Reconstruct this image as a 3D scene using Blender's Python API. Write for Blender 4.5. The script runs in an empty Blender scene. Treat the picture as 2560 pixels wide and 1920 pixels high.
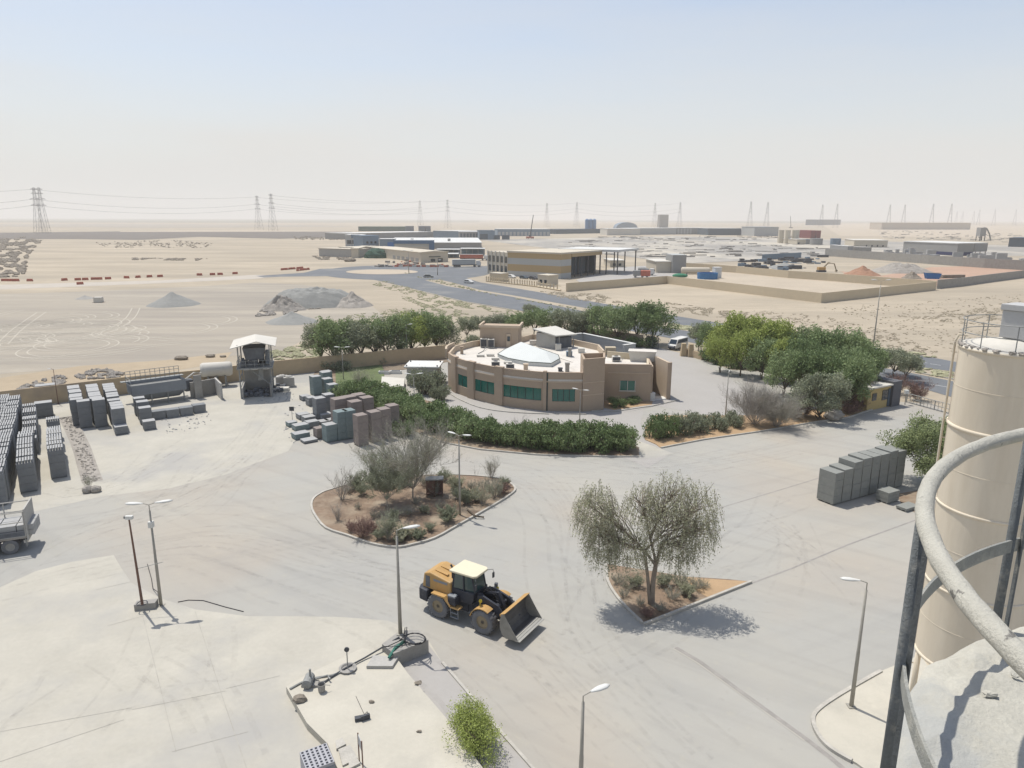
import bpy, math, random
from mathutils import Vector, Matrix, noise
D = bpy.data
SC = bpy.context.scene
COL = SC.collection
rad = math.radians
# ------------------------------------------------------------------ camera
CAMZ = 25.0; F = 1766.0; TH = math.atan(414/1766.0); ROLL = 0.0030
cam_d = D.cameras.new('camera'); cam = D.objects.new('camera', cam_d); COL.objects.link(cam)
cam_d.sensor_width = 36; cam_d.lens = 36*F/2560; cam_d.clip_start = 0.1; cam_d.clip_end = 60000
_X = Vector((1,0,0)); _U = Vector((0,math.sin(TH),math.cos(TH))); _B = Vector((0,-math.cos(TH),math.sin(TH)))
_x = _X*math.cos(ROLL)+_U*math.sin(ROLL); _y = -_X*math.sin(ROLL)+_U*math.cos(ROLL)
m = Matrix((_x,_y,_B)).transposed().to_4x4(); m.translation = (0,0,CAMZ)
cam.matrix_world = m
SC.camera = cam
# ------------------------------------------------------------------ sky, sun, exposure
SUN_EL = rad(67); SUN_DIR = rad(-45)        # shadows run towards SUN_DIR (from +X)
W = D.worlds.new('World'); SC.world = W; W.use_nodes = True
nt = W.node_tree; bg = nt.nodes['Background']
sky = nt.nodes.new('ShaderNodeTexSky'); sky.sky_type = 'NISHITA'; sky.sun_disc = False
sky.sun_elevation = SUN_EL
sky.sun_rotation = math.atan2(-math.cos(SUN_DIR), -math.sin(SUN_DIR)) % (2*math.pi)
sky.altitude = 0; sky.air_density = 1.0; sky.dust_density = 1.2; sky.ozone_density = 2.0
# the same sky paled by airborne dust towards the horizon, with faint high cloud
N_, L_ = nt.nodes, nt.links
tcw = N_.new('ShaderNodeTexCoord'); sx = N_.new('ShaderNodeSeparateXYZ'); L_.new(tcw.outputs['Generated'], sx.inputs[0])
rw = N_.new('ShaderNodeValToRGB'); L_.new(sx.outputs['Z'], rw.inputs[0])
el = rw.color_ramp.elements; el[0].position = 0.0; el[0].color = (.97,.97,.97,1); el[1].position = 1.0; el[1].color = (.12,.12,.12,1)
for p_, v_ in ((.04,.95),(.12,.76),(.24,.44),(.40,.16)):
    e_ = el.new(p_); e_.color = (v_,v_,v_,1)
mpw = N_.new('ShaderNodeMapping'); mpw.inputs['Scale'].default_value = (1.2,1.2,7); L_.new(tcw.outputs['Generated'], mpw.inputs[0])
nw = N_.new('ShaderNodeTexNoise'); nw.inputs['Scale'].default_value = 1.6; nw.inputs['Detail'].default_value = 6; L_.new(mpw.outputs[0], nw.inputs['Vector'])
rn = N_.new('ShaderNodeMapRange'); rn.inputs[1].default_value = .4; rn.inputs[2].default_value = .8; rn.inputs[3].default_value = 0; rn.inputs[4].default_value = .22; L_.new(nw.outputs['Fac'], rn.inputs[0])
ad = N_.new('ShaderNodeMath'); ad.operation = 'ADD'; ad.use_clamp = True; L_.new(rw.outputs[0], ad.inputs[0]); L_.new(rn.outputs[0], ad.inputs[1])
mw = N_.new('ShaderNodeMix'); mw.data_type = 'RGBA'; L_.new(ad.outputs[0], mw.inputs[0]); L_.new(sky.outputs[0], mw.inputs[6]); mw.inputs[7].default_value = (4.72,4.70,4.58,1)
L_.new(mw.outputs[2], bg.inputs[0])
bg.inputs[1].default_value = 0.15
sl = D.lights.new('sun', 'SUN'); sl.energy = 4.2; sl.angle = rad(0.53); sl.color = (1.0, 0.955, 0.88)
sun = D.objects.new('sun', sl); COL.objects.link(sun); sun.location = (0,0,80)
sd = Vector((math.cos(SUN_DIR)*math.cos(SUN_EL), math.sin(SUN_DIR)*math.cos(SUN_EL), -math.sin(SUN_EL)))
sun.rotation_euler = sd.to_track_quat('-Z','Y').to_euler()
SC.view_settings.view_transform = 'Standard'; SC.view_settings.look = 'None'
SC.view_settings.exposure = 0.10; SC.view_settings.gamma = 1.0
SC.render.engine = 'CYCLES'
SC.cycles.volume_bounces = 1; SC.cycles.max_bounces = 6; SC.cycles.transparent_max_bounces = 40
# ------------------------------------------------------------------ helpers
def P(x, y, z=0.0):
    """point on the horizontal plane at height z seen at photograph pixel (x, y)"""
    u = x-1280; v = 960-y
    c, s = math.cos(ROLL), math.sin(ROLL)
    u, v = u*c-v*s, u*s+v*c
    d = (u/F, 1.0, v/F); c, s = math.cos(TH), math.sin(TH)
    d = (d[0], d[1]*c+d[2]*s, -d[1]*s+d[2]*c)
    t = (z-CAMZ)/d[2]
    return (d[0]*t, d[1]*t)
def projy(X, Y, Z):
    Z -= CAMZ; c, s = math.cos(TH), math.sin(TH)
    yy = Y*c-Z*s; zz = Y*s+Z*c; u = X/yy*F; v = zz/yy*F
    c, s = math.cos(-ROLL), math.sin(-ROLL)
    return 960-(u*s+v*c)
def Hp(xb, yb, yt, z0=0):
    X, Y = P(xb, yb, z0); lo, hi = z0, 120
    for _ in range(50):
        mm = (lo+hi)/2
        if projy(X, Y, mm) > yt: lo = mm
        else: hi = mm
    return lo-z0
def tag(o, label=None, cat=None, group=None, kind=None):
    if label: o['label'] = label
    if cat: o['category'] = cat
    if group: o['group'] = group
    if kind: o['kind'] = kind
    return o
def thing(name, label, cat, loc=(0,0,0), rz=0.0, group=None):
    o = D.objects.new(name, None); COL.objects.link(o)
    if len(loc) == 2: loc = (loc[0], loc[1], 0)
    o.location = loc; o.rotation_euler = (0,0,rz); o.empty_display_size = .3
    return tag(o, label, cat, group)
def dup(root, loc, rz=0.0, label=None, scale=None, group=None):
    r = root.copy(); COL.objects.link(r)
    if len(loc) == 2: loc = (loc[0], loc[1], 0)
    r.location = loc; r.rotation_euler = (0,0,rz)
    if scale: r.scale = scale if hasattr(scale,'__len__') else (scale,)*3
    if label: r['label'] = label
    if group: r['group'] = group
    for ch in list(root.children):
        c = ch.copy(); COL.objects.link(c); c.parent = r
        for g in list(ch.children):
            d = g.copy(); COL.objects.link(d); d.parent = c
    return r
ORD = ['first','second','third','fourth','fifth','sixth','seventh','eighth','ninth','tenth','eleventh','twelfth','thirteenth','fourteenth','fifteenth','sixteenth','seventeenth','eighteenth','nineteenth','twentieth','twenty-first','twenty-second','twenty-third','twenty-fourth','twenty-fifth','twenty-sixth','twenty-seventh','twenty-eighth']
class MB:
    def __init__(s): s.v = []; s.f = []
    def add(s, vs, fs):
        b = len(s.v); s.v += [tuple(p) for p in vs]; s.f += [tuple(i+b for i in q) for q in fs]; return s
    def box(s, x0, x1, y0, y1, z0, z1, rz=0, c=None, rx=0, ry=0):
        vs = [(x,y,z) for z in (z0,z1) for x,y in ((x0,y0),(x1,y0),(x1,y1),(x0,y1))]
        if rz or rx or ry:
            if c is None: c = ((x0+x1)/2,(y0+y1)/2,(z0+z1)/2)
            R = Matrix.Rotation(rz,3,'Z') @ Matrix.Rotation(ry,3,'Y') @ Matrix.Rotation(rx,3,'X'); c = Vector(c)
            vs = [R@(Vector(p)-c)+c for p in vs]
        return s.add(vs, [(0,3,2,1),(4,5,6,7),(0,1,5,4),(1,2,6,5),(2,3,7,6),(3,0,4,7)])
    def cb(s, cx, cy, z0, sx, sy, sz, rz=0):
        return s.box(cx-sx/2,cx+sx/2,cy-sy/2,cy+sy/2,z0,z0+sz,rz)
    def prism(s, poly, z0, z1, bottom=True):
        n = len(poly)
        a = sum(poly[i][0]*poly[(i+1)%n][1]-poly[(i+1)%n][0]*poly[i][1] for i in range(n))
        if a < 0: poly = poly[::-1]
        vs = [(p[0],p[1],z0) for p in poly]+[(p[0],p[1],z1) for p in poly]
        fs = [(i,(i+1)%n,n+(i+1)%n,n+i) for i in range(n)]+[tuple(range(n,2*n))]
        if bottom: fs.append(tuple(range(n-1,-1,-1)))
        return s.add(vs, fs)
    def prof(s, poly, y0, y1):
        """profile in x,z extruded along y"""
        n = len(poly)
        vs = [(p[0],y0,p[1]) for p in poly]+[(p[0],y1,p[1]) for p in poly]
        return s.add(vs, [(i,(i+1)%n,n+(i+1)%n,n+i) for i in range(n)]+[tuple(range(n,2*n)),tuple(range(n-1,-1,-1))])
    def tube(s, pts, r, n=6, cap=True):
        pts = [Vector(p) for p in pts]
        if not hasattr(r,'__len__'): r = [r]*len(pts)
        b = len(s.v); up0 = None
        for i,p in enumerate(pts):
            t = (pts[min(i+1,len(pts)-1)]-pts[max(i-1,0)])
            if t.length < 1e-9: t = Vector((0,0,1))
            t.normalize()
            if up0 is None: up0 = Vector((1,0,0)) if abs(t.x) < .9 else Vector((0,1,0))
            a = t.cross(up0)
            if a.length < 1e-6: a = t.orthogonal()
            a.normalize(); bb = t.cross(a); up0 = -bb if False else up0
            for k in range(n):
                an = 2*math.pi*k/n
                s.v.append(tuple(p+(a*math.cos(an)+bb*math.sin(an))*r[i]))
        for i in range(len(pts)-1):
            for k in range(n):
                s.f.append((b+i*n+k, b+i*n+(k+1)%n, b+(i+1)*n+(k+1)%n, b+(i+1)*n+k))
        if cap:
            s.f.append(tuple(b+k for k in range(n-1,-1,-1))); e = b+(len(pts)-1)*n
            s.f.append(tuple(e+k for k in range(n)))
        return s
    def cyl(s, x, y, z0, z1, r, n=16, r2=None):
        return s.tube([(x,y,z0),(x,y,z1)], [r, r if r2 is None else r2], n)
    def lathe(s, prof, n=24, c=(0,0,0), axis='Z', caps=True):
        """prof: list of (radius, height)"""
        b = len(s.v)
        for (r,h) in prof:
            for k in range(n):
                a = 2*math.pi*k/n; x,y = r*math.cos(a), r*math.sin(a)
                p = (x,y,h) if axis == 'Z' else (x,h,y)
                s.v.append((p[0]+c[0],p[1]+c[1],p[2]+c[2]))
        for i in range(len(prof)-1):
            for k in range(n):
                s.f.append((b+i*n+k, b+i*n+(k+1)%n, b+(i+1)*n+(k+1)%n, b+(i+1)*n+k))
        if caps and prof[0][0] > 1e-6: s.f.append(tuple(b+k for k in range(n)))
        if caps and prof[-1][0] > 1e-6: s.f.append(tuple(b+(len(prof)-1)*n+k for k in range(n)))
        return s
    def ball(s, c, r, nu=8, nv=6, sq=(1,1,1), jit=0, rng=None):
        b = len(s.v)
        for j in range(nv+1):
            ph = math.pi*j/nv
            for i in range(nu):
                a = 2*math.pi*i/nu; q = 1+(rng.uniform(-jit,jit) if rng and 0<j<nv else 0)
                s.v.append((c[0]+r*sq[0]*q*math.sin(ph)*math.cos(a), c[1]+r*sq[1]*q*math.sin(ph)*math.sin(a), c[2]+r*sq[2]*q*math.cos(ph)))
        for j in range(nv):
            for i in range(nu):
                s.f.append((b+j*nu+i, b+(j+1)*nu+i, b+(j+1)*nu+(i+1)%nu, b+j*nu+(i+1)%nu))
        return s
    def mesh(s, name, mats, smooth=False):
        me = D.meshes.new(name); me.from_pydata(s.v, [], s.f); me.validate()
        for mt in (mats if isinstance(mats,(list,tuple)) else [mats]): me.materials.append(mt)
        if smooth: me.shade_smooth()
        return me
    def build(s, name, mats, parent=None, loc=(0,0,0), rz=0, smooth=False, bevel=0):
        o = D.objects.new(name, s.mesh(name, mats, smooth)); COL.objects.link(o)
        if len(loc) == 2: loc = (loc[0], loc[1], 0)
        o.location = loc; o.rotation_euler = (0,0,rz)
        if parent: o.parent = parent
        if bevel:
            bv = o.modifiers.new('bevel','BEVEL'); bv.width = bevel; bv.segments = 2; bv.limit_method = 'ANGLE'
        return o
def mat(name, rgb, var=.12, scale=2.0, rough=.85, bump=0.0, col2=None, thr=.55, scale2=None, metal=0.0, spec=.3, stretch=None, coord='obj', fine=.5, trans=0, soft=.08, alpha=None):
    mt = D.materials.new(name); mt.use_nodes = True; t = mt.node_tree; N = t.nodes; L = t.links
    if not trans: rgb = tuple(c*.80 for c in rgb); col2 = tuple(c*.80 for c in col2) if col2 else None
    b = N['Principled BSDF']; b.inputs['Roughness'].default_value = rough; b.inputs['Metallic'].default_value = metal
    b.inputs['Specular IOR Level'].default_value = spec
    if coord == 'obj':
        tc = N.new('ShaderNodeTexCoord'); src = tc.outputs['Object']
    else:
        tc = N.new('ShaderNodeNewGeometry'); src = tc.outputs['Position']
    if stretch:
        mp = N.new('ShaderNodeMapping'); mp.inputs['Scale'].default_value = stretch[:3]
        if len(stretch) > 3: mp.inputs['Rotation'].default_value = (0,0,rad(stretch[3]))
        L.new(src, mp.inputs[0]); src = mp.outputs[0]
    def nz(sc, det=5, ro=.55):
        n = N.new('ShaderNodeTexNoise'); n.inputs['Scale'].default_value = sc; n.inputs['Detail'].default_value = det
        n.inputs['Roughness'].default_value = ro; L.new(src, n.inputs['Vector']); return n.outputs['Fac']
    n1 = nz(scale); n2 = nz(scale*9, 4, .7)
    mx = N.new('ShaderNodeMix'); mx.data_type = 'FLOAT'; mx.inputs[0].default_value = fine
    L.new(n1, mx.inputs[2]); L.new(n2, mx.inputs[3])
    rp = N.new('ShaderNodeMapRange'); rp.inputs[1].default_value = .34; rp.inputs[2].default_value = .66; L.new(mx.outputs[0], rp.inputs[0])
    cm = N.new('ShaderNodeMix'); cm.data_type = 'RGBA'; L.new(rp.outputs[0], cm.inputs[0])
    cm.inputs[6].default_value = tuple(c*(1-var) for c in rgb)+(1,); cm.inputs[7].default_value = tuple(min(1,c*(1+var)) for c in rgb)+(1,)
    out = cm.outputs[2]
    if col2:
        n3 = nz(scale2 or scale*.6, 6, .6)
        r2 = N.new('ShaderNodeMapRange'); r2.inputs[1].default_value = thr-soft; r2.inputs[2].default_value = thr+soft; L.new(n3, r2.inputs[0])
        c2 = N.new('ShaderNodeMix'); c2.data_type = 'RGBA'; L.new(r2.outputs[0], c2.inputs[0]); L.new(out, c2.inputs[6]); c2.inputs[7].default_value = tuple(col2)+(1,)
        out = c2.outputs[2]
    L.new(out, b.inputs['Base Color'])
    if bump:
        bp = N.new('ShaderNodeBump'); bp.inputs['Strength'].default_value = min(1,bump); bp.inputs['Distance'].default_value = .05*max(1,bump)
        L.new(mx.outputs[0], bp.inputs['Height']); L.new(bp.outputs[0], b.inputs['Normal'])
    if trans:
        tr = N.new('ShaderNodeBsdfTranslucent'); L.new(out, tr.inputs[0]); ms = N.new('ShaderNodeMixShader'); ms.inputs[0].default_value = trans
        o = N['Material Output']; L.new(b.outputs[0], ms.inputs[1]); L.new(tr.outputs[0], ms.inputs[2]); L.new(ms.outputs[0], o.inputs[0])
    if alpha is not None: b.inputs['Alpha'].default_value = alpha
    return mt
# ------------------------------------------------------------------ materials
M = {}
def sand_mat():
    return mat('sand', (.47,.40,.30), var=.17, scale=.035, rough=.95, coord='pos', col2=(.365,.315,.24), thr=.53, scale2=.02, fine=.5, soft=.12, bump=.3, stretch=(.45,1.5,1,-8))
M['sand'] = sand_mat()
M['sandlight'] = mat('sand_light', (0.504,0.428,0.328), var=.1, scale=.06, rough=.95, coord='pos')
M['sandgrey'] = mat('sand_grey', (.41,.365,.295), var=.14, scale=.05, rough=.95, coord='pos', col2=(.335,.30,.25), thr=.52, scale2=.045, stretch=(.22,1.5,1,-12))
M['sandwarm'] = mat('sand_warm', (0.437,0.353,0.244), var=.1, scale=.05, rough=.95, coord='pos')
M['gravel_dark'] = mat('gravel_dark', (.17,.15,.13), var=.15, scale=.03, rough=.95, coord='pos')
M['olive_flat'] = mat('olive_flat', (.27,.25,.185), var=.12, scale=.004, rough=.95, coord='pos')
M['asphalt'] = mat('asphalt', (.165,.175,.185), var=.12, scale=.12, rough=.9, coord='pos', col2=(.25,.25,.24), thr=.62, scale2=.05)
M['paint'] = mat('road_paint', (.7,.7,.68), var=.1, scale=2)
M['kerb'] = mat('kerb_concrete', (.50,.475,.42), var=.22, scale=1.5, coord='pos', bump=.3)
M['cream'] = mat('concrete_cream', (0.504,0.475,0.403), var=.09, scale=.35, coord='pos', col2=(.42,.405,.37), thr=.57, scale2=.12, soft=.1, bump=.15, fine=.4)
M['creamlight'] = mat('concrete_slab_cream', (0.559,0.525,0.441), var=.07, scale=.5, coord='pos', col2=(.47,.445,.38), thr=.6, scale2=.3, soft=.1, bump=.15, fine=.4)
M['drive'] = mat('drive_concrete', (0.42,0.399,0.37), var=.04, scale=.3, coord='pos')
M['soil'] = mat('island_soil', (.245,.175,.12), var=.3, scale=.6, coord='pos', col2=(.36,.29,.21), thr=.55, scale2=.35, bump=.6)
M['soilwarm'] = mat('soil_warm', (.45,.31,.18), var=.12, scale=.8, coord='pos', bump=.3)
M['wallbeige'] = mat('wall_beige', (.54,.42,.27), var=.08, scale=.25, coord='pos', col2=(.40,.32,.23), thr=.62, scale2=.15, bump=.1)
M['wallcream'] = mat('wall_cream', (.66,.56,.40), var=.05, scale=.1, coord='pos')
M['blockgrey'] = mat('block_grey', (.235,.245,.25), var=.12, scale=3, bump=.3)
M['blocktop'] = mat('block_light', (.42,.42,.41), var=.12, scale=3, bump=.3)  # pale blocks, also the sunlit tops painted onto grey and teal stacks
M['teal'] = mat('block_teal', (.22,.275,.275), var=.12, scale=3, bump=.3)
M['brownblock'] = mat('block_brown', (.29,.245,.22), var=.1, scale=3, bump=.3)
M['greenblock'] = mat('block_greygreen', (.275,.28,.255), var=.1, scale=3, bump=.3)
M['steel'] = mat('dusty_steel', (.33,.335,.32), var=.25, scale=3, metal=.2, rough=.7, bump=.2)
M['steeldark'] = mat('dark_steel', (.075,.08,.09), var=.3, scale=2, rough=.6)
M['galv'] = mat('galvanised_pole', (.40,.38,.33), var=.15, scale=2, metal=.2, rough=.6)
M['lampwhite'] = mat('lamp_white', (.72,.72,.68), var=.06, scale=3, rough=.5)
M['white'] = mat('white_paint', (.74,.73,.69), var=.06, scale=.5, rough=.6)
M['offwhite'] = mat('off_white', (.66,.63,.56), var=.08, scale=.5, rough=.8)
M['roofwhite'] = mat('roof_white', (.70,.655,.585), var=.09, scale=.5, rough=.85, col2=(.57,.52,.45), thr=.62, scale2=.4, bump=.1)
M['brownwall'] = mat('brown_render', (.48,.375,.275), var=.05, scale=.35, rough=.9, col2=(.45,.35,.27), thr=.6, scale2=.5, bump=.1)
M['brownlight'] = mat('brown_render_light', (.60,.485,.36), var=.06, scale=.4, rough=.9)
M['glassgreen'] = mat('green_glass', (.02,.16,.125), var=.15, scale=.5, rough=.12, spec=.6)
M['glassdark'] = mat('dark_glass', (.02,.035,.05), var=.2, scale=1, rough=.1, spec=.6)
M['frameDk'] = mat('window_frame', (.09,.11,.10), var=.1, scale=1)
M['skylight'] = mat('skylight_sheet', (.66,.68,.65), var=.04, scale=.4, rough=.7, spec=.15)
M['concrete'] = mat('concrete', (.36,.345,.315), var=.14, scale=.8, bump=.3)
M['concretedusty'] = mat('concrete_dusty', (.47,.455,.42), var=.12, scale=.7, bump=.3)
M['dirty'] = mat('machine_dirty', (.15,.16,.175), var=.3, scale=1.5, bump=.4)
M['hopper'] = mat('hopper_grey', (.26,.28,.30), var=.12, scale=.8, rough=.7, bump=.15)
M['tanloader'] = mat('loader_yellow', (.53,.32,.115), var=.13, scale=1.2, rough=.55, col2=(.52,.36,.18), thr=.6, scale2=1.5)
M['loaderblk'] = mat('loader_charcoal', (.04,.045,.06), var=.35, scale=2.5, rough=.55, col2=(.12,.12,.13), thr=.66)
M['tyre'] = mat('tyre_dusty', (.18,.183,.19), var=.2, scale=2, rough=.95, bump=.2)
M['rim'] = mat('rim_tan', (.30,.245,.16), var=.15, scale=2, rough=.7)
M['cabroof'] = mat('cab_roof_cream', (.74,.68,.50), var=.05, scale=1, rough=.6)
M['bucketin'] = mat('bucket_worn', (.16,.155,.15), var=.25, scale=1.5, rough=.5, metal=.4)
M['bucketlip'] = mat('bucket_bright_steel', (.42,.41,.37), var=.12, scale=2, rough=.5, metal=.2)
M['bluec'] = mat('blue_cladding', (.07,.15,.27), var=.1, scale=.2)
M['bluegrey'] = mat('blue_grey_cladding', (.20,.27,.34), var=.08, scale=.2)
M['greyclad'] = mat('grey_cladding', (.33,.33,.32), var=.07, scale=.2)
M['darkclad'] = mat('dark_cladding', (.09,.12,.15), var=.1, scale=.2)
M['whitesheet'] = mat('white_sheet_roof', (.68,.68,.65), var=.05, scale=.1)
M['creamsheet'] = mat('cream_sheet', (.62,.56,.45), var=.05, scale=.1)
M['tanstripe'] = mat('tan_stripe', (.48,.36,.20), var=.04, scale=.2)
M['greystripe'] = mat('pale_grey_stripe', (.48,.49,.475), var=.04, scale=.2)
M['greencl'] = mat('dark_green_sheet', (.04,.10,.07), var=.15, scale=.2)
M['redplastic'] = mat('red_plastic', (.50,.17,.12), var=.2, scale=1)
M['redbrown'] = mat('red_brown_soil', (.36,.20,.125), var=.15, scale=.5, bump=.5)
M['gravel'] = mat('gravel_grey', (.29,.29,.27), var=.12, scale=1.2, bump=.5)
M['rubble'] = mat('rubble', (.36,.33,.29), var=.3, scale=.8, bump=.7)
M['rubdark'] = mat('rubble_dark', (.26,.225,.18), var=.3, scale=.8, bump=.7)
M['silo'] = mat('silo_cream', (.78,.69,.545), var=.05, scale=.35, rough=.75, col2=(.71,.62,.48), thr=.56, scale2=.9, stretch=(1,1,.16))
M['silograyer'] = mat('filter_box_grey', (.50,.50,.49), var=.06, scale=1)
M['railpaint'] = mat('rail_paint_pale', (.55,.53,.455), var=.12, scale=9, rough=.7, col2=(.20,.19,.17), thr=.66, scale2=14, bump=.6, soft=.02)
M['raildark'] = mat('rail_steel_bluegrey', (.17,.185,.19), var=.22, scale=12, rough=.75, col2=(.36,.35,.31), thr=.64, scale2=10, bump=.6)
M['cement'] = mat('cement_crust', (.51,.49,.42), var=.12, scale=4.0, rough=.95, col2=(.43,.43,.40), thr=.53, scale2=2.2, bump=.45, soft=.08)
M['leaf'] = mat('leaf_green', (.225,.285,.13), var=.4, scale=1.2, rough=.7, trans=.25, fine=.6)
M['leafdark'] = mat('leaf_dark', (.155,.21,.085), var=.4, scale=1.5, rough=.7, trans=.2, fine=.6)
M['leafyellow'] = mat('leaf_yellow_green', (.31,.36,.10), var=.35, scale=1.2, rough=.7, trans=.25, fine=.6)
M['leafolive'] = mat('leaf_olive', (.37,.37,.25), var=.35, scale=1.0, rough=.75, trans=.25, fine=.6)
M['leafgrey'] = mat('leaf_greygreen', (.26,.28,.185), var=.35, scale=1.2, rough=.75, trans=.2, fine=.6)
M['twig'] = mat('twig_grey', (.44,.40,.35), var=.25, scale=2)
M['twigpink'] = mat('twig_pink', (.27,.17,.14), var=.25, scale=2)
M['bark'] = mat('bark', (.15,.12,.09), var=.3, scale=3, bump=.5)
M['scrub'] = mat('scrub', (.33,.32,.20), var=.4, scale=.6, trans=.1)
M['scrubbrown'] = mat('scrub_brown', (.38,.325,.235), var=.3, scale=.6)
M['grass'] = mat('grass', (.12,.15,.065), var=.3, scale=.8, coord='pos', trans=.1)
M['rust'] = mat('rust_red', (.20,.12,.09), var=.3, scale=2)
M['cable'] = mat('cable_black', (.035,.035,.04), var=.2, scale=3)
M['wire'] = mat('wire_grey', (.22,.22,.22), var=.1, scale=.1)
M['pylon'] = mat('pylon_steel', (.27,.265,.26), var=.1, scale=.1)
M['barkpale'] = mat('bark_pale', (.30,.25,.20), var=.25, scale=3, bump=.5)
M['railmid'] = mat('rail_flat_bar_shaded', (.36,.365,.335), var=.15, scale=10, rough=.75, col2=(.50,.49,.43), thr=.58, scale2=8, bump=.7)  # darker than the handrail: the bar's unlit side is put into the colour
M['leafolivegreen'] = mat('leaf_olive_green', (.24,.28,.13), var=.35, scale=1.0, rough=.75, trans=.25, fine=.6)
# ------------------------------------------------------------------ ground, roads, paved areas
def struct(o): o['kind'] = 'structure'; return o
def sheet(name, px, z, m, world=False, base=0.0):
    pts = px if world else [P(x,y,base) for x,y in px]
    b = MB(); b.add([(p[0],p[1],z) for p in pts], [tuple(range(len(pts)))])
    o = b.build(name, m)
    if o.data.polygons[0].normal.z < 0: o.data.flip_normals()
    return struct(o)
SC_ = [0]
def strip(name, pts, w, z, m, join=None):
    b = join or MB(); n = len(pts); vs = []
    if join is not None: SC_[0] += 1; z += .00012*(SC_[0]%170)
    for i,p in enumerate(pts):
        a = Vector(pts[max(i-1,0)][:2]); c = Vector(pts[min(i+1,n-1)][:2]); t = (c-a).normalized(); q = Vector((-t.y,t.x))*w/2
        zi = z+i*2e-5; vs += [(p[0]+q.x,p[1]+q.y,zi),(p[0]-q.x,p[1]-q.y,zi)]
    b.add(vs, [(2*i,2*i+1,2*i+3,2*i+2) for i in range(n-1)])
    if join is None: return struct(b.build(name, m))
def PX(l, z=0): return [P(x,y,z) for x,y in l]
def smooth(pts, k=6, closed=False):
    out = []; n = len(pts)
    rng_ = range(n if closed else n-1)
    for i in rng_:
        p0 = pts[(i-1)%n] if closed or i > 0 else pts[0]; p1 = pts[i]; p2 = pts[(i+1)%n]; p3 = pts[(i+2)%n] if closed or i+2 < n else pts[-1]
        for j in range(k):
            t = j/k
            out.append(tuple(.5*((2*p1[c])+(-p0[c]+p2[c])*t+(2*p0[c]-5*p1[c]+4*p2[c]-p3[c])*t*t+(-p0[c]+3*p1[c]-3*p2[c]+p3[c])*t**3) for c in range(2)))
    if not closed: out.append(tuple(pts[-1][:2]))
    return out
def kerb(name, pts, w=.16, h=.13, closed=False, z0=-.05):
    """kerb as a row of mitred stones following pts"""
    b = MB(); n = len(pts); L = []
    for i,p in enumerate(pts):
        a = Vector(pts[(i-1)%n] if closed else pts[max(i-1,0)]); c = Vector(pts[(i+1)%n] if closed else pts[min(i+1,n-1)])
        t = (c-a).normalized(); q = Vector((-t.y,t.x))*w/2; L.append(((p[0]+q.x,p[1]+q.y),(p[0]-q.x,p[1]-q.y)))
    for i in range(n if closed else n-1):
        j = (i+1)%n; (a,b_),(c,d) = L[i],L[j]
        b.add([(a[0],a[1],z0),(b_[0],b_[1],z0),(d[0],d[1],z0),(c[0],c[1],z0),(a[0],a[1],h),(b_[0],b_[1],h),(d[0],d[1],h),(c[0],c[1],h)],
              [(4,5,6,7),(0,4,7,3),(1,2,6,5),(0,1,5,4),(3,7,6,2)])
    o = b.build(name, M['kerb']); bpy.context.view_layer.update()
    return struct(o)
g_ = MB(); R = 16000.0
g_.add([(-R,-400,0),(R,-400,0),(R,R,0),(-R,R,0)], [(0,1,2,3)])
struct(g_.build('desert_ground', M['sand']))
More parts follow.
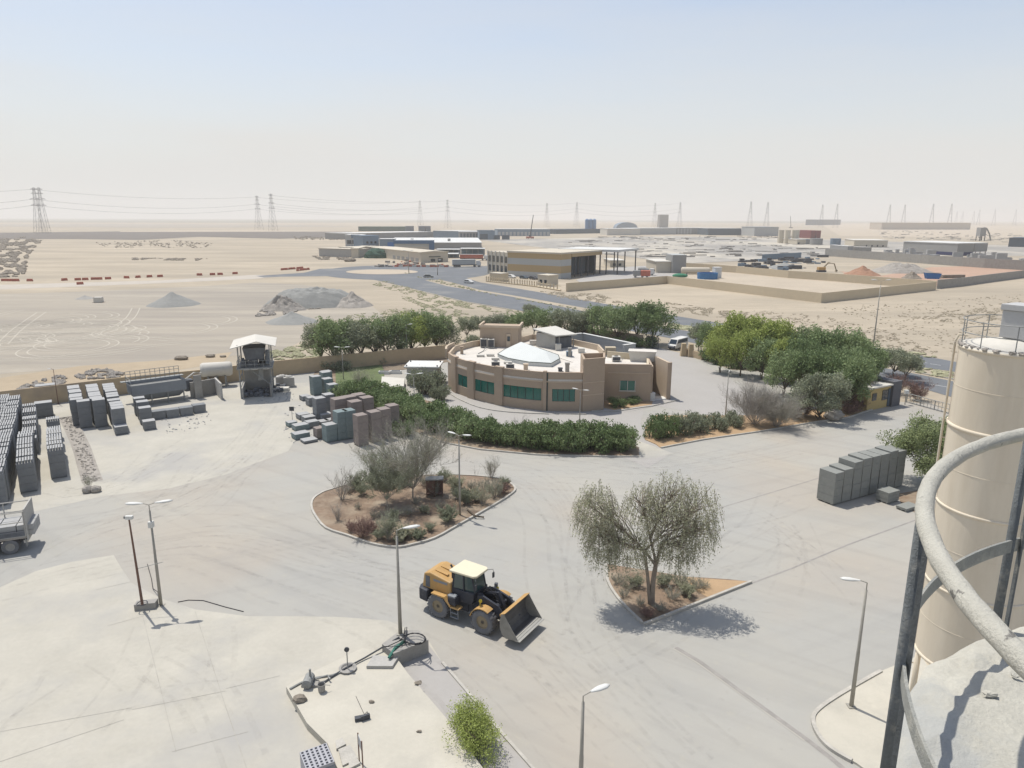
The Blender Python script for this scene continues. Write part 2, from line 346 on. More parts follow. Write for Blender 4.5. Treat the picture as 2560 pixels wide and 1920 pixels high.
# paved yard inside the perimeter wall
YARD = [(-150,-60),(-150,62),(-86,78),(-63.1,94.1),(-56.2,99.6),(-47,105),(-39.2,111.3),(-11.8,127.2),(6,137.5),(20,143),P(1615,868),P(1715,885),P(1770,905),P(1830,925),P(2110,940),P(2180,1000),P(2330,1010),P(2420,1060),(110,60),(110,-60)]
def yard_mat():
    mt = mat('yard_pavement', (.41,.40,.365), var=.05, scale=.10, rough=.93, coord='pos', col2=(.46,.435,.375), thr=.55, scale2=.045, soft=.12, fine=.4, bump=.1)
    t = mt.node_tree; N = t.nodes; L = t.links; b = N['Principled BSDF']
    src = b.inputs['Base Color'].links[0].from_socket
    geo = N.new('ShaderNodeNewGeometry')
    def mul(src, fac_socket, col, lo, hi):
        r = N.new('ShaderNodeMapRange'); r.inputs[1].default_value = lo; r.inputs[2].default_value = hi; L.new(fac_socket, r.inputs[0])
        c = N.new('ShaderNodeMix'); c.data_type = 'RGBA'; c.blend_type = 'MULTIPLY'; L.new(r.outputs[0], c.inputs[0]); L.new(src, c.inputs[6]); c.inputs[7].default_value = col+(1,)
        return c.outputs[2]
    # streaks of wheel dirt along two driving directions
    for rot, sc, lo in ((-34,(.07,1.1,1),.5),(24,(.08,.9,1),.54)):
        mp = N.new('ShaderNodeMapping'); mp.inputs['Rotation'].default_value = (0,0,rad(-rot)); 
        L.new(geo.outputs['Position'], mp.inputs[0])
        m2 = N.new('ShaderNodeMapping'); m2.inputs['Scale'].default_value = sc; L.new(mp.outputs[0], m2.inputs[0])
        n = N.new('ShaderNodeTexNoise'); n.inputs['Scale'].default_value = .8; n.inputs['Detail'].default_value = 6; n.inputs['Distortion'].default_value = .35; L.new(m2.outputs[0], n.inputs['Vector'])
        src = mul(src, n.outputs['Fac'], (.93,.93,.935), lo, lo+.2)
    n = N.new('ShaderNodeTexNoise'); n.inputs['Scale'].default_value = .05; n.inputs['Detail'].default_value = 3; L.new(geo.outputs['Position'], n.inputs['Vector'])
    src = mul(src, n.outputs['Fac'], (1.0,.955,.92), .5, .62)
    v = N.new('ShaderNodeTexVoronoi'); v.inputs['Scale'].default_value = .9; L.new(geo.outputs['Position'], v.inputs['Vector'])
    n5 = N.new('ShaderNodeTexNoise'); n5.inputs['Scale'].default_value = 14; n5.inputs['Detail'].default_value = 2; L.new(geo.outputs['Position'], n5.inputs['Vector'])
    src = mul(src, n5.outputs['Fac'], (.90,.90,.90), .66, .72)
    sp = N.new('ShaderNodeTexNoise'); sp.inputs['Scale'].default_value = .9; sp.inputs['Detail'].default_value = 5; sp.inputs['Roughness'].default_value = .65; L.new(geo.outputs['Position'], sp.inputs['Vector'])
    src = mul(src, sp.outputs['Fac'], (.86,.86,.86), .63, .74)
    src = mul(src, sp.outputs['Fac'], (1.06,1.05,1.02), .40, .32)
    L.new(src, b.inputs['Base Color'])
    return mt
M['yard'] = yard_mat()
sheet('yard_pavement', YARD, .008, M['yard'], True)
# paler dusty concrete at both sides of the yard road
sheet('concrete_apron', PX([(90,1428),(180,1405),(284,1388),(303,1420),(328,1457),(401,1496),(488,1524),(619,1541),(740,1541),(854,1543),(969,1552),(1010,1568),(1075,1607)])+PX([(1105,1656),(1253,1833),(1330,1917),(1500,2150),(200,2300),(-400,2000),(-200,1560)]), .016, M['cream'], True)
sheet('loading_apron', PX([(-60,1262),(60,1285),(262,1240),(420,1222),(560,1188),(720,1128),(745,1090),(890,1000),(900,950),(700,960),(345,985),(150,1012),(-40,1000)]), .012, M['cream'], True)
sheet('drive_pavement', PX([(1250,960),(1130,985),(1090,1005),(1160,1030),(1230,1060),(1330,1095),(1500,1120),(1620,1170),(1670,1140),(1600,1060),(1615,1010),(1800,1045),(1930,1060),(1900,1010),(1830,950),(1760,912),(1715,886),(1640,868),(1560,868),(1500,960)]), .020, M['drive'], True)
sheet('drive_crossing', PX([(1588,1100),(1640,1118),(1686,1135),(1630,1146),(1597,1146)]), .026, M['cream'], True)
# panel joints in the concrete
jm = mat('joint_dark', (.42,.40,.35), var=.2, scale=1, coord='pos')
jb = MB()
for a,b_ in [((357,1541),(440,1880)),((488,1530),(565,1770)),((565,1770),(640,1990)),((0,1830),(330,1770)),((330,1775),(565,1728)),((430,1880),(620,1830)),((240,1475),(328,1455)),((270,1565),(360,1540)),((565,1722),(700,1690)),((0,1905),(310,1800)),
             ((1850,860),(2560,1000))][:10]:
    strip('', [P(*a),P(*b_)], .035, .024, None, jb)
struct(jb.build('pavement_joint', jm))
# drainage lines and kerb lines across the yard
db = MB()
strip('', PX([(1689,1619),(1750,1655),(1904,1767),(2018,1850),(2080,1898),(2200,2000)]), .28, .014, None, db)
strip('', PX([(1787,1274),(1980,1216),(2055,1193)]), .10, .014, None, db)
strip('', PX([(1883,1457),(1980,1421),(2120,1362),(2290,1300)]), .14, .014, None, db)
struct(db.build('drainage_line', mat('drain_dark', (.33,.31,.285), var=.2, scale=1.5, coord='pos')))
lb = MB()
strip('', PX([(1683,1622),(1744,1658),(1898,1770),(2012,1853)]), .07, .018, None, lb)
struct(lb.build('drainage_lip', M['cream']))
# tyre marks
tm = mat('tyre_mark', (.345,.33,.305), var=.08, scale=.6, coord='pos')
_t = tm.node_tree; _g = _t.nodes.new('ShaderNodeNewGeometry'); _n = _t.nodes.new('ShaderNodeTexNoise'); _n.inputs['Scale'].default_value = 1.3; _n.inputs['Detail'].default_value = 7; _n.inputs['Roughness'].default_value = .7
_r = _t.nodes.new('ShaderNodeMapRange'); _r.inputs[1].default_value = .42; _r.inputs[2].default_value = .72; _r.inputs[4].default_value = .13; _t.links.new(_g.outputs['Position'], _n.inputs['Vector']); _t.links.new(_n.outputs['Fac'], _r.inputs[0]); _t.links.new(_r.outputs[0], _t.nodes['Principled BSDF'].inputs['Alpha'])
tb = MB(); rt = random.Random(17)
FLOW = [([(-100,1400),(150,1330),(400,1270),(560,1200),(680,1110),(740,1020),(780,950)],8,2.5),([(-100,1480),(200,1400),(520,1350),(800,1420),(1050,1490),(1300,1620),(1480,1760),(1700,1960)],10,3.5),([(700,1120),(1000,1165),(1300,1180),(1420,1280),(1440,1430),(1480,1580),(1640,1760),(1900,1990)],8,2.5),
        ([(1150,1160),(1400,1172),(1650,1190),(1900,1140),(2150,1060)],9,2.6),([(1440,1240),(1640,1300),(1900,1290),(2120,1180)],5,3),([(1900,1300),(1990,1360),(2040,1460),(2060,1600)],4,2.0),([(0,1240),(150,1260),(330,1200),(480,1100),(560,1020)],5,2),([(1420,1640),(1700,1580),(1950,1470),(2200,1380)],4,3),([(100,1700),(300,1660),(500,1720),(640,1850),(760,1990)],4,3),([(50,1900),(200,1720),(260,1560)],4,3)]
for pts_, cnt, sp_ in FLOW:
    base = smooth(PX(pts_), 9)
    for j in range(cnt):
        o0 = rt.gauss(0,sp_); o1 = rt.gauss(0,sp_); i0 = rt.randrange(0,len(base)//2); i1 = rt.randrange(len(base)//2,len(base))
        for side in (0,1.9):
            q = []
            for i in range(i0,i1):
                a_ = Vector(base[max(i-1,0)]); c_ = Vector(base[min(i+1,len(base)-1)]); d_ = (c_-a_).normalized(); f_ = (i-i0)/(i1-i0); w_ = o0*(1-f_)+o1*f_+side
                q.append((base[i][0]-d_.y*w_, base[i][1]+d_.x*w_))
            if len(q) > 3: strip('', q, rt.uniform(.16,.34), .0265, None, tb)
def arcpx(l, k=10): return smooth(PX(l), k)
for l in [[(1380,1225),(1405,1250),(1420,1290),(1425,1340)],[(1375,1238),(1400,1270),(1410,1300)],[(1870,1262),(1930,1290),(1990,1335),(2035,1380)],[(1850,1268),(1915,1300),(1970,1345),(2010,1390)],
          [(2020,1300),(2040,1340),(2060,1385)],[(1640,1230),(1760,1190),(1900,1150),(2060,1120)],[(1660,1250),(1800,1200),(1960,1160),(2100,1130)],[(1760,1160),(1900,1130),(2060,1090)],
          [(0,1330),(120,1290),(300,1240),(480,1190),(640,1140)],[(120,1360),(220,1300),(400,1240)],[(60,1400),(160,1340),(260,1300)],[(560,1170),(640,1100),(690,1040),(720,980)],[(580,1180),(665,1110),(715,1040),(735,990)],[(300,1280),(520,1230),(760,1180),(1000,1160)],
          [(1340,1640),(1420,1730),(1560,1860),(1660,1960)],[(1300,1650),(1390,1760),(1520,1900)],[(1130,1650),(1250,1770),(1400,1950)]]:
    strip('', arcpx(l), .16, .040, None, tb)
struct(tb.build('tyre_marks', tm))
# sandy wheel tracks looping over the open desert
tb = MB(); rg = random.Random(5)
def track(l, w=.32):
    pts = arcpx(l, 14)
    strip('', pts, w, .02, None, tb)
    off = []
    for i,p in enumerate(pts):
        a = Vector(pts[max(i-1,0)]); c = Vector(pts[min(i+1,len(pts)-1)]); t = (c-a).normalized(); off.append((p[0]-t.y*2, p[1]+t.x*2))
    strip('', off, w, .02, None, tb)
for (cx0,cy0,n_,r0,r1) in ((50,830,7,7,17),(95,850,5,6,13),(225,832,6,4,10),(20,800,4,8,16),(300,850,2,6,12),(380,815,2,8,14)):
    C0 = Vector(P(cx0,cy0))
    for k in range(n_):
        r_ = rg.uniform(r0,r1); c_ = C0+Vector((rg.uniform(-1,1)*r0,rg.uniform(-1,1)*r0*1.6)); a0 = rg.uniform(0,6.28); sp = rg.uniform(2.2,5.0); e_ = rg.uniform(.7,1.25)
        for dr in (0,1.7): strip('', [(c_.x+(r_+dr+f*.05*k)*math.cos(a0+sp*f/40), c_.y+(r_+dr)*e_*math.sin(a0+sp*f/40)) for f in range(41)], .26, .02, None, tb)
for l in [[(0,880),(60,868),(150,852),(300,845),(420,852)],[(0,790),(30,782),(60,775)],[(130,858),(260,835),(330,800),(350,770)],[(20,860),(60,820),(115,780)],[(0,905),(200,890),(420,862),(560,850)]]: track(l, .26)
struct(tb.build('wheel_tracks', mat('track_sand',(.52,.475,.39),var=.05,scale=.1,coord='pos')))
# desert patches seen from the tower
sheet('compacted_desert', PX([(0,735),(180,730),(500,716),(640,706),(760,712),(900,740),(960,790),(800,830),(700,880),(580,890),(380,905),(0,935),(-300,950),(-300,760)]), .010, M['sandgrey'], True)
sheet('sand_drift', PX([(-200,965),(0,945),(200,915),(420,900),(580,880),(560,905),(420,930),(250,950),(100,975),(-100,1000)]), .014, M['sandwarm'], True)
sheet('gravel_flat', PX([(-200,584),(0,582),(300,578.5),(880,579),(880,592),(700,597),(500,592),(350,600),(200,598),(0,598),(-200,600)]), .10, M['gravel_dark'], True)
sheet('pale_sand_bank', PX([(300,578.5),(500,575.5),(880,577),(880,579),(300,580)]), .14, M['sandlight'], True)
sheet('olive_flat', PX([(-400,544.5),(600,548),(1200,549),(1200,556),(600,557),(0,556),(-400,553)]), .2, M['olive_flat'], True)
sheet('olive_flat', PX([(1480,550),(2300,553),(2300,556.5),(1900,558),(1480,553.5)]), .2, M['olive_flat'], True)
sheet('grey_flat', PX([(-100,561),(300,560),(800,563),(880,567),(400,570),(-100,566)]), .2, M['sandgrey'], True)
sheet('grey_flat', PX([(1200,600),(1700,590),(2100,600),(2560,615),(2700,640),(2100,640),(1700,660),(1560,640),(1400,625)]), .1, mat('industrial_flat', (.345,.325,.29), var=.28, scale=.02, coord='pos', fine=.55, col2=(.55,.5,.41), thr=.55, scale2=.012, stretch=(1,.5,1)), True)
sheet('dusty_flat', PX([(2050,560),(2700,566),(2800,600),(2100,590)]), .1, M['sandlight'], True)
# dual carriageway, roundabout and side road
RU = PX([(1010,664),(1090,676),(1150,690),(1200,706),(1316,725),(1514,760),(1669,787),(1796,807),(2276,884),(2379,903),(2700,965)])
RUb = PX([(2700,1000),(2379,928),(2285,917),(1727,816),(1674,807),(1446,767),(1316,744),(1200,725),(1130,706),(1060,690)])
RL = PX([(1000,690),(1060,700),(1115,715),(1280,742),(1677,822),(1721,828),(2289,935),(2379,953),(2700,1012)])
RLb = PX([(2700,1080),(2376,992),(2318,975),(1672,845),(1280,773),(1161,753),(1045,725),(953,703),(880,690)])
sheet('far_carriageway', RU+RUb, .03, M['asphalt'], True)
sheet('near_carriageway', RL+RLb, .034, M['asphalt'], True)
rc = P(1172,681); rx = P(1310,681)[0]-rc[0]; ry0 = P(1172,668)[1]-rc[1]
def ell(cx, cy, w, h, n=40): 
    return [P(cx+w*math.cos(2*math.pi*i/n), cy+h*math.sin(2*math.pi*i/n)) for i in range(n)]
sheet('roundabout_road', ell(1010,682,215,19), .038, M['asphalt'], True)
sheet('roundabout_island', ell(955,680,90,6.2), .10, M['sandlight'], True)
sheet('side_road', PX([(760,682),(800,672),(1300,664),(1300,674),(1210,679),(1000,672),(900,676),(850,690),(700,692),(660,694),(640,690)]), .030, M['asphalt'], True)
sheet('dirt_road', PX([(-200,722),(0,712),(150,708),(400,701),(640,687),(700,690),(640,697),(400,708),(180,717),(0,724),(-200,735)]), .02, mat('dirt_road', (.50,.45,.38), var=.1, scale=.2, coord='pos'), True)
pb = MB()
for a,b_ in [((2170,893),(2220,901)),((2292,905),(2318,908)),((2325,910),(2352,914)),((2292,955),(2330,962)),((2332,962),(2372,969))]: strip('', PX([a,b_]), .18, .045, None, pb)
struct(pb.build('lane_marking', M['paint']))
kerb('road_kerb', PX([(2284,930),(2379,948),(2500,970)]), .3, .15)
kerb('road_kerb', PX([(1045,727),(1161,755),(1280,775)]), .25, .15)
# islands
ISL = smooth(PX([(779,1269),(783,1250),(800,1237),(821,1228),(900,1206),(1000,1194),(1100,1189),(1160,1190),(1214,1194),(1261,1202),(1288,1223),(1272,1241),(1232,1266),(1145,1315),(1087,1347),(1029,1364),(986,1370),(928,1361),(870,1341),(815,1322),(789,1292)]), 3, True)
o = struct(MB().prism(ISL, -.05, .10).build('planted_island', M['soil']))
kerb('island_kerb', ISL, .18, .17, True)
TRI = smooth(PX([(1515,1412),(1517,1440),(1521,1459),(1537,1487),(1568,1524),(1610,1563)]), 4)+PX([(1693,1531),(1787,1493),(1878,1457),(1819,1451),(1712,1444)])
struct(MB().prism(TRI, -.05, .10).build('tree_island', M['soil']))
kerb('tree_island_kerb', TRI[:-2], .18, .17)
sheet('bare_sand_patch', PX([(1712,1446),(1872,1457),(1770,1497),(1740,1480)]), .106, M['soilwarm'], True)
HEDG = PX([(1597,1143),(1540,1143),(1390,1140),(1340,1138),(1200,1125),(1120,1110),(1090,1102),(1060,1090),(1000,1060),(880,1030),(830,1000),(820,930),(850,915),(900,925),(905,960),(1000,985),(1095,1010),(1140,1035),(1200,1055),(1290,1085),(1400,1103),(1560,1105),(1597,1120)])
struct(MB().prism(HEDG, -.05, .10).build('hedge_bed', M['soil'])); kerb('hedge_kerb', HEDG[:8], .16, .16)
BED2 = PX([(1612,1100),(1640,1112),(1652,1121),(1760,1100),(1900,1080),(2040,1056),(2120,1045),(2180,1025),(2150,1000),(1960,1040),(1800,1040),(1640,1040),(1612,1070)])
struct(MB().prism(BED2, -.05, .10).build('shrub_bed', M['soilwarm'])); kerb('shrub_bed_kerb', BED2[2:8], .16, .16)
LAWN = PX([(838,912),(900,900),(950,898),(960,930),(962,985),(915,1010),(870,1003),(840,975)])
sheet('lawn', LAWN, .125, M['grass'], True)
sheet('yard_edge_soil', PX([(790,925),(1110,880),(1120,905),(950,935),(880,915),(780,945)]), .034, mat('dark_soil', (.24,.19,.14), var=.2, scale=.5, coord='pos'), True)  # dark brown soil strip along the yard edge
LISL = smooth(PX([(2202,1682),(2101,1740),(2045,1779),(2032,1805),(2047,1844),(2079,1877),(2141,1913)]), 4)+PX([(2400,2100),(2600,1900),(2400,1600)])
struct(MB().prism(LISL, -.05, .12).build('silo_island', M['creamlight'])); kerb('silo_island_kerb', LISL[:-4], .2, .19)
# footway round the round-fronted building
FW = smooth(PX([(1121,985),(1150,1002),(1200,1020),(1270,1032),(1372,1036),(1375,1030)]), 3)
sheet('building_footway', PX([(1121,985),(1140,998),(1200,1020),(1270,1031),(1372,1036),(1460,1037),(1470,1028),(1580,1028),(1700,1002),(1690,990),(1640,985),(1500,960),(1130,960)]), .034, M['drive'], True)
kerb('building_kerb', smooth(PX([(1121,983),(1150,1000),(1200,1020),(1270,1031),(1372,1036)]), 3), .16, .14)
kerb('building_kerb', PX([(1385,1035),(1465,1037)]), .16, .14); kerb('building_kerb', PX([(1480,1029),(1535,1030),(1630,1016),(1697,1001)]), .16, .14)
sheet('planting_bed', PX([(1510,1000),(1600,995),(1632,1003),(1630,1012),(1535,1026),(1510,1020)]), .045, M['soilwarm'], True)
# raised slab at the bottom with the lamp block, and the sunken footway beside it
SLAB = [P(x,y,.45) for x,y in [(715,1716),(760,1690),(905,1620),(984,1634),(1021,1685),(1060,1730),(1126,1807),(1207,1920),(1300,2060)]]+[P(930,2060,.45),P(842,1917,.45),P(819,1859,.45),P(767,1807,.45)]
struct(MB().prism(SLAB, -.05, .45).build('raised_slab', M['creamlight']))
sheet('sunken_footway', PX([(984,1655),(1071,1612),(1105,1656),(1253,1833),(1330,1925),(1400,2010),(1280,2030),(1207,1945),(1060,1750)]), .022, M['drive'], True)
kerb('footway_kerb', PX([(1106,1658),(1180,1745),(1253,1833),(1330,1920),(1400,2010)]), .16, .10)
# stony strip between the stacks
# ------------------------------------------------------------------ walls and buildings
def wall_run(name, pts, h, t, m, label, cat='wall', cap=None, parent=None):
    b = MB(); n = len(pts); L = []
    for i,p in enumerate(pts):
        a = Vector(pts[max(i-1,0)]); c = Vector(pts[min(i+1,n-1)]); d = (c-a).normalized(); q = Vector((-d.y,d.x))*t/2; L.append(((p[0]+q.x,p[1]+q.y),(p[0]-q.x,p[1]-q.y)))
    b.prism([l[0] for l in L]+[l[1] for l in L][::-1], 0, h)
    return tag(b.build(name, m), label, cat)
PW = [(-150,62),(-86,78),(-63.1,94.1),(-56.2,99.6),(-47,105),(-39.2,111.3),(-11.8,127.2),(6,137.5)]
wall_run('perimeter_wall', PW, 2.5, .25, M['wallbeige'], 'long plain beige wall between the block yard and the open desert', 'wall')
wall_run('perimeter_wall', [(6.4,137.6),(14,150.5),(26.2,139.6)], 2.4, .25, M['brownwall'], 'brown boundary wall in tree shade behind the round-fronted building', 'wall')
def lsum(o, A): return (Vector(A)-Vector(o))
def hall(name, A, B, C, h, wm, rm, label, cat='warehouse', gable=0.0, over=.4, extra=None, px=True, slab=.35):
    """building on near corner A, front corner B and side corner C (photo pixels of its ground corners)"""
    DEP = C if isinstance(C,(int,float)) else 0; a,b,c = ((Vector(P(*q)) if px else Vector(q)) if isinstance(q,tuple) else None for q in (A,B,C))
    u = (b-a); wdt = u.length; u.normalize(); v = Vector((-u.y,u.x)); dep = (c-a).dot(v) if c else DEP
    if dep < 0: v = -v; dep = -dep
    dep = min(dep, {'white_roof_warehouse':150,'gatehouse':5,'entrance_kiosk':5,'office_block':24,'cladded_block':18,'loading_hall':22,'shed':16,'concrete_tower':14,'container':3}.get(name, 45))
    rz = math.atan2(u.y,u.x); t = thing(name, label, cat, (a.x,a.y,0), rz); s = 1 if v.dot(Vector((-u.y,u.x))) > 0 else -1
    y0,y1 = (0,dep) if s > 0 else (-dep,0)
    m_ = MB()
    m_.prism([(0,y0),(wdt,y0),(wdt,y1),(0,y1)], 0, h); m_.build('wall', wm, t)
    r = MB()
    if gable:
        r.add([(-over,y0-over,h+.01),(wdt+over,y0-over,h+.01),(wdt+over,y1+over,h+.01),(-over,y1+over,h+.01),(-over,y0-over,h+slab),(wdt+over,y0-over,h+slab),(wdt+over,y1+over,h+slab),(-over,y1+over,h+slab),
               (-over,(y0+y1)/2,h+slab+gable),(wdt+over,(y0+y1)/2,h+slab+gable)],
              [(0,3,2,1),(0,1,5,4),(2,3,7,6),(4,5,9,8),(6,7,8,9),(1,2,6,9,5),(3,0,4,8,7)])
    else:
        r.box(-over,wdt+over,y0-over,y1+over,h+.01,h+slab)
    r.build('roof', rm, t)
    if extra: extra(t, wdt, y0, y1, h)
    return t
def wins(t, n, x0, x1, z0, z1, y, m='glassdark', gap=.25, nm='window', d=.08, frame=None):
    w = (x1-x0)/n
    for i in range(n):
        f = MB().box(x0+i*w+w*gap/2, x0+(i+1)*w-w*gap/2, y-d, y+.03, z0, z1).build(nm, M[m], t)
def hx(A, yt): return Hp(A[0], A[1], yt)
# far left industrial group
A=(864,617); hall('office_block', A, (907,617), (866,604), hx(A,588), M['greystripe'], M['whitesheet'], 'pale office block with dark window band at the left end of the far workshops', 'office', extra=lambda t,w,y0,y1,h: (wins(t,3,w*.08,w*.98,h*.25,h*.58,0,'glassdark',.12), MB().box(w*.35,w*.85,-.8,-.05,h*.75,h*1.05).build('sign_panel', M['bluegrey'], t)))
A=(908,621); hall('cladded_block', A, (948,620), (910,606), hx(A,590), M['bluegrey'], M['bluegrey'], 'slate blue cladded block with three small windows by the long white roof', 'office', extra=lambda t,w,y0,y1,h: wins(t,3,w*.15,w*.9,h*.38,h*.56,0,'glassdark',.5))
A=(949,622); hall('white_roof_warehouse', A, (1204,622), (965,594), hx(A,607), M['greyclad'], M['whitesheet'], 'wide warehouse with a huge white roof beyond the roundabout', extra=lambda t,w,y0,y1,h: [MB().box(w*f,w*f+2.5,(y1-y0)*.2,(y1-y0)*.2+2.5,h+.5,h+2.6).build('roof_vent', M['concrete'], t) for f in (.28,.66)])
def bluegate(t,w,y0,y1,h):
    MB().box(-.8,w+1,-1.2,0-.02,h-2.2,h+.5).build('fascia', M['bluec'], t); MB().box(w-3,w+1,-1.0,-.02,0,h-2.25).build('pillar', M['bluec'], t); MB().box(w*.02,w*.9,-.12,-.02,0,h*.45).build('shutter', M['creamsheet'], t)
A=(987,628); hall('loading_hall', A, (1083,628), (990,622), hx(A,602), M['greystripe'], M['whitesheet'], 'loading hall framed in deep blue in front of the white roof warehouse', extra=bluegate)
A=(949,624); hall('shed', A, (986,624), (952,616), hx(A,598), M['bluegrey'], M['whitesheet'], 'grey shed with bright blue door beside the slate block', 'shed', extra=lambda t,w,y0,y1,h: MB().box(w*.55,w*.97,-.15,-.02,0,h*.7).build('door', mat('bright_blue',(.05,.18,.45)), t))
A=(876,599); hall('long_hall', A, (1083,593), (880,587), hx(A,584), M['greyclad'], M['whitesheet'], 'long low pale hall directly behind the white roof warehouse')
A=(896,578); hall('green_shed', A, (1015,578), (898,574), hx(A,567), M['greencl'], M['greencl'], 'long dark green shed at the back of the far left workshops', 'shed')
for i,(x0,x1) in enumerate([(1015,1035),(1048,1063),(1065,1077)]):
    A=(x0,580); hall('dark_block', A, (x1,580), (x0,577), hx(A,566), M['darkclad'], M['darkclad'], ['widest','middle','narrowest'][i]+' of three dark box-shaped units beside the long green shed', 'shed')
A=(1083,594); hall('grey_hall', A, (1148,596), (1090,584), hx(A,577), M['bluegrey'], M['whitesheet'], 'blue-grey hall touching the right end of the long pale hall')
A=(1148,597); hall('framed_hall', A, (1198,597), (1150,588), hx(A,580), M['greyclad'], M['whitesheet'], 'hall with white framed openings in the far workshops', extra=lambda t,w,y0,y1,h: wins(t,6,w*.03,w*.97,h*.1,h*.8,0,'darkclad',.3,'opening'))
A=(1198,599); hall('navy_hall', A, (1237,599), (1200,588), hx(A,577), M['bluegrey'], M['darkclad'], 'navy fronted hall with wide shutter left of the parked containers', extra=lambda t,w,y0,y1,h: MB().box(w*.05,w*.55,-.2,-.02,0,h*.65).build('shutter', M['darkclad'], t))
for i,(x0,x1) in enumerate([(1233,1250),(1255,1274)]):
    A=(x0,599); hall('container', A, (x1,599), (x0,597), hx(A,588), M['darkclad'], M['darkclad'], ['left','right'][i]+' of two dark containers near the leaning crane boom', 'container', over=0, slab=.1)
def beigeend(t,w,y0,y1,h):
    for (ya,yb,za,zb,nm,mm) in ((.36,.52,.08,.36,'window','glassdark'),(.62,.80,0,.4,'door','glassdark'),(.3,.72,.52,.62,'sign_panel','frameDk')): MB().box(w+.02,w+.14,y1*ya,y1*yb,h*za+.01,h*zb).build(nm, M[mm], t)
    wins(t,6,w*.45,w*.98,h*.05,h*.42,0,'greyclad',.4,'bay')
gwd = math.dist(P(1052,657),P(1090,653))
hall('beige_workshop', (930,641), (1052,657), gwd*1.0, hx((1052,657),632), M['creamsheet'], M['creamsheet'], 'long beige workshop whose gable end has a door, a window and a dark sign', 'workshop', gable=.6, extra=beigeend)
A=(879,645); hall('beige_shed', A, (896,645), (880,636), hx(A,622), M['creamsheet'], M['creamsheet'], 'tall beige shed left of the green tarpaulin', 'shed')
A=(896,644); hall('beige_shed', A, (922,642), (898,634), hx(A,624), M['concretedusty'], M['creamsheet'], 'brownish shed squeezed between the tall beige shed and green tarpaulin', 'shed')
A=(848,638); hall('wall_block', A, (878,640), (850,630), hx(A,618), M['concrete'], M['creamsheet'], 'leftmost low block of the far workshops with flat pale roof', 'shed')
tp = MB().ball((0,0,0), 1, 12, 8, (8,5,6.2), .1, random.Random(3)); tag(tp.build('tarpaulin', M['greencl'], None, P(942,645)), 'dark green tarpaulin heap in front of the beige workshop', 'tarpaulin')
for i,(x0,x1,y,yt,xx) in enumerate([(1090,1150,636,623,'long canopy with pale roof right of the blue framed hall'),(1100,1146,645,634,'low canopy roof in front of the long canopy'),(1150,1212,640,621,'pale open-sided shed behind the grey trailer truck')]):
    t = thing('canopy', xx, 'canopy', P(x0,y)); w = P(x1,y)[0]-P(x0,y)[0]; h = hx((x0,y),yt)
    MB().box(0,w,-1,11,h-.4,h).build('roof', M['whitesheet'], t)
    for k in range(5): MB().cyl(w*(.04+.23*k),0,0,h-.41,.22,6).build('post', M['greyclad'], t)
    MB().box(w*.02,w*.98,9,9.5,0,h*.9).build('wall', M['bluegrey'], t)
# hall group in the centre distance
A=(1244,590); hall('open_hall', A, (1375,590), (1250,578), hx(A,573), M['bluegrey'], M['whitesheet'], 'open-sided grey hall left of the blue storage silos', extra=lambda t,w,y0,y1,h: wins(t,14,0,w,h*.05,h*.6,0,'greystripe',.35,'bay'))
A=(1388,585); hall('dark_plant', A, (1508,583), (1392,578), hx(A,574), M['darkclad'], M['darkclad'], 'long dark plant building beneath three blue storage silos', 'plant')
for i in range(3):
    b = MB(); x,y = P(1467+9*i,583); h = hx((1467,583),547); r = 3.4; b.cyl(x,y,0,h*.93,r,12).tube([(x,y,h*.93),(x,y,h)],[r,r*.4],12)
    tag(b.build('blue_silo', mat('silo_blue_%d'%i if False else 'silo_blue',(.16,.28,.45)) if i == 0 else D.materials['silo_blue']), ['left','middle','right'][i]+' one of three slim blue storage silos rising over the dark plant', 'silo', 'three blue silos')
A=(1518,588); hall('white_hall', A, (1600,588), (1522,576), hx(A,572), M['offwhite'], M['whitesheet'], 'low white hall left of the long pale warehouse row')
A=(1594,587); hall('pale_hall', A, (1690,586), (1600,572), hx(A,571), M['greystripe'], M['whitesheet'], 'long pale warehouse under the square concrete tower')
A=(1690,586); hall('panelled_hall', A, (1770,586), (1695,574), hx(A,570), M['greyclad'], M['whitesheet'], 'grey panelled warehouse between the pale and the dark warehouses', extra=lambda t,w,y0,y1,h: wins(t,5,w*.02,w*.5,h*.05,h*.92,0,'greystripe',.4,'panel'))
A=(1770,588); hall('dark_hall', A, (1852,588), (1775,574), hx(A,571), M['darkclad'], M['whitesheet'], 'large dark blue warehouse with pale roof in the distance')
A=(1852,588); hall('low_dark_hall', A, (1885,588), (1853,580), hx(A,576), M['darkclad'], M['darkclad'], 'low dark annex at the right end of the dark blue warehouse', 'shed')
A=(1885,590); hall('pale_blue_hall', A, (1945,590), (1888,580), hx(A,568), M['greystripe'], M['bluegrey'], 'pale blue hall just left of the cream storage silos')
b = MB(); x0,y0 = P(1541,571); w = P(1592,571)[0]-x0
b.prof([(0,0)]+[(w*(.5-.5*math.cos(math.pi*k/10)),2+14*math.sin(math.pi*k/10)) for k in range(11)]+[(w,0)], 0, 60)
tag(b.build('arched_hall', M['bluegrey'], None, (x0,y0,0)), 'distant blue-grey hall with a curved arched roof', 'warehouse')
A=(1648,571); hall('concrete_tower', A, (1670,571), (1649,570.7), hx(A,537), M['concrete'], M['concrete'], 'tall square concrete tower rising above the distant warehouses', 'tower', over=.5)
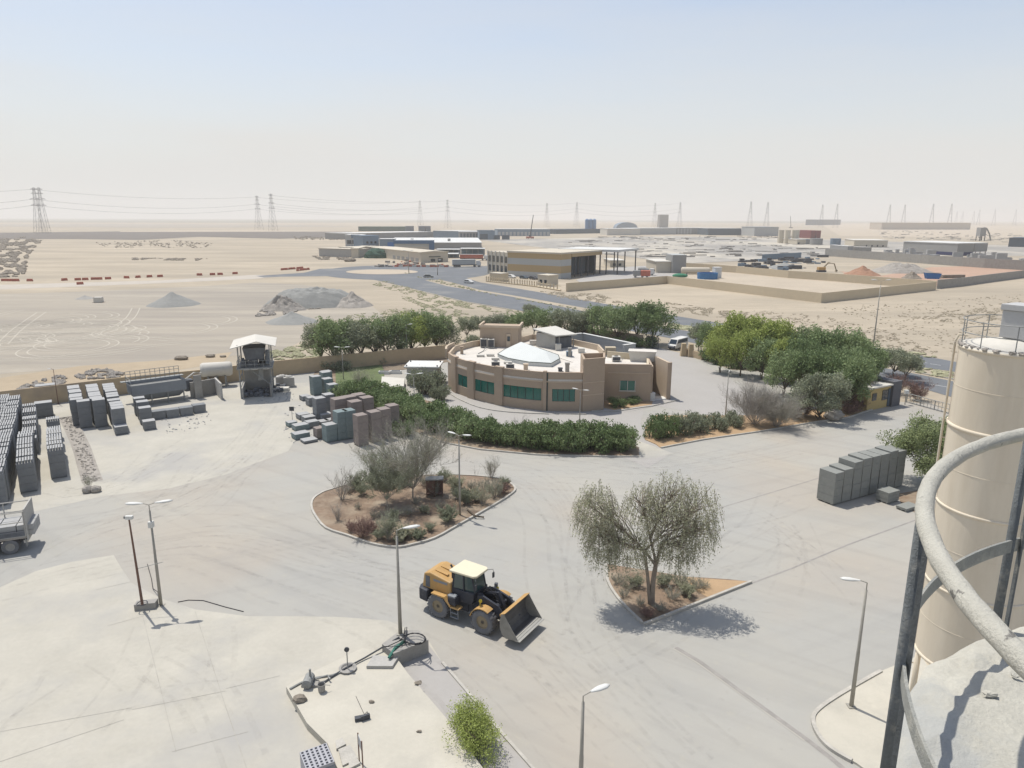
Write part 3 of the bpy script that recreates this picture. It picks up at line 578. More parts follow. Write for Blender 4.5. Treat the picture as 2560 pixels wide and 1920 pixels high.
for i,(x,y) in enumerate([(1951,608),(1967,609),(1985,609),(1991,606)]):
    b = MB(); X,Y = P(x,y); h = hx((x,y),575); b.cyl(X,Y,0,h,2.9 if i<3 else 2.4,20)
    tag(b.build('cream_silo', M['creamsheet']), ['leftmost','second','third','rightmost, partly hidden'][i]+' of the four cream cylindrical silos standing in a row', 'silo', 'four cream silos')
for i,(x0,x1) in enumerate([(2026,2037),(2040,2051)]):
    A=(x0,596); hall('red_tank', A, (x1,596), (x0,594), hx(A,577), mat('maroon',(.22,.06,.06)) if i==0 else D.materials['maroon'], D.materials['maroon'], ['left','right'][i]+' of two maroon box tanks right of the cream silos', 'tank', over=0)
A=(2040,563); hall('dark_hall', A, (2101,562), (2043,558), hx(A,549), M['darkclad'], M['whitesheet'], 'isolated dark building on the skyline above the maroon tanks')
A=(2203,574); hall('long_wall_hall', A, (2425,574), (2204,565), hx(A,557), mat('haze_pale_wall',(.66,.58,.48)), M['creamsheet'], 'very long haze-paled beige hall near the skyline on the right')  # wall colour lightened to stand for distance haze
A=(1992,611); hall('beige_store', A, (2014,611), (1993,606), hx(A,599), M['creamsheet'], M['offwhite'], 'beige store with one small dark opening beside the cream silos', 'shed', extra=lambda t,w,y0,y1,h: MB().box(w*.1,w*.3,-.1,-.02,0,h*.4).build('door', M['glassdark'], t))
A=(2014,611); hall('grey_store', A, (2026,611), (2015,606), hx(A,599), M['greyclad'], M['bluegrey'], 'small grey store attached to the right of the beige store', 'shed')
for i,(x,y,yt,r,mm,lb) in enumerate([(2040,612,596,6,'greyclad','squat round grey tank below the maroon tanks'),(2088,612,596,5,'bluegrey','upright round blue-grey tank right of the maroon tanks'),(2144,615,605,3.5,'darkclad','small dark round tank on the beige shed plot'),(2150,630,617,8,'concrete','wide concrete round tank behind the grey compound wall')]):
    X,Y = P(x,y); tag(MB().cyl(X,Y,0,hx((x,y),yt),r,20).build('storage_tank', M[mm]), lb, 'tank')
A=(2118,632); hall('grey_cube_building', A, (2132,632), (2119,628), hx(A,616), M['greyclad'], M['whitesheet'], 'small pale grey cube building left of the wide concrete tank', 'building', over=.1)
A=(2134,618); hall('cream_row_house', A, (2218,619), (2136,612), hx(A,601), M['creamsheet'], M['offwhite'], 'cream flat-roofed row building with four small dark windows', 'building', extra=lambda t,w,y0,y1,h: wins(t,4,w*.3,w*.95,h*.1,h*.35,0,'glassdark',.75))
# large warehouse on the right with open canopy end
a_=Vector(P(2391,640)); 
def greyw(t,w,y0,y1,h):
    MB().box(.6,w*.55,-.12,-.02,.3,h*.30).build('opening', mat('blue_dark_opening',(.03,.04,.12)), t)
    MB().box(-.12,-.02,(y1)*.05,(y1)*.42,.3,h*.30).build('opening', D.materials['blue_dark_opening'], t)
tR = thing('canopy_warehouse', 'big grey warehouse with navy strip opening and a canopy on posts, far right', 'warehouse', (a_.x,a_.y,0), math.atan2((Vector(P(2465,638))-a_).y,(Vector(P(2465,638))-a_).x))
vv = Vector(P(2256,632))-a_; ll = vv.length; uu = Vector(P(2465,638))-a_; W_ = uu.length; hh_ = hx((2391,640),610); un = uu.normalized(); vn = Vector((-un.y,un.x)); k1 = vv.dot(un); k2 = vv.dot(vn)
MB().prism([(0,0),(W_*.55,0),(W_*.55+k1,k2),(k1,k2)],0,hh_*.99).build('wall', M['greyclad'], tR)
MB().prism([(-.3,-.3),(W_,-.3),(W_+k1,k2+.3),(k1-.3,k2+.3)],hh_+.01,hh_+.6).build('roof', M['whitesheet'], tR)
MB().prism([(W_*.55+.05,-.25),(W_-.05,-.25),(W_-.05,.2),(W_*.55+.05,.2)],hh_*.32,hh_).build('fascia', M['greyclad'], tR)
for f in (.62,.78,.96): MB().cyl(W_*f,0,0,hh_*.315,.35,6).build('post', M['brownwall'], tR)
MB().box(.5,W_*.5,-.15,-.03,hh_*.04,hh_*.30).build('opening', mat('navy_opening',(.03,.04,.12)), tR)
vnn = Vector((k1,k2)).normalized()
MB().prism([(vnn.x*2-.1,vnn.y*2),(vnn.x*ll*.48-.1,vnn.y*ll*.48),(vnn.x*ll*.48-.3,vnn.y*ll*.48),(vnn.x*2-.3,vnn.y*2)],hh_*.04,hh_*.30).build('opening', D.materials['navy_opening'], tR)
A=(2520,617); hall('dark_container_hall', A, (2600,619), (2521,610), hx(A,595), M['darkclad'], M['darkclad'], 'dark blue-grey shed cut by the right edge of the photo', 'shed')
# compound walls
def W3(name, px, h, m, label): return wall_run(name, [P(*q) if q[0] > 400 or q[1] > 400 else q for q in px], h, .3, m, label)
wall_run('compound_wall', [(18.9,248.7),(61.1,281.8),(94.7,216.9),(154.6,259.3)], 3.05, .35, M['wallcream'], 'smooth cream wall along the front of the empty sand plot', 'wall')
wall_run('compound_wall', PX([(2338,724),(2191,712),(2068,702),(1970,695),(1840,682),(1760,676),(1700,672)]), 3.2, .35, M['wallcream'], 'smooth cream wall along the back of the empty sand plot', 'wall')
sheet('empty_plot', [P(1612,696),P(1840,730),P(2051,757),P(2338,724),P(2191,712),P(2068,702),P(1970,695),P(1840,682),P(1700,672),P(1640,680)], .03, M['sandlight'], True)
gw = PX([(2342,722),(2400,716),(2470,706),(2560,694),(2700,680)]); wall_run('block_wall', gw, 3.3, .3, M['concrete'], 'grey concrete block wall running right from the cream plot corner', 'wall')
wall_run('block_wall', PX([(2062,640),(2200,650),(2320,660),(2460,670),(2600,678)]), 5.0, .3, M['concrete'], 'grey panel wall behind the grey and red soil heaps', 'wall')
wall_run('plot_wall', PX([(1905,650),(1990,645),(2002,644)]), 3.5, .4, M['bluegrey'], 'short blue-grey sheet fence left of the stored machines', 'fence')
# the two-tone building with canopy beside the carriageway
bz = 10.3
P1 = Vector(P(1402.5,636,bz)); P2 = Vector(P(1269,631,bz)); P3 = Vector(P(1219,627,bz)); P4 = Vector(P(1431,634,bz)); P5 = Vector(P(1506,645,bz))
u = (P1-P2).normalized(); v = Vector((-u.y,u.x));  v = v if v.y > 0 else -v
LEN = (P1-P2).length; WID = max(14,(P3-P2).dot(v)) if (P3-P2).dot(v) > 5 else 24
tB = thing('striped_workshop', 'two-storey workshop banded in tan and pale grey beside the carriageway', 'workshop', (P2.x,P2.y,0), math.atan2(u.y,u.x))
WID = 20.0
for z0,z1,mm,nm in ((0,2.3,'greystripe','base_band'),(2.3,5.3,'tanstripe','lower_band'),(5.3,8.0,'greystripe','middle_band'),(8.0,10.3,'tanstripe','top_band')):
    MB().box(0,LEN,0,WID*.42,z0+.001,z1).build(nm, M[mm], tB)
MB().box(0,LEN-8,WID*.42+.01,WID*1.7,0,bz-1).build('inner_hall', M['darkclad'], tB)
MB().box(-.2,LEN+.3,-.3,WID*1.75,bz+.01,bz+.7).build('roof', M['creamsheet'], tB)
MB().box(LEN-8,LEN+.2,WID*.43,WID*1.75,bz-1.4,bz).build('canopy_fascia', M['tanstripe'], tB)
for k in range(5): MB().cyl(LEN-.6,WID*(.62+.28*k),0,bz-1.42,.32,8).build('column', M['steeldark'], tB)
for k in range(3): MB().cyl(LEN-7.6,WID*(.75+.3*k),0,bz-1.42,.3,8).build('column', M['steeldark'], tB)
# office end with two rows of tall windows
P6 = Vector(P(1219,627,bz)); ow = max(9.0,(P2-P6).length)
d6 = (P6-P2).normalized(); n6 = Vector((d6.y,-d6.x))
tO = thing('office_block', 'office front with two rows of tall dark windows at the left of the striped workshop', 'office', (P2.x+d6.x*.05,P2.y+d6.y*.05,0), math.atan2(d6.y,d6.x))
s6 = -1 if Vector((-d6.y,d6.x)).y > 0 else 1
MB().box(.05,ow,(0 if s6<0 else -8),(8 if s6<0 else 0),0,bz-.1).build('wall', M['creamsheet'], tO)
for k in range(5):
    for z0,z1 in ((1.4,4.2),(5.6,8.4)):
        w_ = ow/5; y_ = 0
        f = MB().box(w_*(k+.12),w_*(k+.62),-.12 if s6<0 else .02,-.02 if s6<0 else .12,z0,z1).build('window', M['glassdark'], tO)
    MB().box(ow/5*(k+.78),ow/5*(k+.92),-.4 if s6<0 else .02,-.02 if s6<0 else .4,0,bz+.2).build('fin', M['offwhite'], tO)
# second canopy roof behind it
Q1 = Vector(P(1546,626,11)); Q2 = Vector(P(1395,622,11)); Q3 = Vector(P(1400,616,11)); uq = (Q1-Q2).normalized(); vq = Vector((-uq.y,uq.x)); ql = (Q1-Q2).length
tQ = thing('open_canopy', 'large open canopy with white roof on slim dark columns behind the striped workshop', 'canopy', (Q2.x,Q2.y,0), math.atan2(uq.y,uq.x))
MB().box(0,ql,0,26,10.2,11.2).build('roof', M['whitesheet'], tQ); MB().box(0,ql*.55,4,5,0,10.1).build('back_wall', M['darkclad'], tQ)
for k in range(3):
    for yy in (1,24): MB().cyl(ql*(.62+.18*k),yy,0,10.19,.3,8).build('column', M['steeldark'], tQ)
sheet('forecourt', PX([(1440,700),(1500,680),(1545,668),(1640,664),(1700,672),(1700,690),(1640,696),(1560,702),(1450,706)]), .04, M['drive'], True)
# gatehouse and fence in front of it
A=(1344,713); hall('gatehouse', A, (1371,716), (1342,706), hx(A,688), M['creamsheet'], M['creamsheet'], 'small cream gatehouse with two dark windows by the road fence', 'gatehouse', over=.15, extra=lambda t,w,y0,y1,h: wins(t,2,w*.1,w*.95,h*.25,h*.6,0,'glassdark',.5))
fp = PX([(1216,704),(1252,708),(1300,713),(1342,718),(1402,728)]); tf = thing('picket_wall', 'cream picket wall along the verge before the striped workshop', 'fence', fp[0])
for i in range(len(fp)-1):
    for k in range(7):
        q = (fp[i][0]+(fp[i+1][0]-fp[i][0])*k/7-fp[0][0], fp[i][1]+(fp[i+1][1]-fp[i][1])*k/7-fp[0][1]); MB().box(q[0]-.2,q[0]+.2,q[1]-.2,q[1]+.2,0,2.2).build('post', M['wallcream'], tf)
b = MB()
for i in range(len(fp)-1):
    a = Vector((fp[i][0]-fp[0][0],fp[i][1]-fp[0][1])); c = Vector((fp[i+1][0]-fp[0][0],fp[i+1][1]-fp[0][1])); b.tube([(a.x,a.y,.4),(c.x,c.y,.4)],.3,4); b.tube([(a.x,a.y,1.7),(c.x,c.y,1.7)],.08,4)
b.build('rail', M['wallcream'], tf)
A=(1224,703); hall('entrance_kiosk', A, (1252,705), (1226,699), hx(A,684), M['wallcream'], M['creamsheet'], 'cream entrance kiosk below the tall office windows', 'kiosk', over=.1)
A=(1640,682); hall('site_cabin', A, (1680,682), (1643,674), hx(A,655), M['creamsheet'], M['offwhite'], 'beige site cabin beside the tall grey box tank', 'cabin')
A=(1680,683); hall('box_tank', A, (1714,683), (1682,678), hx(A,639), M['greyclad'], M['greystripe'], 'tall grey box tank between site cabin and cream pipe', 'tank', over=0)
A=(1525,668); hall('small_house', A, (1560,668), (1527,662), hx(A,652), M['creamsheet'], M['offwhite'], 'small cream house with two openings seen under the open canopy', 'house', extra=lambda t,w,y0,y1,h: wins(t,2,w*.1,w*.9,h*.2,h*.6,0,'glassdark',.5))
# ---------------- round-fronted office building
HB = 5.3; RZ = 4.35
arc = [(-9.6,105.5),(-9.6,103),(-8.1,100.6),(-5.4,97.0),(-1.3,93.4),(1.4,92.0),(4.3,91.0),(9.3,90.7)]
front = smooth([(-9.7,104.5),(-8.1,100.6),(-5.4,97.0),(-1.3,93.5),(4.2,91.0),(9.3,90.7)], 6)
tM = thing('round_fronted_building', 'brown single-storey building with curved front, green glazing and white roof', 'building', (4,100,0))
OX,OY = 4,100
def Lc(p): return (p[0]-OX,p[1]-OY)
def ribbon(pts, z0, z1, t=.3, out=0.0):
    b = MB(); n = len(pts); vs = []
    L = []
    for i,p in enumerate(pts):
        a = Vector(pts[max(i-1,0)]); c = Vector(pts[min(i+1,n-1)]); d = (c-a).normalized(); q = Vector((-d.y,d.x)) # inward (left of travel)
        L.append(((p[0]-q.x*out,p[1]-q.y*out),(p[0]+q.x*(t-out),p[1]+q.y*(t-out))))
    for i in range(n-1):
        (a,b_),(c,d) = L[i],L[i+1]; vs = [Lc(a)+(z0,),Lc(c)+(z0,),Lc(d)+(z0,),Lc(b_)+(z0,),Lc(a)+(z1,),Lc(c)+(z1,),Lc(d)+(z1,),Lc(b_)+(z1,)]
        b.add(vs, [(0,1,5,4),(1,2,6,5),(2,3,7,6),(3,0,4,7),(4,5,6,7),(0,3,2,1)])
    return b
outline = front+[(12.4,96.6),(19.4,96.1),(20.6,103.4),(18,104.2),(14.5,106.5),(14.0,112),(10,117.5),(3.6,122.5),(-.6,116),(-3,118),(-6.6,115),(-9.2,110.5)]
MB().prism([Lc(p) for p in outline[len(front):]+[front[-1]][:0]+front], RZ-.25, RZ).build('roof', M['roofwhite'], tM)
MB().prism([Lc((4+(p[0]-4)*.955,105+(p[1]-105)*.955)) for p in outline], 0, RZ-.26).build('core_wall', M['brownwall'], tM)
# front wall made of solid bands around the glazing
ribbon(front, 0, 1.35, .35).build('base_wall', M['brownwall'], tM)
ribbon(front, 3.05, 4.1, .35).build('band_wall', M['brownwall'], tM)
ribbon(front, 4.1, HB, .30, -.04).build('parapet', M['brownwall'], tM)
ribbon(front, 3.95, 4.12, .3, .06).build('string_course', M['brownlight'], tM)
def along(s):   # point at fraction of arc
    ds = [0]
    for i in range(len(front)-1): ds.append(ds[-1]+math.dist(front[i],front[i+1]))
    t = s*ds[-1]
    for i in range(len(front)-1):
        if ds[i+1] >= t:
            f = (t-ds[i])/(ds[i+1]-ds[i]); return (front[i][0]+(front[i+1][0]-front[i][0])*f, front[i][1]+(front[i+1][1]-front[i][1])*f)
    return front[-1]
TOT = sum(math.dist(front[i],front[i+1]) for i in range(len(front)-1))
def sx_(pxx):  # arc fraction of photo column at base level
    best = min(range(401), key=lambda k: abs(proj_x(*along(k/400))-pxx)); return best/400
def proj_x(X,Y,Z=1.5):
    Z -= CAMZ; yy = Y*math.cos(TH)-Z*math.sin(TH); return 1280+X/yy*F
def seg(s0, s1, n=8): return [along(s0+(s1-s0)*k/n) for k in range(n+1)]
cuts = []
for x0,x1,n in ((1144,1170,2),(1187,1236,3),(1258,1353,5),(1380,1438,4)):
    s0,s1 = sx_(x0),sx_(x1); cuts.append((s0,s1))
    gl = ribbon(seg(s0,s1), 1.36, 3.04, .06, -.12).build('window', M['glassgreen'], tM)
    fr = MB(); 
    for k in range(n+1):
        p = along(s0+(s1-s0)*k/n); fr.cyl(p[0]-OX,p[1]-OY+.08,1.36,3.04,.035,4)
    fr.build('frame', M['frameDk'], gl)
prev = 0.0
for s0,s1 in cuts+[(1.0,1.0)]:
    if s0-prev > .004: ribbon(seg(prev,s0,6), 1.35, 3.05, .35).build('pier', M['brownwall'], tM)
    prev = s1
for x0,x1,top in ((1131,1142,5.45),(1171,1187,5.45),(1238,1258,5.45),(1358,1366,5.45)):
    ribbon(seg(sx_(x0),sx_(x1),3), 0, top, .6, .22).build('pilaster', M['brownwall'], tM)
# dark recess joint
ribbon(seg(sx_(1366),sx_(1369),2), 0, 5.2, .2, .02).build('joint', M['frameDk'], tM)
# corner tower
MB().prism([Lc(p) for p in [(9.33,90.45),(12.3,91.6),(12.75,95.2),(9.33,94.6)]], 0, 6.3).build('tower', M['brownwall'], tM)
tp_ = [(9.33,90.45),(12.3,91.6),(12.75,95.2),(9.33,94.6)]
for i in range(4):
    a,b_ = Vector(tp_[i]),Vector(tp_[(i+1)%4]); d = (b_-a).normalized(); q = Vector((-d.y,d.x))*.28; e = .29 if i%2 else 0
    MB().prism([Lc(a+d*e),Lc(b_-d*e),Lc(b_-d*e+q),Lc(a+d*e+q)], 6.3, 7.15).build('tower_parapet', M['brownwall'], tM)
for z in (2.2,3.9): MB().prism([Lc((9.3,90.40)),Lc((12.33,91.55)),Lc((12.33,91.62)),Lc((9.3,90.47))], z, z+.1).build('string_course', M['brownlight'], tM)
# right wing
wg = [(12.76,96.5),(19.4,96.0)]
def wl(pts, z0, z1, mm, nm, t=.3):
    b = MB(); a,b_ = Vector(pts[0]),Vector(pts[1]); d = (b_-a).normalized(); q = Vector((-d.y,d.x))*t
    b.prism([Lc(a),Lc(b_),Lc(b_+q),Lc(a+q)], z0, z1); return b.build(nm, M[mm], tM)
wl(wg,0,HB,'brownwall','wing_wall')
wl([(13.4,96.38),(19.2,95.94)],4.0,4.12,'brownlight','string_course',.1)
wn = wl([(15.1,96.27),(17.2,96.11)],1.6,2.95,'glassgreen','window',.1)
for k in (0,.5,1):
    f = MB().box(15.1+2.1*k-.04-OX,15.1+2.1*k+.04-OX,96.18-.16*k-OY,96.26-.16*k-OY,1.58,2.98).build('frame', M['offwhite'], wn)
wl([(15.0,96.2),(17.3,96.02)],1.42,1.58,'offwhite','sill',.2)
wl([(19.1,96.32),(20.3,103.5)],RZ,HB-.3,'wallcream','wing_parapet',.25)
wl([(20.3,103.6),(14.6,106.3)],RZ,HB,'wallcream','wing_parapet',.25)
# slanted entrance wall and canopy slab
MB().prism([Lc((21.95,97.5)),Lc((22.3,97.55)),Lc((20.75,105.0)),Lc((20.4,104.95))], 0, HB+.02).build('screen_wall', M['brownlight'], tM)
MB().prism([Lc((21.9,97.2)),Lc((22.5,97.3)),Lc((22.42,97.9)),Lc((22.32,97.5)),Lc((21.88,97.48))], 0, HB+.06).build('screen_pillar', M['brownwall'], tM)
MB().prism([Lc((19.42,96.3)),Lc((19.7,96.35)),Lc((20.3,103.6)),Lc((20.0,103.6))], 0, HB-.31).build('wing_side_wall', M['brownwall'], tM)
MB().prism([Lc((19.7,96.3)),Lc((21.9,97.2)),Lc((21.9,98.6)),Lc((19.9,98.6))], .02, .16).build('entrance_step', M['white'], tM)
# rear parapets
rp = [(20.4,104.5),(14.2,106.7),(14.0,112),(10,117.5),(3.6,122.5),(-.6,116),(-3,118),(-6.6,115),(-9.2,110.5),(-9.6,104.6)]
b = ribbon(rp[1:], RZ-1.2, HB, .3, 0.0); b.build('rear_parapet', M['brownlight'], tM)
b = ribbon(smooth([(-9.9,104.8),(-10.0,107.5),(-9.2,110.5)],4), RZ, HB+.55, .3, .1); b.build('raised_parapet', M['brownlight'], tM)
# skylight
sk = [(-2.2,105.6),(-1.2,109.5),(1.2,113.2),(4.4,110.6),(7.0,105.0),(7.0,102.2),(5.6,98.7),(2.4,99.6),(-.6,102.4)]
c = (3.2,107.2); b = MB(); n = len(sk); z0 = RZ+.55
b.add([Lc(p)+(z0,) for p in sk]+[Lc((1.4,110.0))+(z0+1.15,),Lc((5.0,103.6))+(z0+.85,)]+[Lc(p)+(RZ,) for p in sk],
  [(0,1,9),(1,2,9),(2,3,9),(3,4,10,9),(4,5,10),(5,6,10),(6,7,10),(7,8,10),(8,0,9,10)]+[(i,(i+1)%n,11+(i+1)%n,11+i) for i in range(n)])
b.build('skylight', M['skylight'], tM)
kb = MB(); 
for i in range(n):
    a,b_ = sk[i],sk[(i+1)%n]; kb.tube([Lc(a)+(z0+.02,),Lc(b_)+(z0+.02,)],.06,5)
kb.build('skylight_rim', M['frameDk'], tM)
# rooftop room with door and window
rr = MB().prism([Lc(p) for p in [(-5.3,115.0),(1.0,114.0),(1.6,118.5),(-4.7,119.5)]], RZ-1, 7.6).build('stair_room', M['brownwall'], tM)
MB().prism([Lc(p) for p in [(-5.5,114.8),(1.2,113.8),(1.25,114.05),(-5.45,115.05)]], 7.6, 8.0).build('coping', M['brownlight'], rr)
MB().prism([Lc(p) for p in [(1.0,114.06),(1.26,114.0),(1.9,118.6),(1.6,118.65)]], 7.6, 8.0).build('coping', M['brownlight'], rr)
MB().prism([Lc(p) for p in [(-5.5,115.06),(-5.25,115.05),(-4.6,119.6),(-4.9,119.65)]], 7.6, 8.0).build('coping', M['brownlight'], rr)
MB().box(-.45-OX-0.5,.25-OX-.5,114.05-OY,114.2-OY,RZ+.1,RZ+2.3).build('door', M['brownlight'], rr)
MB().box(-.9+.1-OX,-.35-OX,113.98-OY,114.12-OY,RZ+1.1,RZ+1.9).build('window', M['glassdark'], rr)
# plant room with pale mono-pitch roof
pr_ = MB().prism([Lc(p) for p in [(4.0,115.2),(7.0,113.0),(7.4,117.8),(4.6,118.6)]], RZ, 6.7).build('plant_room', M['concretedusty'], tM)
MB().add([Lc(p)+(z,) for p,z in [((3.4,115.6),7.3),((7.0,111.6),6.8),((10.6,114.6),6.6),((7.4,119.5),7.2)]]+[Lc(p)+(z,) for p,z in [((3.4,115.6),7.12),((7.0,111.6),6.62),((10.6,114.6),6.42),((7.4,119.5),7.02)]], [(0,1,2,3),(7,6,5,4),(0,4,5,1),(1,5,6,2),(2,6,7,3),(3,7,4,0)]).build('roof', M['offwhite'], pr_)
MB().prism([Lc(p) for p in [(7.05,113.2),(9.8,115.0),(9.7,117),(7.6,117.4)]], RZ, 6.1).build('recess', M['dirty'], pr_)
for p in ((7.6,112.6),(10.1,114.7)): MB().cyl(p[0]-OX,p[1]-OY,RZ,6.4,.09,6).build('post', M['concrete'], pr_)
# outbuilding behind (pale blue-white parapet)
wb = thing('flat_roof_annex', 'long pale grey parapet wall of the flat annex behind the brown building', 'annex', (0,0,0))
for a,b_,hh in (((10.6,120.2),(12.2,121.0),5.6),((12.2,121.0),(19.4,110.6),5.6),((17.6,109.4),(19.4,110.6),5.6),((9.0,119.0),(10.6,120.2),5.6)):
    a,b_ = Vector(a),Vector(b_); d = (b_-a).normalized(); q = Vector((-d.y,d.x))*.3
    MB().prism([a,b_,b_+q,a+q],0,hh).build('wall', M['greystripe'], wb); MB().prism([a-q*.3,b_-q*.3,b_+q*1.4,a+q*1.4],hh+.01,hh+.12).build('coping', M['white'], wb)
# rooftop equipment: each unit stands on the roof and is its own thing
def acunit(name, x, y, z, w, d, h, label, mm='offwhite', rz=0, grille=True):
    t = thing(name, label, 'air conditioner', (x,y,z), rz, 'rooftop units on the brown building')
    MB().box(-w/2,w/2,-d/2,d/2,.12,h).build('case', M[mm], t, bevel=.02)
    if grille: MB().box(-w/2+.08,w/2-.08,-d/2-.02,-d/2-.003,.22,h-.1).build('grille', M['steeldark'], t); MB().lathe([(min(w,d)*.36,h+.005),(min(w,d)*.36,h+.03),(.05,h+.04)],14).build('fan', M['steeldark'], t)
    for sx__ in (-1,1): MB().box(sx__*w*.35-.05,sx__*w*.35+.05,-d/2,d/2,0,.118).build('foot', M['concrete'], t)
    return t
def R_(zx, zy, z=RZ): return P(1080+zx/3.456, 740+zy/3.456, z)
# ------------------------------------------------------------------ vegetation
def rv(rg, s=1.0):
    while True:
        v = Vector((rg.uniform(-1,1),rg.uniform(-1,1),rg.uniform(-1,1)))
        if .05 < v.length < 1: return v*s
def limb(b, p0, p1, r0, r1, rg, n=4, sag=.12, sides=5):
    p0 = Vector(p0); p1 = Vector(p1); L = (p1-p0).length; pts = []; off = rv(rg, L*sag)
    for i in range(n+1):
        t = i/n; pts.append(p0.lerp(p1,t)+off*math.sin(math.pi*t))
    b.tube(pts, [r0+(r1-r0)*i/n for i in range(n+1)], sides, False); return pts
def leaf(v, f, p, s, rg, hang=0.0, w=.55):
    d = rv(rg).normalized()
    if hang: d = (d*(1-hang)+Vector((0,0,-1))*hang).normalized()
    a = d.orthogonal().normalized() if abs(d.z) > .99 else d.cross(rv(rg)).normalized()
    k = len(v); h = d*s*.5; q = a*s*.5*w
    v.append(tuple(p-h)); v.append(tuple(p+q)); v.append(tuple(p+h)); v.append(tuple(p-q)); f.append((k,k+1,k+2,k+3))
def tree_mesh(seed, h, cr, trunk_h, nleaf, ls, lobes=9, flat=.8, trunk_r=.16, stems=1, gap=.3, hang=0, up=.0, twigs=1, w=.55, base=None):
    """returns (trunk mesh builder, crown mesh builder); crown is many leaf faces in uneven clumps"""
    rg = random.Random(seed); tb = MB(); cb = MB(); v = cb.v; f = cb.f
    cz = trunk_h+(h-trunk_h)*.5; rz_ = (h-trunk_h)*.5
    L = []
    for i in range(lobes):
        a = 2*math.pi*(i+rg.random()*.6)/lobes*1.618*2; e = rg.uniform(-.55,.95); rr = math.sqrt(max(0,1-e*e*.8))*rg.uniform(.45,.78)
        L.append((Vector((cr*rr*math.cos(a), cr*rr*math.sin(a), cz+rz_*e*.68)), cr*rg.uniform(.30,.50)))
    fork = [Vector((rg.uniform(-.1,.1)*h*.1, rg.uniform(-.1,.1)*h*.1, trunk_h*rg.uniform(.8,1.1))) for s in range(stems)]
    for s in range(stems):
        x0 = rg.uniform(-.15,.15)*(stems>1); limb(tb, (x0,rg.uniform(-.15,.15)*(stems>1),-.05), fork[s]+Vector((rg.uniform(-1,1),rg.uniform(-1,1),0))*cr*.12*(stems>1), trunk_r, trunk_r*.7, rg, 4, .05, 7)
    for i,(c,r) in enumerate(L):
        p0 = fork[i%stems]; pts = limb(tb, p0, c, trunk_r*.5, trunk_r*.12, rg, 4, .1)
        for k in range(5*twigs):
            q = c+rv(rg, r*.95); limb(tb, pts[rg.choice((2,3,4))], q, trunk_r*.11, .012, rg, 2, .1, 3)
    tot = sum(r*r for _,r in L)
    for c,r in L:
        n = int(nleaf*r*r/tot); subs = [(rv(rg).normalized()*r*rg.uniform(.45,1.0)) for _ in range(14)]
        for k in range(n):
            if rg.random() < 1-gap*.5:
                sct = rg.choice(subs); p = c+Vector((sct.x,sct.y,sct.z*flat))+rv(rg, r*.42)
            else:
                d = rv(rg).normalized()*r*(rg.random()**.4); p = c+Vector((d.x,d.y,d.z*flat))
            if p.z < trunk_h*.35: continue
            leaf(v, f, p, ls*rg.uniform(.6,1.3), rg, hang, w)
    return tb, cb
def hedge_mesh(seed, rx, ry, h, nleaf, ls, w=.55, lumps=10, fill=.25):
    rg = random.Random(seed); tb = MB(); cb = MB()
    L = []
    for i in range(lumps):
        a = rg.uniform(0,2*math.pi); d = math.sqrt(rg.random())*.75
        L.append((Vector((rx*d*math.cos(a), ry*d*math.sin(a), h*rg.uniform(.28,.62))), h*rg.uniform(.3,.44)))
    for c,r in L:
        limb(tb, (c.x*.5,c.y*.5,-.05), c, .05, .02, rg, 3, .1, 4)
        for k in range(4): limb(tb, c, c+rv(rg,r*1.1), .018, .008, rg, 2, .1, 3)
        n = nleaf//lumps; subs = [rv(rg).normalized()*r*rg.uniform(.6,1.05) for _ in range(16)]
        for k in range(n):
            s_ = rg.choice(subs) if rg.random() > fill else rv(rg,r)
            p = c+Vector((s_.x*1.15,s_.y*1.15,s_.z))+rv(rg,r*.34)
            if p.z < .02: p.z = abs(p.z)*.5+.02
            leaf(cb.v, cb.f, p, ls*rg.uniform(.6,1.3), rg, 0, w)
    return tb, cb
def bare_mesh(seed, h, r, stems, kids, nleaf, ls=.06, thick=.03, tilt=.75, lv=3, trunk_h=0):
    rg = random.Random(seed); tb = MB(); cb = MB()
    def grow(p, d, L, rad_, lvl):
        pts = [p]; q = Vector(p); dd = Vector(d)
        for i in range(4):
            dd = (dd+rv(rg,.28)+Vector((0,0,.06))).normalized(); q = q+dd*L/4; pts.append(q.copy())
        tb.tube(pts, [rad_*(1-.16*i) for i in range(5)], 4 if lvl == 0 else 3, False)
        if lvl < lv-1:
            for k in range(kids):
                t = rg.choice((1,2,3,4)); grow(pts[t], (dd+rv(rg,.95)+Vector((0,0,.15))).normalized(), L*rg.uniform(.4,.65), rad_*.5, lvl+1)
        if nleaf and lvl >= lv-2:
            for k in range(nleaf): leaf(cb.v, cb.f, pts[rg.randrange(1,5)]+rv(rg,.14*L+.03), ls*rg.uniform(.6,1.4), rg)
    o = Vector((0,0,trunk_h))
    if trunk_h: limb(tb, (0,0,-.05), o, thick*2.2, thick*1.8, rg, 3, .05, 6)
    for s in range(stems):
        a = 2*math.pi*s/stems+rg.uniform(-.4,.4); tl = tilt*rg.uniform(.25,1.0)*r/h*1.3
        d = Vector((math.cos(a)*tl, math.sin(a)*tl, 1)).normalized(); st = o+Vector((math.cos(a),math.sin(a),0))*rg.uniform(0,.2)*(trunk_h == 0)
        grow(st, d, (h-trunk_h)*rg.uniform(.55,.8), thick, 0)
    return tb, cb
def fit_h(tb, cb, h):
    """scale so that the finished plant is exactly h tall"""
    zm = max(p[2] for p in (cb.v or tb.v)+tb.v); k = h/zm
    for q in (tb, cb): q.v = [(x*k,y*k,z*k) for x,y,z in q.v]
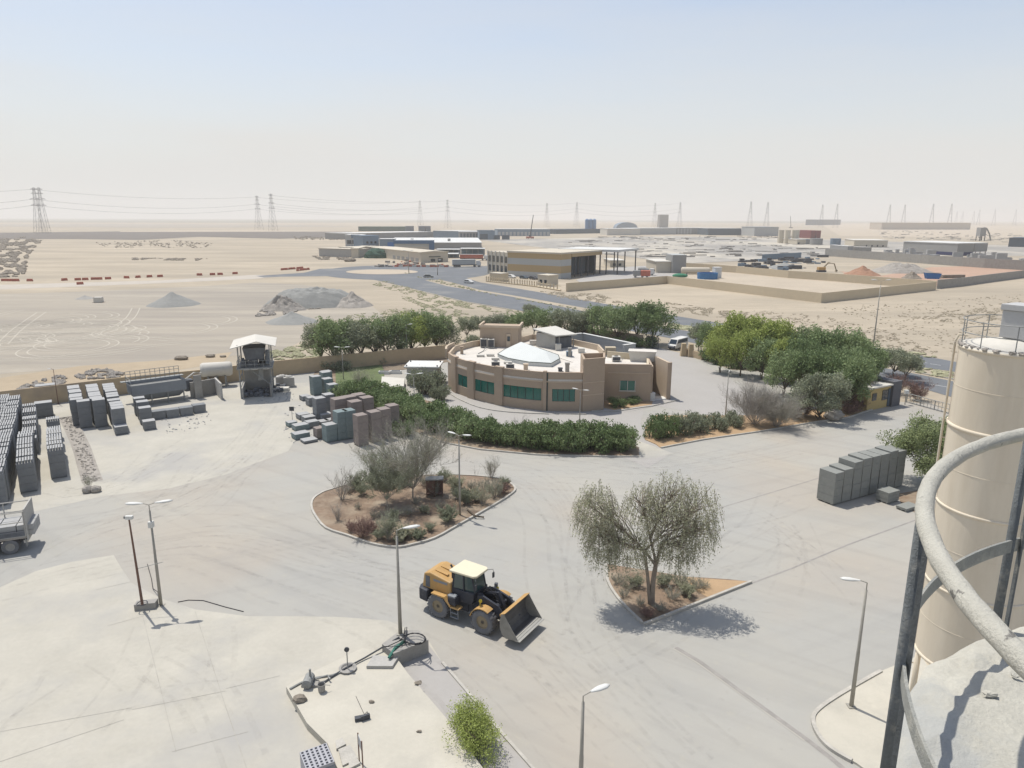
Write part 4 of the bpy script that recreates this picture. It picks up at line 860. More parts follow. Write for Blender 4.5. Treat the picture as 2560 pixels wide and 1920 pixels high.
def plant(name, tbcb, lm, loc, label, cat='tree', rz=0, group=None, tw='bark', crown='crown', trunk='trunk', h=None, scale=1):
    tb, cb = tbcb
    if h: fit_h(tb, cb, h)
    t = thing(name, label, cat, loc, rz, group)
    if scale != 1: t.scale = (scale,)*3
    tb.build(trunk, M[tw], t)
    if cb.v: cb.build(crown, M[lm], t)
    return t
_proto = {}
def reuse(key, mk, lm, name, loc, label, cat, rz, group, scale, tw='bark', crown='crown', trunk='trunk'):
    """first use builds the plant, later uses copy it and its parts"""
    if key not in _proto:
        t = plant(name, mk(), lm, loc, label, cat, rz, group, tw, crown, trunk); t.scale = scale; _proto[key] = t; return t
    r = dup(_proto[key], loc, rz, label, scale, group)
    return r
def recolor(root, lm):
    for c in root.children:
        if c.name.startswith(('crown','foliage')):
            for sl_ in c.material_slots: pass
            c.material_slots[0].link = 'OBJECT'; c.material_slots[0].material = M[lm]
TREEH = 6.2
def mkA(): return tree_mesh(11, 6.2, 3.3, 1.1, 7000, .28, 13, stems=1, trunk_r=.14)
def mkB(): return tree_mesh(12, 6.2, 3.5, 1.0, 7400, .28, 15, stems=2, trunk_r=.12, flat=.75)
def mkC(): return tree_mesh(13, 6.2, 3.1, 1.2, 5600, .28, 12, stems=1, trunk_r=.13, gap=.6)
MK = {'A':mkA,'B':mkB,'C':mkC}
rg0 = random.Random(77)
def row(lst, group, lab, name='shade_tree'):
    """lst: (base px x, base px y, top px y, mesh key, leaf material, width factor)"""
    lst = sorted(lst, key=lambda a: a[0])
    for i,(x,y,yt,k,lm,wf) in enumerate(lst):
        h = Hp(x,y,yt); s = h/TREEH; lb = lab(i, len(lst))
        t = reuse(k, MK[k], 'leaf', name, P(x,y), lb, 'tree', rg0.uniform(0,6.28), group, (s*wf,s*wf,s))
        recolor(t, lm)
row([(805,912,808,'C','leafgrey',.95),(838,918,800,'A','leaf',1.0),(872,914,806,'B','leafgrey',.9),(905,908,796,'C','leafgrey',.95),(938,905,800,'A','leaf',.9),(968,900,792,'B','leafgrey',.9),(998,898,790,'A','leaf',.95),(1030,890,780,'B','leafyellow',.95),(1062,886,782,'A','leaf',.95),(1092,884,784,'C','leaf',.95),(1116,880,800,'B','leafgrey',.8)],
    'trees along the yard wall', lambda i,n: '%s tree from the left in the green row before the beige yard wall'%ORD[i])
row([(1168,850,792,'C','leafgrey',1.0),(1205,846,786,'C','leafgrey',1.0),(1250,842,782,'B','leafgrey',1.1),(1290,845,778,'B','leaf',1.1),(1335,842,774,'A','leaf',1.1),(1375,846,770,'C','leaf',1.1),(1415,850,768,'B','leafgrey',1.1),(1455,852,772,'C','leafgrey',1.0),(1500,856,766,'A','leaf',1.0),(1545,862,758,'B','leaf',.95),(1590,858,760,'A','leafdark',.95),(1632,862,752,'B','leafdark',.9)],
    'trees behind the brown building', lambda i,n: '%s tree from the left in the dense row behind the brown building'%ORD[i])
row([(1745,880,802,'C','leafgrey',.9),(1772,895,812,'A','leaf',.9),(1810,905,800,'B','leafyellow',.9),(1850,908,788,'A','leafyellow',.95),(1895,912,792,'B','leafyellow',.95),(1940,922,804,'A','leafyellow',.95),(1985,925,820,'B','leaf',.9),(2030,935,822,'A','leaf',.95),(2070,950,824,'B','leafdark',.9),(2112,955,830,'A','leaf',.95),(2150,960,846,'B','leaf',.9)],
    'trees of the right hand grove', lambda i,n: '%s tree from the left in the yellow-green grove beside the guard house'%ORD[i])
row([(1800,932,838,'B','leafyellow',.85),(1850,940,832,'A','leafyellow',.85),(1905,948,842,'B','leaf',.85),(1960,955,850,'A','leafyellow',.9),(2000,962,852,'B','leaf',.85),(2095,990,862,'B','leaf',.8),(2150,1000,872,'A','leafdark',.75)], 'middle trees of the right hand grove', lambda i,n: '%s tree from the left in the middle line of the right hand grove'%ORD[i])
row([(1960,992,868,'B','leaf',.8),(2010,1012,882,'A','leafdark',.8),(2075,1022,884,'B','leafdark',.8),(2120,1030,892,'A','leaf',.8)], 'nearest trees of the right hand grove', lambda i,n: '%s tree from the left in the nearest line of the right hand grove'%ORD[i])
row([(2000,985,850,'A','leafdark',.75),(2045,1000,865,'B','leafdark',.7),(2130,1010,880,'A','leaf',.7)], 'front trees of the right hand grove', lambda i,n: '%s dark tree from the left standing in front of the yellow-green grove'%ORD[i])
row([(2235,940,868,'B','leafgrey',1.1),(2262,955,880,'C','leafgrey',1.0)], 'dusty trees by the carriageway', lambda i,n: '%s of the two grey dusty trees behind the guard house'%['left','right'][i])
t = reuse('A', mkA, 'leaf', 'shade_tree', P(1325,790), 'small lone grey-green tree at the kerb of the carriageway', 'tree', 1.0, None, (.72,.72,.48)); recolor(t, 'leafgrey')
# undergrowth beneath the rows
_hp = {}
def bush(x, y, rxp, h, key, lm, label, name='bush', cat='bush', group=None, rz=None, sy=.8):
    """rounded shrub; rxp half width in photo pixels"""
    X,Y = P(x,y); w = abs(P(x+rxp,y)[0]-X)
    mk = {'H1':lambda: hedge_mesh(21,1,1,1,2600,.13,lumps=9),'H2':lambda: hedge_mesh(22,1,1,1,2200,.13,lumps=8,fill=.4),'H3':lambda: hedge_mesh(23,1,1,1,5200,.085,lumps=12)}[key]
    t = reuse(key, mk, 'leafdark', name, (X,Y), label, cat, rg0.uniform(0,6.28) if rz is None else rz, group, (w/1.0,w/1.0,h*1.15), crown='foliage', trunk='stems')
    recolor(t, lm); return t
i = 0
ul = [(820,925,26,1.6),(860,925,26,1.5),(905,915,24,1.3),(950,908,26,1.4),(1000,902,24,1.4),(1060,895,26,1.6),(1100,892,22,1.9)]
for i,(x,y,w,h) in enumerate(ul): bush(x,y,w,h,'H2','leafgrey','%s low bush from the left in the shade under the yard wall trees'%ORD[i], group='low bushes under the wall trees')
ul = [(1180,862,24,1.8),(1235,858,26,1.6),(1530,866,26,1.8),(1580,868,24,2.0),(1625,868,22,2.2),(1480,862,26,1.7),(1430,858,24,1.8)]
for i,(x,y,w,h) in enumerate(sorted(ul)): bush(x,y,w,h,'H2','leafdark' if i>3 else 'leafgrey','%s low bush from the left under the trees behind the brown building'%ORD[i], group='low bushes behind the brown building')
ul = [(1765,900,28,2.0),(1800,912,26,2.0),(1842,920,28,2.0),(1890,925,30,2.2),(1940,935,30,2.2),(1990,945,30,2.3),(2050,960,30,2.4),(2180,1020,16,2.6)]
for i,(x,y,w,h) in enumerate(ul): bush(x,y,w,h,'H1' if i%2 else 'H2','leafdark','%s dense bush from the left at the foot of the yellow-green grove'%ORD[i], group='bushes at the foot of the grove')
# oleander hedge curving round the building drive
hd = [(905,1010,44,2.6),(950,1025,42,2.4),(985,1040,44,2.5),(1020,1055,46,2.5),(1060,1072,46,2.6),(1095,1085,46,2.5),(1135,1095,46,2.5),(1178,1103,46,2.5),(1220,1110,46,2.4),(1262,1117,46,2.2),(1305,1121,46,2.4),(1345,1126,48,2.7),(1388,1130,50,2.8),(1432,1132,50,2.6),(1475,1134,50,2.7),(1518,1134,50,2.8),(1558,1132,42,2.5),(860,1000,38,1.8),(1010,1095,34,1.7)]
for i,(x,y,w,h) in enumerate(sorted(hd)):
    bush(x,y-8,w*1.12,h*1.12,'H3','leafdark' if i%3 else 'leaf','%s bush from the left in the dark green hedge curving round the drive'%ORD[i],'hedge_bush','hedge',group='dark green drive hedge')
hd = [(875,1000,40,2.2),(918,992,40,2.3),(960,1005,42,2.3),(1005,1022,44,2.3),(1050,1040,44,2.4),(1092,1058,44,2.4),(1136,1072,42,2.3),(1180,1084,40,2.2),(1224,1094,38,2.1),(1320,1106,36,2.2),(1370,1112,40,2.4),(1420,1116,42,2.5),(1500,1118,42,2.5),(1545,1120,40,2.4)]
for i,(x,y,w,h) in enumerate(hd): bush(x,y,w,h,'H1','leafdark' if i%2 else 'leaf','%s bush from the left in the rear line of the dark green drive hedge'%ORD[i],'hedge_bush','hedge',group='rear line of the drive hedge')
hd = [(1635,1095,36,2.6),(1672,1092,38,2.9),(1712,1086,36,2.7),(1752,1080,36,2.2),(1792,1074,34,1.9),(1830,1066,32,1.8)]
for i,(x,y,w,h) in enumerate(hd):
    bush(x,y,w,h,'H3','leafdark' if i<2 else 'leafgrey','%s bush from the left in the short hedge right of the drive entrance'%ORD[i],'hedge_bush','hedge',group='short hedge right of the drive entrance')
bush(1543,1018,26,1.3,'H3','leafdark','low green bush in the planting bed below the small green window'); bush(1580,1008,24,.9,'H3','leafdark','flat spreading bush right of the low bush in the planting bed')
bush(1070,985,48,3.6,'H3','leafgrey','tall pale green bush with white bloom beside the white roofed cabin'); bush(1100,1000,26,2.2,'H3','leafgrey','smaller pale bush between the cabin and the curved facade')
bush(1395,1086,30,2.6,'H2','leafolive','olive bush poking above the hedge by the double lamp') if False else None
# yellow green shrub on the footway at the bottom
tb,cb = hedge_mesh(31, .62, 1.75, 2.1, 15000, .085, lumps=18); 
plant('footway_shrub', (tb,cb), 'leafyellow', P(1180,1862), 'bright yellow-green shrub growing over the edge of the raised slab', 'shrub', rad(25), crown='foliage', trunk='stems')
# big drooping tree on the triangular island
def willow():
    rg = random.Random(42); tb = MB(); cb = MB()
    H = 8.6
    def crownlobe(c, r, n, p0, r0):
        pts = limb(tb, p0, c, r0, .03, rg, 5, .08, 6)
        for k in range(46):
            e = c+Vector((rv(rg,1).x*r[0], rv(rg,1).y*r[1], abs(rv(rg,1).z)*r[2]*.9)); q = limb(tb, pts[rg.choice((2,3,4,5))], e, .03, .01, rg, 3, .12, 3)
        for k in range(n):
            d = rv(rg).normalized(); d.z = d.z*.9+.15; s0 = c+Vector((d.x*r[0], d.y*r[1], d.z*r[2]))*rg.uniform(.55,1.0)
            ln = rg.uniform(.4,1.6); out = Vector((d.x,d.y,0))*.35; prev = s0
            m_ = int(ln*7)
            for j in range(m_):
                t = j/m_; p = s0+out*t+Vector((rg.uniform(-.05,.05),rg.uniform(-.05,.05),-ln*t*.95))
                leaf(cb.v, cb.f, p+rv(rg,.07), rg.uniform(.10,.19), rg, .45, .36)
            if k%3 == 0: tb.tube([s0,s0+out*.5+Vector((0,0,-ln*.4)),s0+out+Vector((0,0,-ln*.9))],[.009,.007,.004],3,False)
    a = limb(tb, (0,0,-.1), (.1,0,2.6), .2, .15, rg, 5, .04, 8)[-1]
    b_ = limb(tb, (-.12,.05,-.1), (-.65,.1,3.5), .14, .09, rg, 5, .04, 7)[-1]
    f1 = limb(tb, a, (.35,0,4.0), .13, .09, rg, 3, .05, 6)[-1]; f2 = limb(tb, a, (-.3,.2,4.2), .10, .08, rg, 3, .05, 6)[-1]
    crownlobe(Vector((-3.9,.2,6.0)), (1.45,1.4,1.8), 760, a, .10)
    crownlobe(Vector((-3.4,.0,4.3)), (1.3,1.3,1.5), 520, b_, .06)
    crownlobe(Vector((-.9,.2,6.4)), (1.3,1.3,1.4), 330, f2, .07)
    crownlobe(Vector((.9,.1,6.9)), (1.7,1.5,1.6), 350, f2, .09)
    crownlobe(Vector((2.4,.1,6.2)), (1.7,1.5,1.8), 480, f1, .09)
    crownlobe(Vector((2.7,-.2,4.9)), (1.2,1.2,1.3), 280, f1, .07)
    crownlobe(Vector((.6,-.3,5.2)), (1.9,1.4,1.6), 400, b_, .07)
    crownlobe(Vector((-1.9,-.3,4.0)), (1.6,1.2,1.2), 420, b_, .05)
    crownlobe(Vector((1.5,-.2,3.9)), (1.4,1.1,1.0), 330, f1, .05)
    for q in (tb, cb): q.v = [(x*.9,y,z) for x,y,z in q.v]
    return tb, cb
plant('drooping_tree', willow(), 'leafolive', P(1630,1513), 'large olive tree with drooping branches and forked trunk on the triangular island', 'tree', tw='barkpale', h=Hp(1630,1513,1168)*.985)
def shrub(name, x, y, yt, label, seed, r=.5, stems=16, kids=5, nleaf=0, lm='leafgrey', tw='twig', thick=.03, ls=.06, lv=3, trunk_h=0, tilt=.75, cat='bare shrub'):
    h = Hp(x,y,yt); return plant(name, bare_mesh(seed, h, r*h, stems, kids, nleaf, ls, thick, tilt, lv, trunk_h), lm, P(x,y), label, cat, tw=tw, crown='foliage', trunk='branches', h=h)
shrub('bare_tree', 1033, 1248, 1022, 'tall bare grey tree in the middle of the planted island', 51, 1.25, 20, 8, 3, 'leafgrey', thick=.05, lv=4, trunk_h=1.3, ls=.075, cat='tree')
shrub('wispy_tree', 968, 1268, 1112, 'thin grey-green tree with two slim stems left of the tall bare tree', 52, 1.35, 17, 7, 8, 'leafgrey', thick=.025, lv=4, trunk_h=1.0, ls=.08, cat='tree')
shrub('bare_shrub', 856, 1252, 1152, 'spiky bare shrub near the left end of the planted island', 53, .45, 16, 6, 1, thick=.025, ls=.05)
shrub('dry_grass_tuft', 845, 1304, 1246, 'narrow upright dry tuft by the left kerb of the planted island', 54, .3, 30, 4, 0, thick=.015, tilt=.5)
shrub('pink_shrub', 905, 1345, 1282, 'dry pinkish twiggy shrub at the front left of the planted island', 55, .9, 20, 7, 8, 'twigpink', 'twigpink', thick=.015, ls=.06)
shrub('grey_shrub', 972, 1352, 1270, 'grey-green upright shrub at the front edge of the planted island', 56, .5, 18, 7, 12, 'leafgrey', thick=.02, ls=.07)
shrub('low_shrub', 1045, 1348, 1318, 'low green shrub at the front kerb right of the lamp head', 57, 1.2, 18, 6, 16, 'leafgrey', thick=.015, ls=.07)
shrub('green_shrub', 1118, 1308, 1262, 'bushy green shrub left of the double lamp post', 58, .9, 18, 6, 18, 'leafgrey', thick=.02, ls=.08)
shrub('green_shrub', 1165, 1262, 1215, 'bushy green shrub just behind the double lamp post', 59, .8, 18, 6, 18, 'leafgrey', thick=.02, ls=.08)
shrub('thorny_shrub', 1228, 1196, 1130, 'bare thorny shrub at the back right of the planted island', 60, .7, 16, 7, 2, thick=.02, ls=.06)
shrub('twiggy_shrub', 1238, 1245, 1188, 'dense twiggy grey shrub at the right tip of the planted island', 61, 1.0, 22, 7, 4, thick=.018, ls=.06)
shrub('twiggy_shrub', 1205, 1262, 1210, 'low brownish twiggy shrub between lamp post and right tip of the island', 62, .8, 18, 6, 5, thick=.018, ls=.06, lm='leafolive')
shrub('sapling', 1188, 1190, 1158, 'tiny leafless sapling at the back kerb of the planted island', 63, .4, 3, 3, 0, thick=.012, lv=2)
shrub('dark_shrub', 890, 1222, 1180, 'dark green shrub behind the wispy tree on the planted island', 64, .9, 16, 6, 16, 'leafgrey', thick=.02, ls=.085)
shrub('dark_shrub', 935, 1218, 1168, 'green leafy shrub at the back kerb of the planted island', 65, .9, 16, 6, 18, 'leafgrey', thick=.02, ls=.085)
shrub('dry_shrub', 1085, 1240, 1195, 'dry twiggy shrub hugging the rusty fire box', 66, .9, 18, 6, 2, thick=.015)
shrub('lawn_shrub', 905, 985, 905, 'pale brushy shrub with feathery twigs on the small lawn', 67, .75, 22, 8, 6, 'leafolive', thick=.02, ls=.08)
shrub('hedge_sapling', 1298, 1080, 1028, 'thin leafless sapling sticking out above the middle of the hedge', 68, .5, 9, 4, 0, thick=.02)
shrub('corner_shrub', 2240, 985, 925, 'pinkish dry shrub behind the guard house corner', 69, .9, 22, 7, 8, 'twigpink', 'twigpink', thick=.02, ls=.1)
shrub('pink_roadside_shrub', 2290, 1000, 935, 'red-brown shrub beside the carriageway gate', 70, .9, 24, 7, 12, 'twigpink', 'twigpink', thick=.02, ls=.1)
shrub('bare_tree', 1885, 1062, 912, 'wide leafless grey tree right of the short hedge', 71, 1.15, 34, 9, 0, thick=.04, lv=4, cat='tree')
shrub('bare_tree', 1940, 1068, 955, 'lower leafless tangle touching the wide leafless tree', 72, 1.3, 30, 9, 1, thick=.03, lv=4, ls=.07, cat='tree')
shrub('brown_tree', 2110, 1018, 905, 'brownish half bare tree in front of the dark green trees', 73, 1.0, 28, 8, 10, 'twigpink', thick=.03, lv=3, ls=.09, cat='tree')
t = plant('olive_tree', tree_mesh(81, 4.2, 2.4, .4, 13000, .17, 13, stems=3, trunk_r=.08, twigs=3), 'leafgrey', P(2045,1050), 'bushy green tree standing beside the grey boulder', 'tree', h=Hp(2045,1050,915))
t = plant('olive_tree', tree_mesh(82, 5.5, 3.1, .4, 30000, .16, 19, stems=3, trunk_r=.09, hang=.3, flat=.9), 'leafolivegreen', P(2325,1215), 'olive green tree between the right block stacks and the cream silo', 'tree', h=Hp(2325,1215,1035))
t = plant('island_undergrowth', hedge_mesh(83, 1,1,1,10,.1)[:1]+(MB(),), 'leafgrey', P(1600,1475), 'x', 'x') if False else None
shrub('dry_shrub', 1570, 1475, 1440, 'dry twiggy shrub left of the forked trunk on the triangular island', 74, 1.2, 22, 7, 1, thick=.015)
shrub('dry_shrub', 1700, 1470, 1425, 'dry twiggy shrub right of the forked trunk on the triangular island', 75, 1.1, 24, 7, 2, 'leafolive', thick=.015)
shrub('dry_shrub', 1760, 1470, 1444, 'small dry shrub on the bare sand end of the triangular island', 76, 1.3, 16, 6, 1, thick=.012)
# twiggy undergrowth filling the islands
_ub = {}
def fill_shrub(i, x, y, yt, kind, label, group):
    h = Hp(x,y,yt); key = 'U%d'%kind
    if key not in _ub:
        pr = [(101,.9,18,6,9,'leafgrey','twig'),(102,1.0,20,7,1,'leafgrey','twig'),(103,1.1,18,6,10,'twigpink','twigpink'),(104,.9,20,6,16,'leafolive','twig')][kind]
        tb, cb = bare_mesh(pr[0], 1.0, pr[1], pr[2], pr[3], pr[4], .05, .014, .75, 3); fit_h(tb, cb, 1.0)
        t = plant('twiggy_shrub', (tb,cb), pr[5], P(x,y), label, 'shrub', tw=pr[6], crown='foliage', trunk='branches'); t['group'] = group; t.scale = (h,)*3; t.location.z = .08; _ub[key] = t; return
    dup(_ub[key], P(x,y)+(.08,), rg0.uniform(0,6.28), label, (h*rg0.uniform(1.0,1.4),h*rg0.uniform(1.0,1.4),h), group)
us = [(870,1235,1205,1),(905,1240,1205,0),(960,1225,1190,3),(1010,1215,1180,0),(1065,1215,1175,1),(1110,1205,1170,0),(1140,1225,1190,3),(1185,1228,1196,1),(1215,1228,1190,1),(1255,1235,1205,2),(1262,1218,1190,0),(1190,1255,1222,3),(1145,1250,1215,0),(1100,1275,1248,1),(1060,1285,1262,3),(1020,1290,1262,1),(985,1300,1270,0),(940,1298,1272,1),(1075,1330,1305,0),(1010,1345,1312,3),(950,1350,1318,0),(925,1330,1300,2),(880,1330,1300,2),(1000,1358,1330,3),(895,1275,1255,1),(1040,1262,1240,1)]
for i,(x,y,yt,k) in enumerate(sorted(us)): fill_shrub(i,x,y,yt,k,'%s small twiggy shrub from the left in the undergrowth of the planted island'%ORD[i],'undergrowth of the planted island')
us = [(1545,1462,1430,1),(1560,1495,1468,1),(1590,1470,1436,0),(1600,1515,1490,1),(1620,1545,1520,2),(1650,1530,1502,1),(1680,1500,1465,1),(1715,1490,1456,3),(1740,1475,1440,1),(1660,1468,1430,0)]
for i,(x,y,yt,k) in enumerate(sorted(us)): fill_shrub(i,x,y,yt,k,'%s small twiggy shrub from the left under the drooping tree'%ORD[i],'undergrowth below the drooping tree')
us = [(1700,1068,1042,0),(1760,1062,1040,0),(1830,1058,1030,1),(1930,1050,1020,1),(1985,1046,1010,2),(2010,1040,1005,2),(2125,1035,1000,2),(2150,1022,985,2)]
for i,(x,y,yt,k) in enumerate(sorted(us)): fill_shrub(i,x,y,yt,k,'%s small dry shrub from the left in the bed between short hedge and guard house'%ORD[i],'dry shrubs in the long bed')
# ground cover
def scatter(name, regions, n, smin, smax, m, label, seed, flat=.5, cat=None):
    rg = random.Random(seed); b = MB(); nv = 0
    for poly in regions:
        xs = [p[0] for p in poly]; ys = [p[1] for p in poly]; k = 0; tries = 0
        while k < n and tries < n*20:
            tries += 1; x = rg.uniform(min(xs),max(xs)); y = rg.uniform(min(ys),max(ys)); c = False
            for i in range(len(poly)):
                (x0,y0),(x1,y1) = poly[i],poly[i-1]
                if (y0 > y) != (y1 > y) and x < (x1-x0)*(y-y0)/(y1-y0)+x0: c = not c
            if not c or noise.noise((x*.045,y*.13,seed)) < -.05: continue
            k += 1; X,Y = P(x,y); s = rg.uniform(smin,smax)*(1+max(0,(Y-150))/600)
            b.ball((X,Y,s*flat*.35), s, 6, 3, (rg.uniform(.8,1.35),rg.uniform(.6,1.1),flat*rg.uniform(.7,1.5)), .33, rg)
    o = b.build(name, M[m]); return tag(o, label, cat or 'ground cover', None, 'stuff')
scatter('scrub', [[(960,700),(1050,728),(1170,757),(1300,780),(1300,790),(1150,768),(1030,740),(930,712)],[(985,738),(1100,755),(1180,790),(1250,812),(1180,815),(1060,770)],[(800,800),(1000,770),(1120,790),(1130,815),(1000,805),(860,830),(800,830)],[(1670,812),(1740,822),(1750,830),(1670,820)]], 800, .10,.36,'scrub','dull green scrub along the verges of the carriageway',301,.45)
scatter('scrub_median', [[(1000,680),(1090,694),(1200,728),(1300,748),(1450,772),(1300,752),(1180,727),(1060,698)],[(2290,918),(2379,932),(2379,948),(2290,932)],[(1676,808),(1800,830),(1800,836),(1676,820)],[(2200,870),(2330,888),(2340,896),(2200,882)]], 360, .12,.42,'scrub','dusty scrub on the central reservation',302,.5)
scatter('dry_scrub', [[(1350,728),(1500,735),(1560,758),(1480,756),(1380,742)],[(1660,755),(1900,785),(1850,800),(1700,782)],[(1880,775),(2060,790),(2230,830),(2350,880),(2300,895),(2150,850),(1990,815),(1870,795)],[(2230,790),(2560,760),(2560,800),(2400,810)],[(2050,770),(2560,735),(2560,900),(2400,890),(2200,810)]], 900, .07,.30,'scrubbrown','brown desert scrub on the sand beyond the carriageway',303,.4)
scatter('green_mound_scrub', [[(672,880),(760,862),(800,872),(800,900),(680,900)]], 1400, .12,.34,'scrub','green and brown scrub on the sand bank behind the yard wall',304,.7)
scatter('rubble_field', [[(0,598),(60,592),(105,600),(70,640),(60,690),(0,695)]], 1900, .2,.75,'rubdark','dark stony rubble at the far left of the desert',305,.5)
scatter('rubble_rows', [[(240,606),(420,600),(560,610),(500,620),(260,620)],[(320,645),(520,647),(500,652),(330,650)],[(730,590),(900,592),(880,600),(740,600)],[(780,640),(870,636),(870,650),(800,650)]], 420, .15,.5,'rubdark','low rows of stones across the far desert',306,.5)
def clutter(name, poly, n, m, label, seed, wmax=14, hmax=1.1):
    rg = random.Random(seed); b = MB(); xs = [p[0] for p in poly]; ys = [p[1] for p in poly]; k = 0; tries = 0
    while k < n and tries < n*30:
        tries += 1; x = rg.uniform(min(xs),max(xs)); y = rg.uniform(min(ys),max(ys)); c = False
        for i in range(len(poly)):
            (x0,y0),(x1,y1) = poly[i],poly[i-1]
            if (y0 > y) != (y1 > y) and x < (x1-x0)*(y-y0)/(y1-y0)+x0: c = not c
        if not c or noise.noise((x*.02,y*.25,seed)) < .02: continue
        k += 1; X,Y = P(x,y); w = rg.uniform(.6,1)**3*wmax; h = rg.uniform(.2,1)**2*hmax
        b.cb(X,Y,0,w,rg.uniform(.6,3),h,rg.uniform(-.2,.2))
    return tag(b.build(name, M[m]), label, 'clutter', None, 'stuff')
IZ = [(1380,600),(1700,597),(1840,600),(2060,612),(2060,645),(1900,640),(1700,648),(1560,640),(1420,632)]; IR = [(2190,575),(2560,585),(2560,612),(2480,602),(2240,598),(2190,592)]
IF = [(1500,592),(2000,590),(1960,600),(1500,600)]; IC = [(975,645),(1060,650),(1130,668),(940,668)]; IW = [(2065,634),(2240,638),(2560,660),(2560,668),(2320,655),(2100,640)]
for i,(pl,n,tx) in enumerate([(IZ,190,'plots left of the cream silos'),(IR,120,'plots at the far right'),(IF,90,'strip below the long warehouse row')]):
    clutter('stored_material', pl, n, 'rubble', 'low brown stored material and rubble on the '+tx, 320+i)
    clutter('stored_material', pl, n//2, 'offwhite', 'pale sacks, pipes and pallets on the '+tx, 330+i, 9, 1.0)
    clutter('stored_material', pl, n//3, 'concrete', 'grey scrap and equipment on the '+tx, 340+i, 6, 1.3)
clutter('stored_material', IC, 70, 'rubble', 'construction rubble beside the roundabout', 351, 3, 1.4); clutter('stored_material', IC, 40, 'redplastic', 'red netting and barriers heaped in the construction rubble', 352, 2, 1.0)
clutter('stored_material', IW, 60, 'blocktop', 'rows of stored pallets behind the grey panel wall', 353, 9, 6.5)
IB = [(1840,655),(1925,648),(2060,642),(2060,660),(1960,678),(1850,672)]; clutter('stored_material', IB, 60, 'steeldark', 'dark parked machines and beams behind the cream plot', 354, 9, 2.2); clutter('stored_material', IB, 30, 'bluegrey', 'blue-grey sheets and tanks among the parked machines', 355, 7, 2.0)
scatter('stone_rubble', [[(655,772),(700,768),(760,770),(730,785),(640,792)],[(700,765),(820,760),(800,772),(700,778)]], 900, .12,.36,'rubble','broken grey stones at the foot of the gravel bank',309,.8)
scatter('wall_rubble', [[(20,985),(90,955),(150,940),(175,950),(150,965),(60,990)],[(180,935),(260,922),(310,935),(300,945),(200,950)]], 900, .08,.28,'rubble','broken block rubble behind the yard wall',310,1.0)
scatter('block_debris', [[(712,1010),(860,1000),(880,1080),(760,1120),(700,1090)],[(395,1040),(520,1020),(530,1060),(420,1090)],[(620,960),(720,950),(740,1000),(640,1015)]], 120, .04,.13,'blocktop','small broken block pieces on the concrete around the stacks',312,.8)
scatter('leaf_litter', [[(830,1240),(1100,1200),(1250,1215),(1100,1310),(980,1360),(860,1320)],[(1540,1480),(1690,1450),(1800,1470),(1640,1540)]], 700, .03,.10,'soilwarm','dry leaf litter and clods on the planted islands',311,.5)
# ------------------------------------------------------------------ block stacks
def course_mesh(w, d, h, seed, style):
    """a stack of blocks on a pallet; style 'ribbed' shows the separate top blocks, 'plain' a closed top"""
    rg = random.Random(seed); b = MB(); n = max(1,round(h/(.8 if h > 1.2 else .42))); z = .12
    for k in (-.38,0,.38): b.box(-w*.5+.02,w*.5-.02,d*k-.06,d*k+.06,0,.12)
    ch = (h-.12)/n
    for i in range(n):
        jx,jy = rg.uniform(-.012,.012),rg.uniform(-.012,.012); top = i == n-1
        if top and style == 'ribbed':
            m_ = 6; b.box(-w/2,w/2,-d/2,d/2,z,z+ch-.301)
            for q in range(m_):
                x0 = -w/2+w*q/m_; b.box(x0+.035,x0+w/m_-.035,-d/2+.05,d/2-.06,z+ch-.3,z+ch-.03+rg.uniform(-.01,.01))
        else: b.box(-w/2+jx,w/2+jx,-d/2+jy,d/2+jy,z,z+ch-.014)
        z += ch
    return b
def stack(name, x, y, w, d, h, rz, m, label, group, seed=0, style='plain', lit_top=None, cat='block stack'):
    b = course_mesh(w, d, h, seed, style); me = b.mesh(name, [M[m], M[lit_top or m]])
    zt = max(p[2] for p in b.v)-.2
    if lit_top:
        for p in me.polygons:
            if p.normal.z > .5 and p.center.z > zt-.3: p.material_index = 1  # upward faces take the paler colour, as if sunlit
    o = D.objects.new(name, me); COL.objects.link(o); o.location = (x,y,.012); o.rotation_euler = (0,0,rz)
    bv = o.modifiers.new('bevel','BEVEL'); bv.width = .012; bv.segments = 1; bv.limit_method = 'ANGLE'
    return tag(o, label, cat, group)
dA = Vector((-.55,.835)); dA.normalize(); wA = Vector((dA.y,-dA.x)); rzA = math.atan2(wA.y,wA.x)
rgs = random.Random(9)
def column(name, front, n, h, w, pitch, m, style, lab, group, lit_top=None, hs=None, d=None, dirv=None):
    dv = dirv or dA; wv = Vector((dv.y,-dv.x)); rz = math.atan2(wv.y,wv.x); f = Vector(front)+wv*w/2+dv*(d or pitch-.12)/2
    for i in range(n):
        hh = hs[i] if hs else h+rgs.uniform(-.06,.06)
        if hh <= 0: continue
        p = f+dv*pitch*i+wv*rgs.uniform(-.05,.05)
        stack(name, p.x, p.y, w, d or pitch-.1, hh, rz+rgs.uniform(-.015,.015), m, lab(i), group, 100+i, style, lit_top)
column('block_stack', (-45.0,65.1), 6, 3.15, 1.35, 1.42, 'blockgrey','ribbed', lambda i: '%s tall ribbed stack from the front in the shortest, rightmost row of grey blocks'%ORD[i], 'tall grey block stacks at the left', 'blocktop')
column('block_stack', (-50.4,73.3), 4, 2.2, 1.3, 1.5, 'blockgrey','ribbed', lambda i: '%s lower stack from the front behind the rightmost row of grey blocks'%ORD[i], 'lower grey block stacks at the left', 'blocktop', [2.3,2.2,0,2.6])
column('block_stack', (-45.5,61.4), 8, 3.2, 1.35, 1.42, 'blockgrey','ribbed', lambda i: '%s tall ribbed stack from the front in the middle row of grey blocks'%ORD[i], 'tall grey block stacks at the left', 'blocktop')
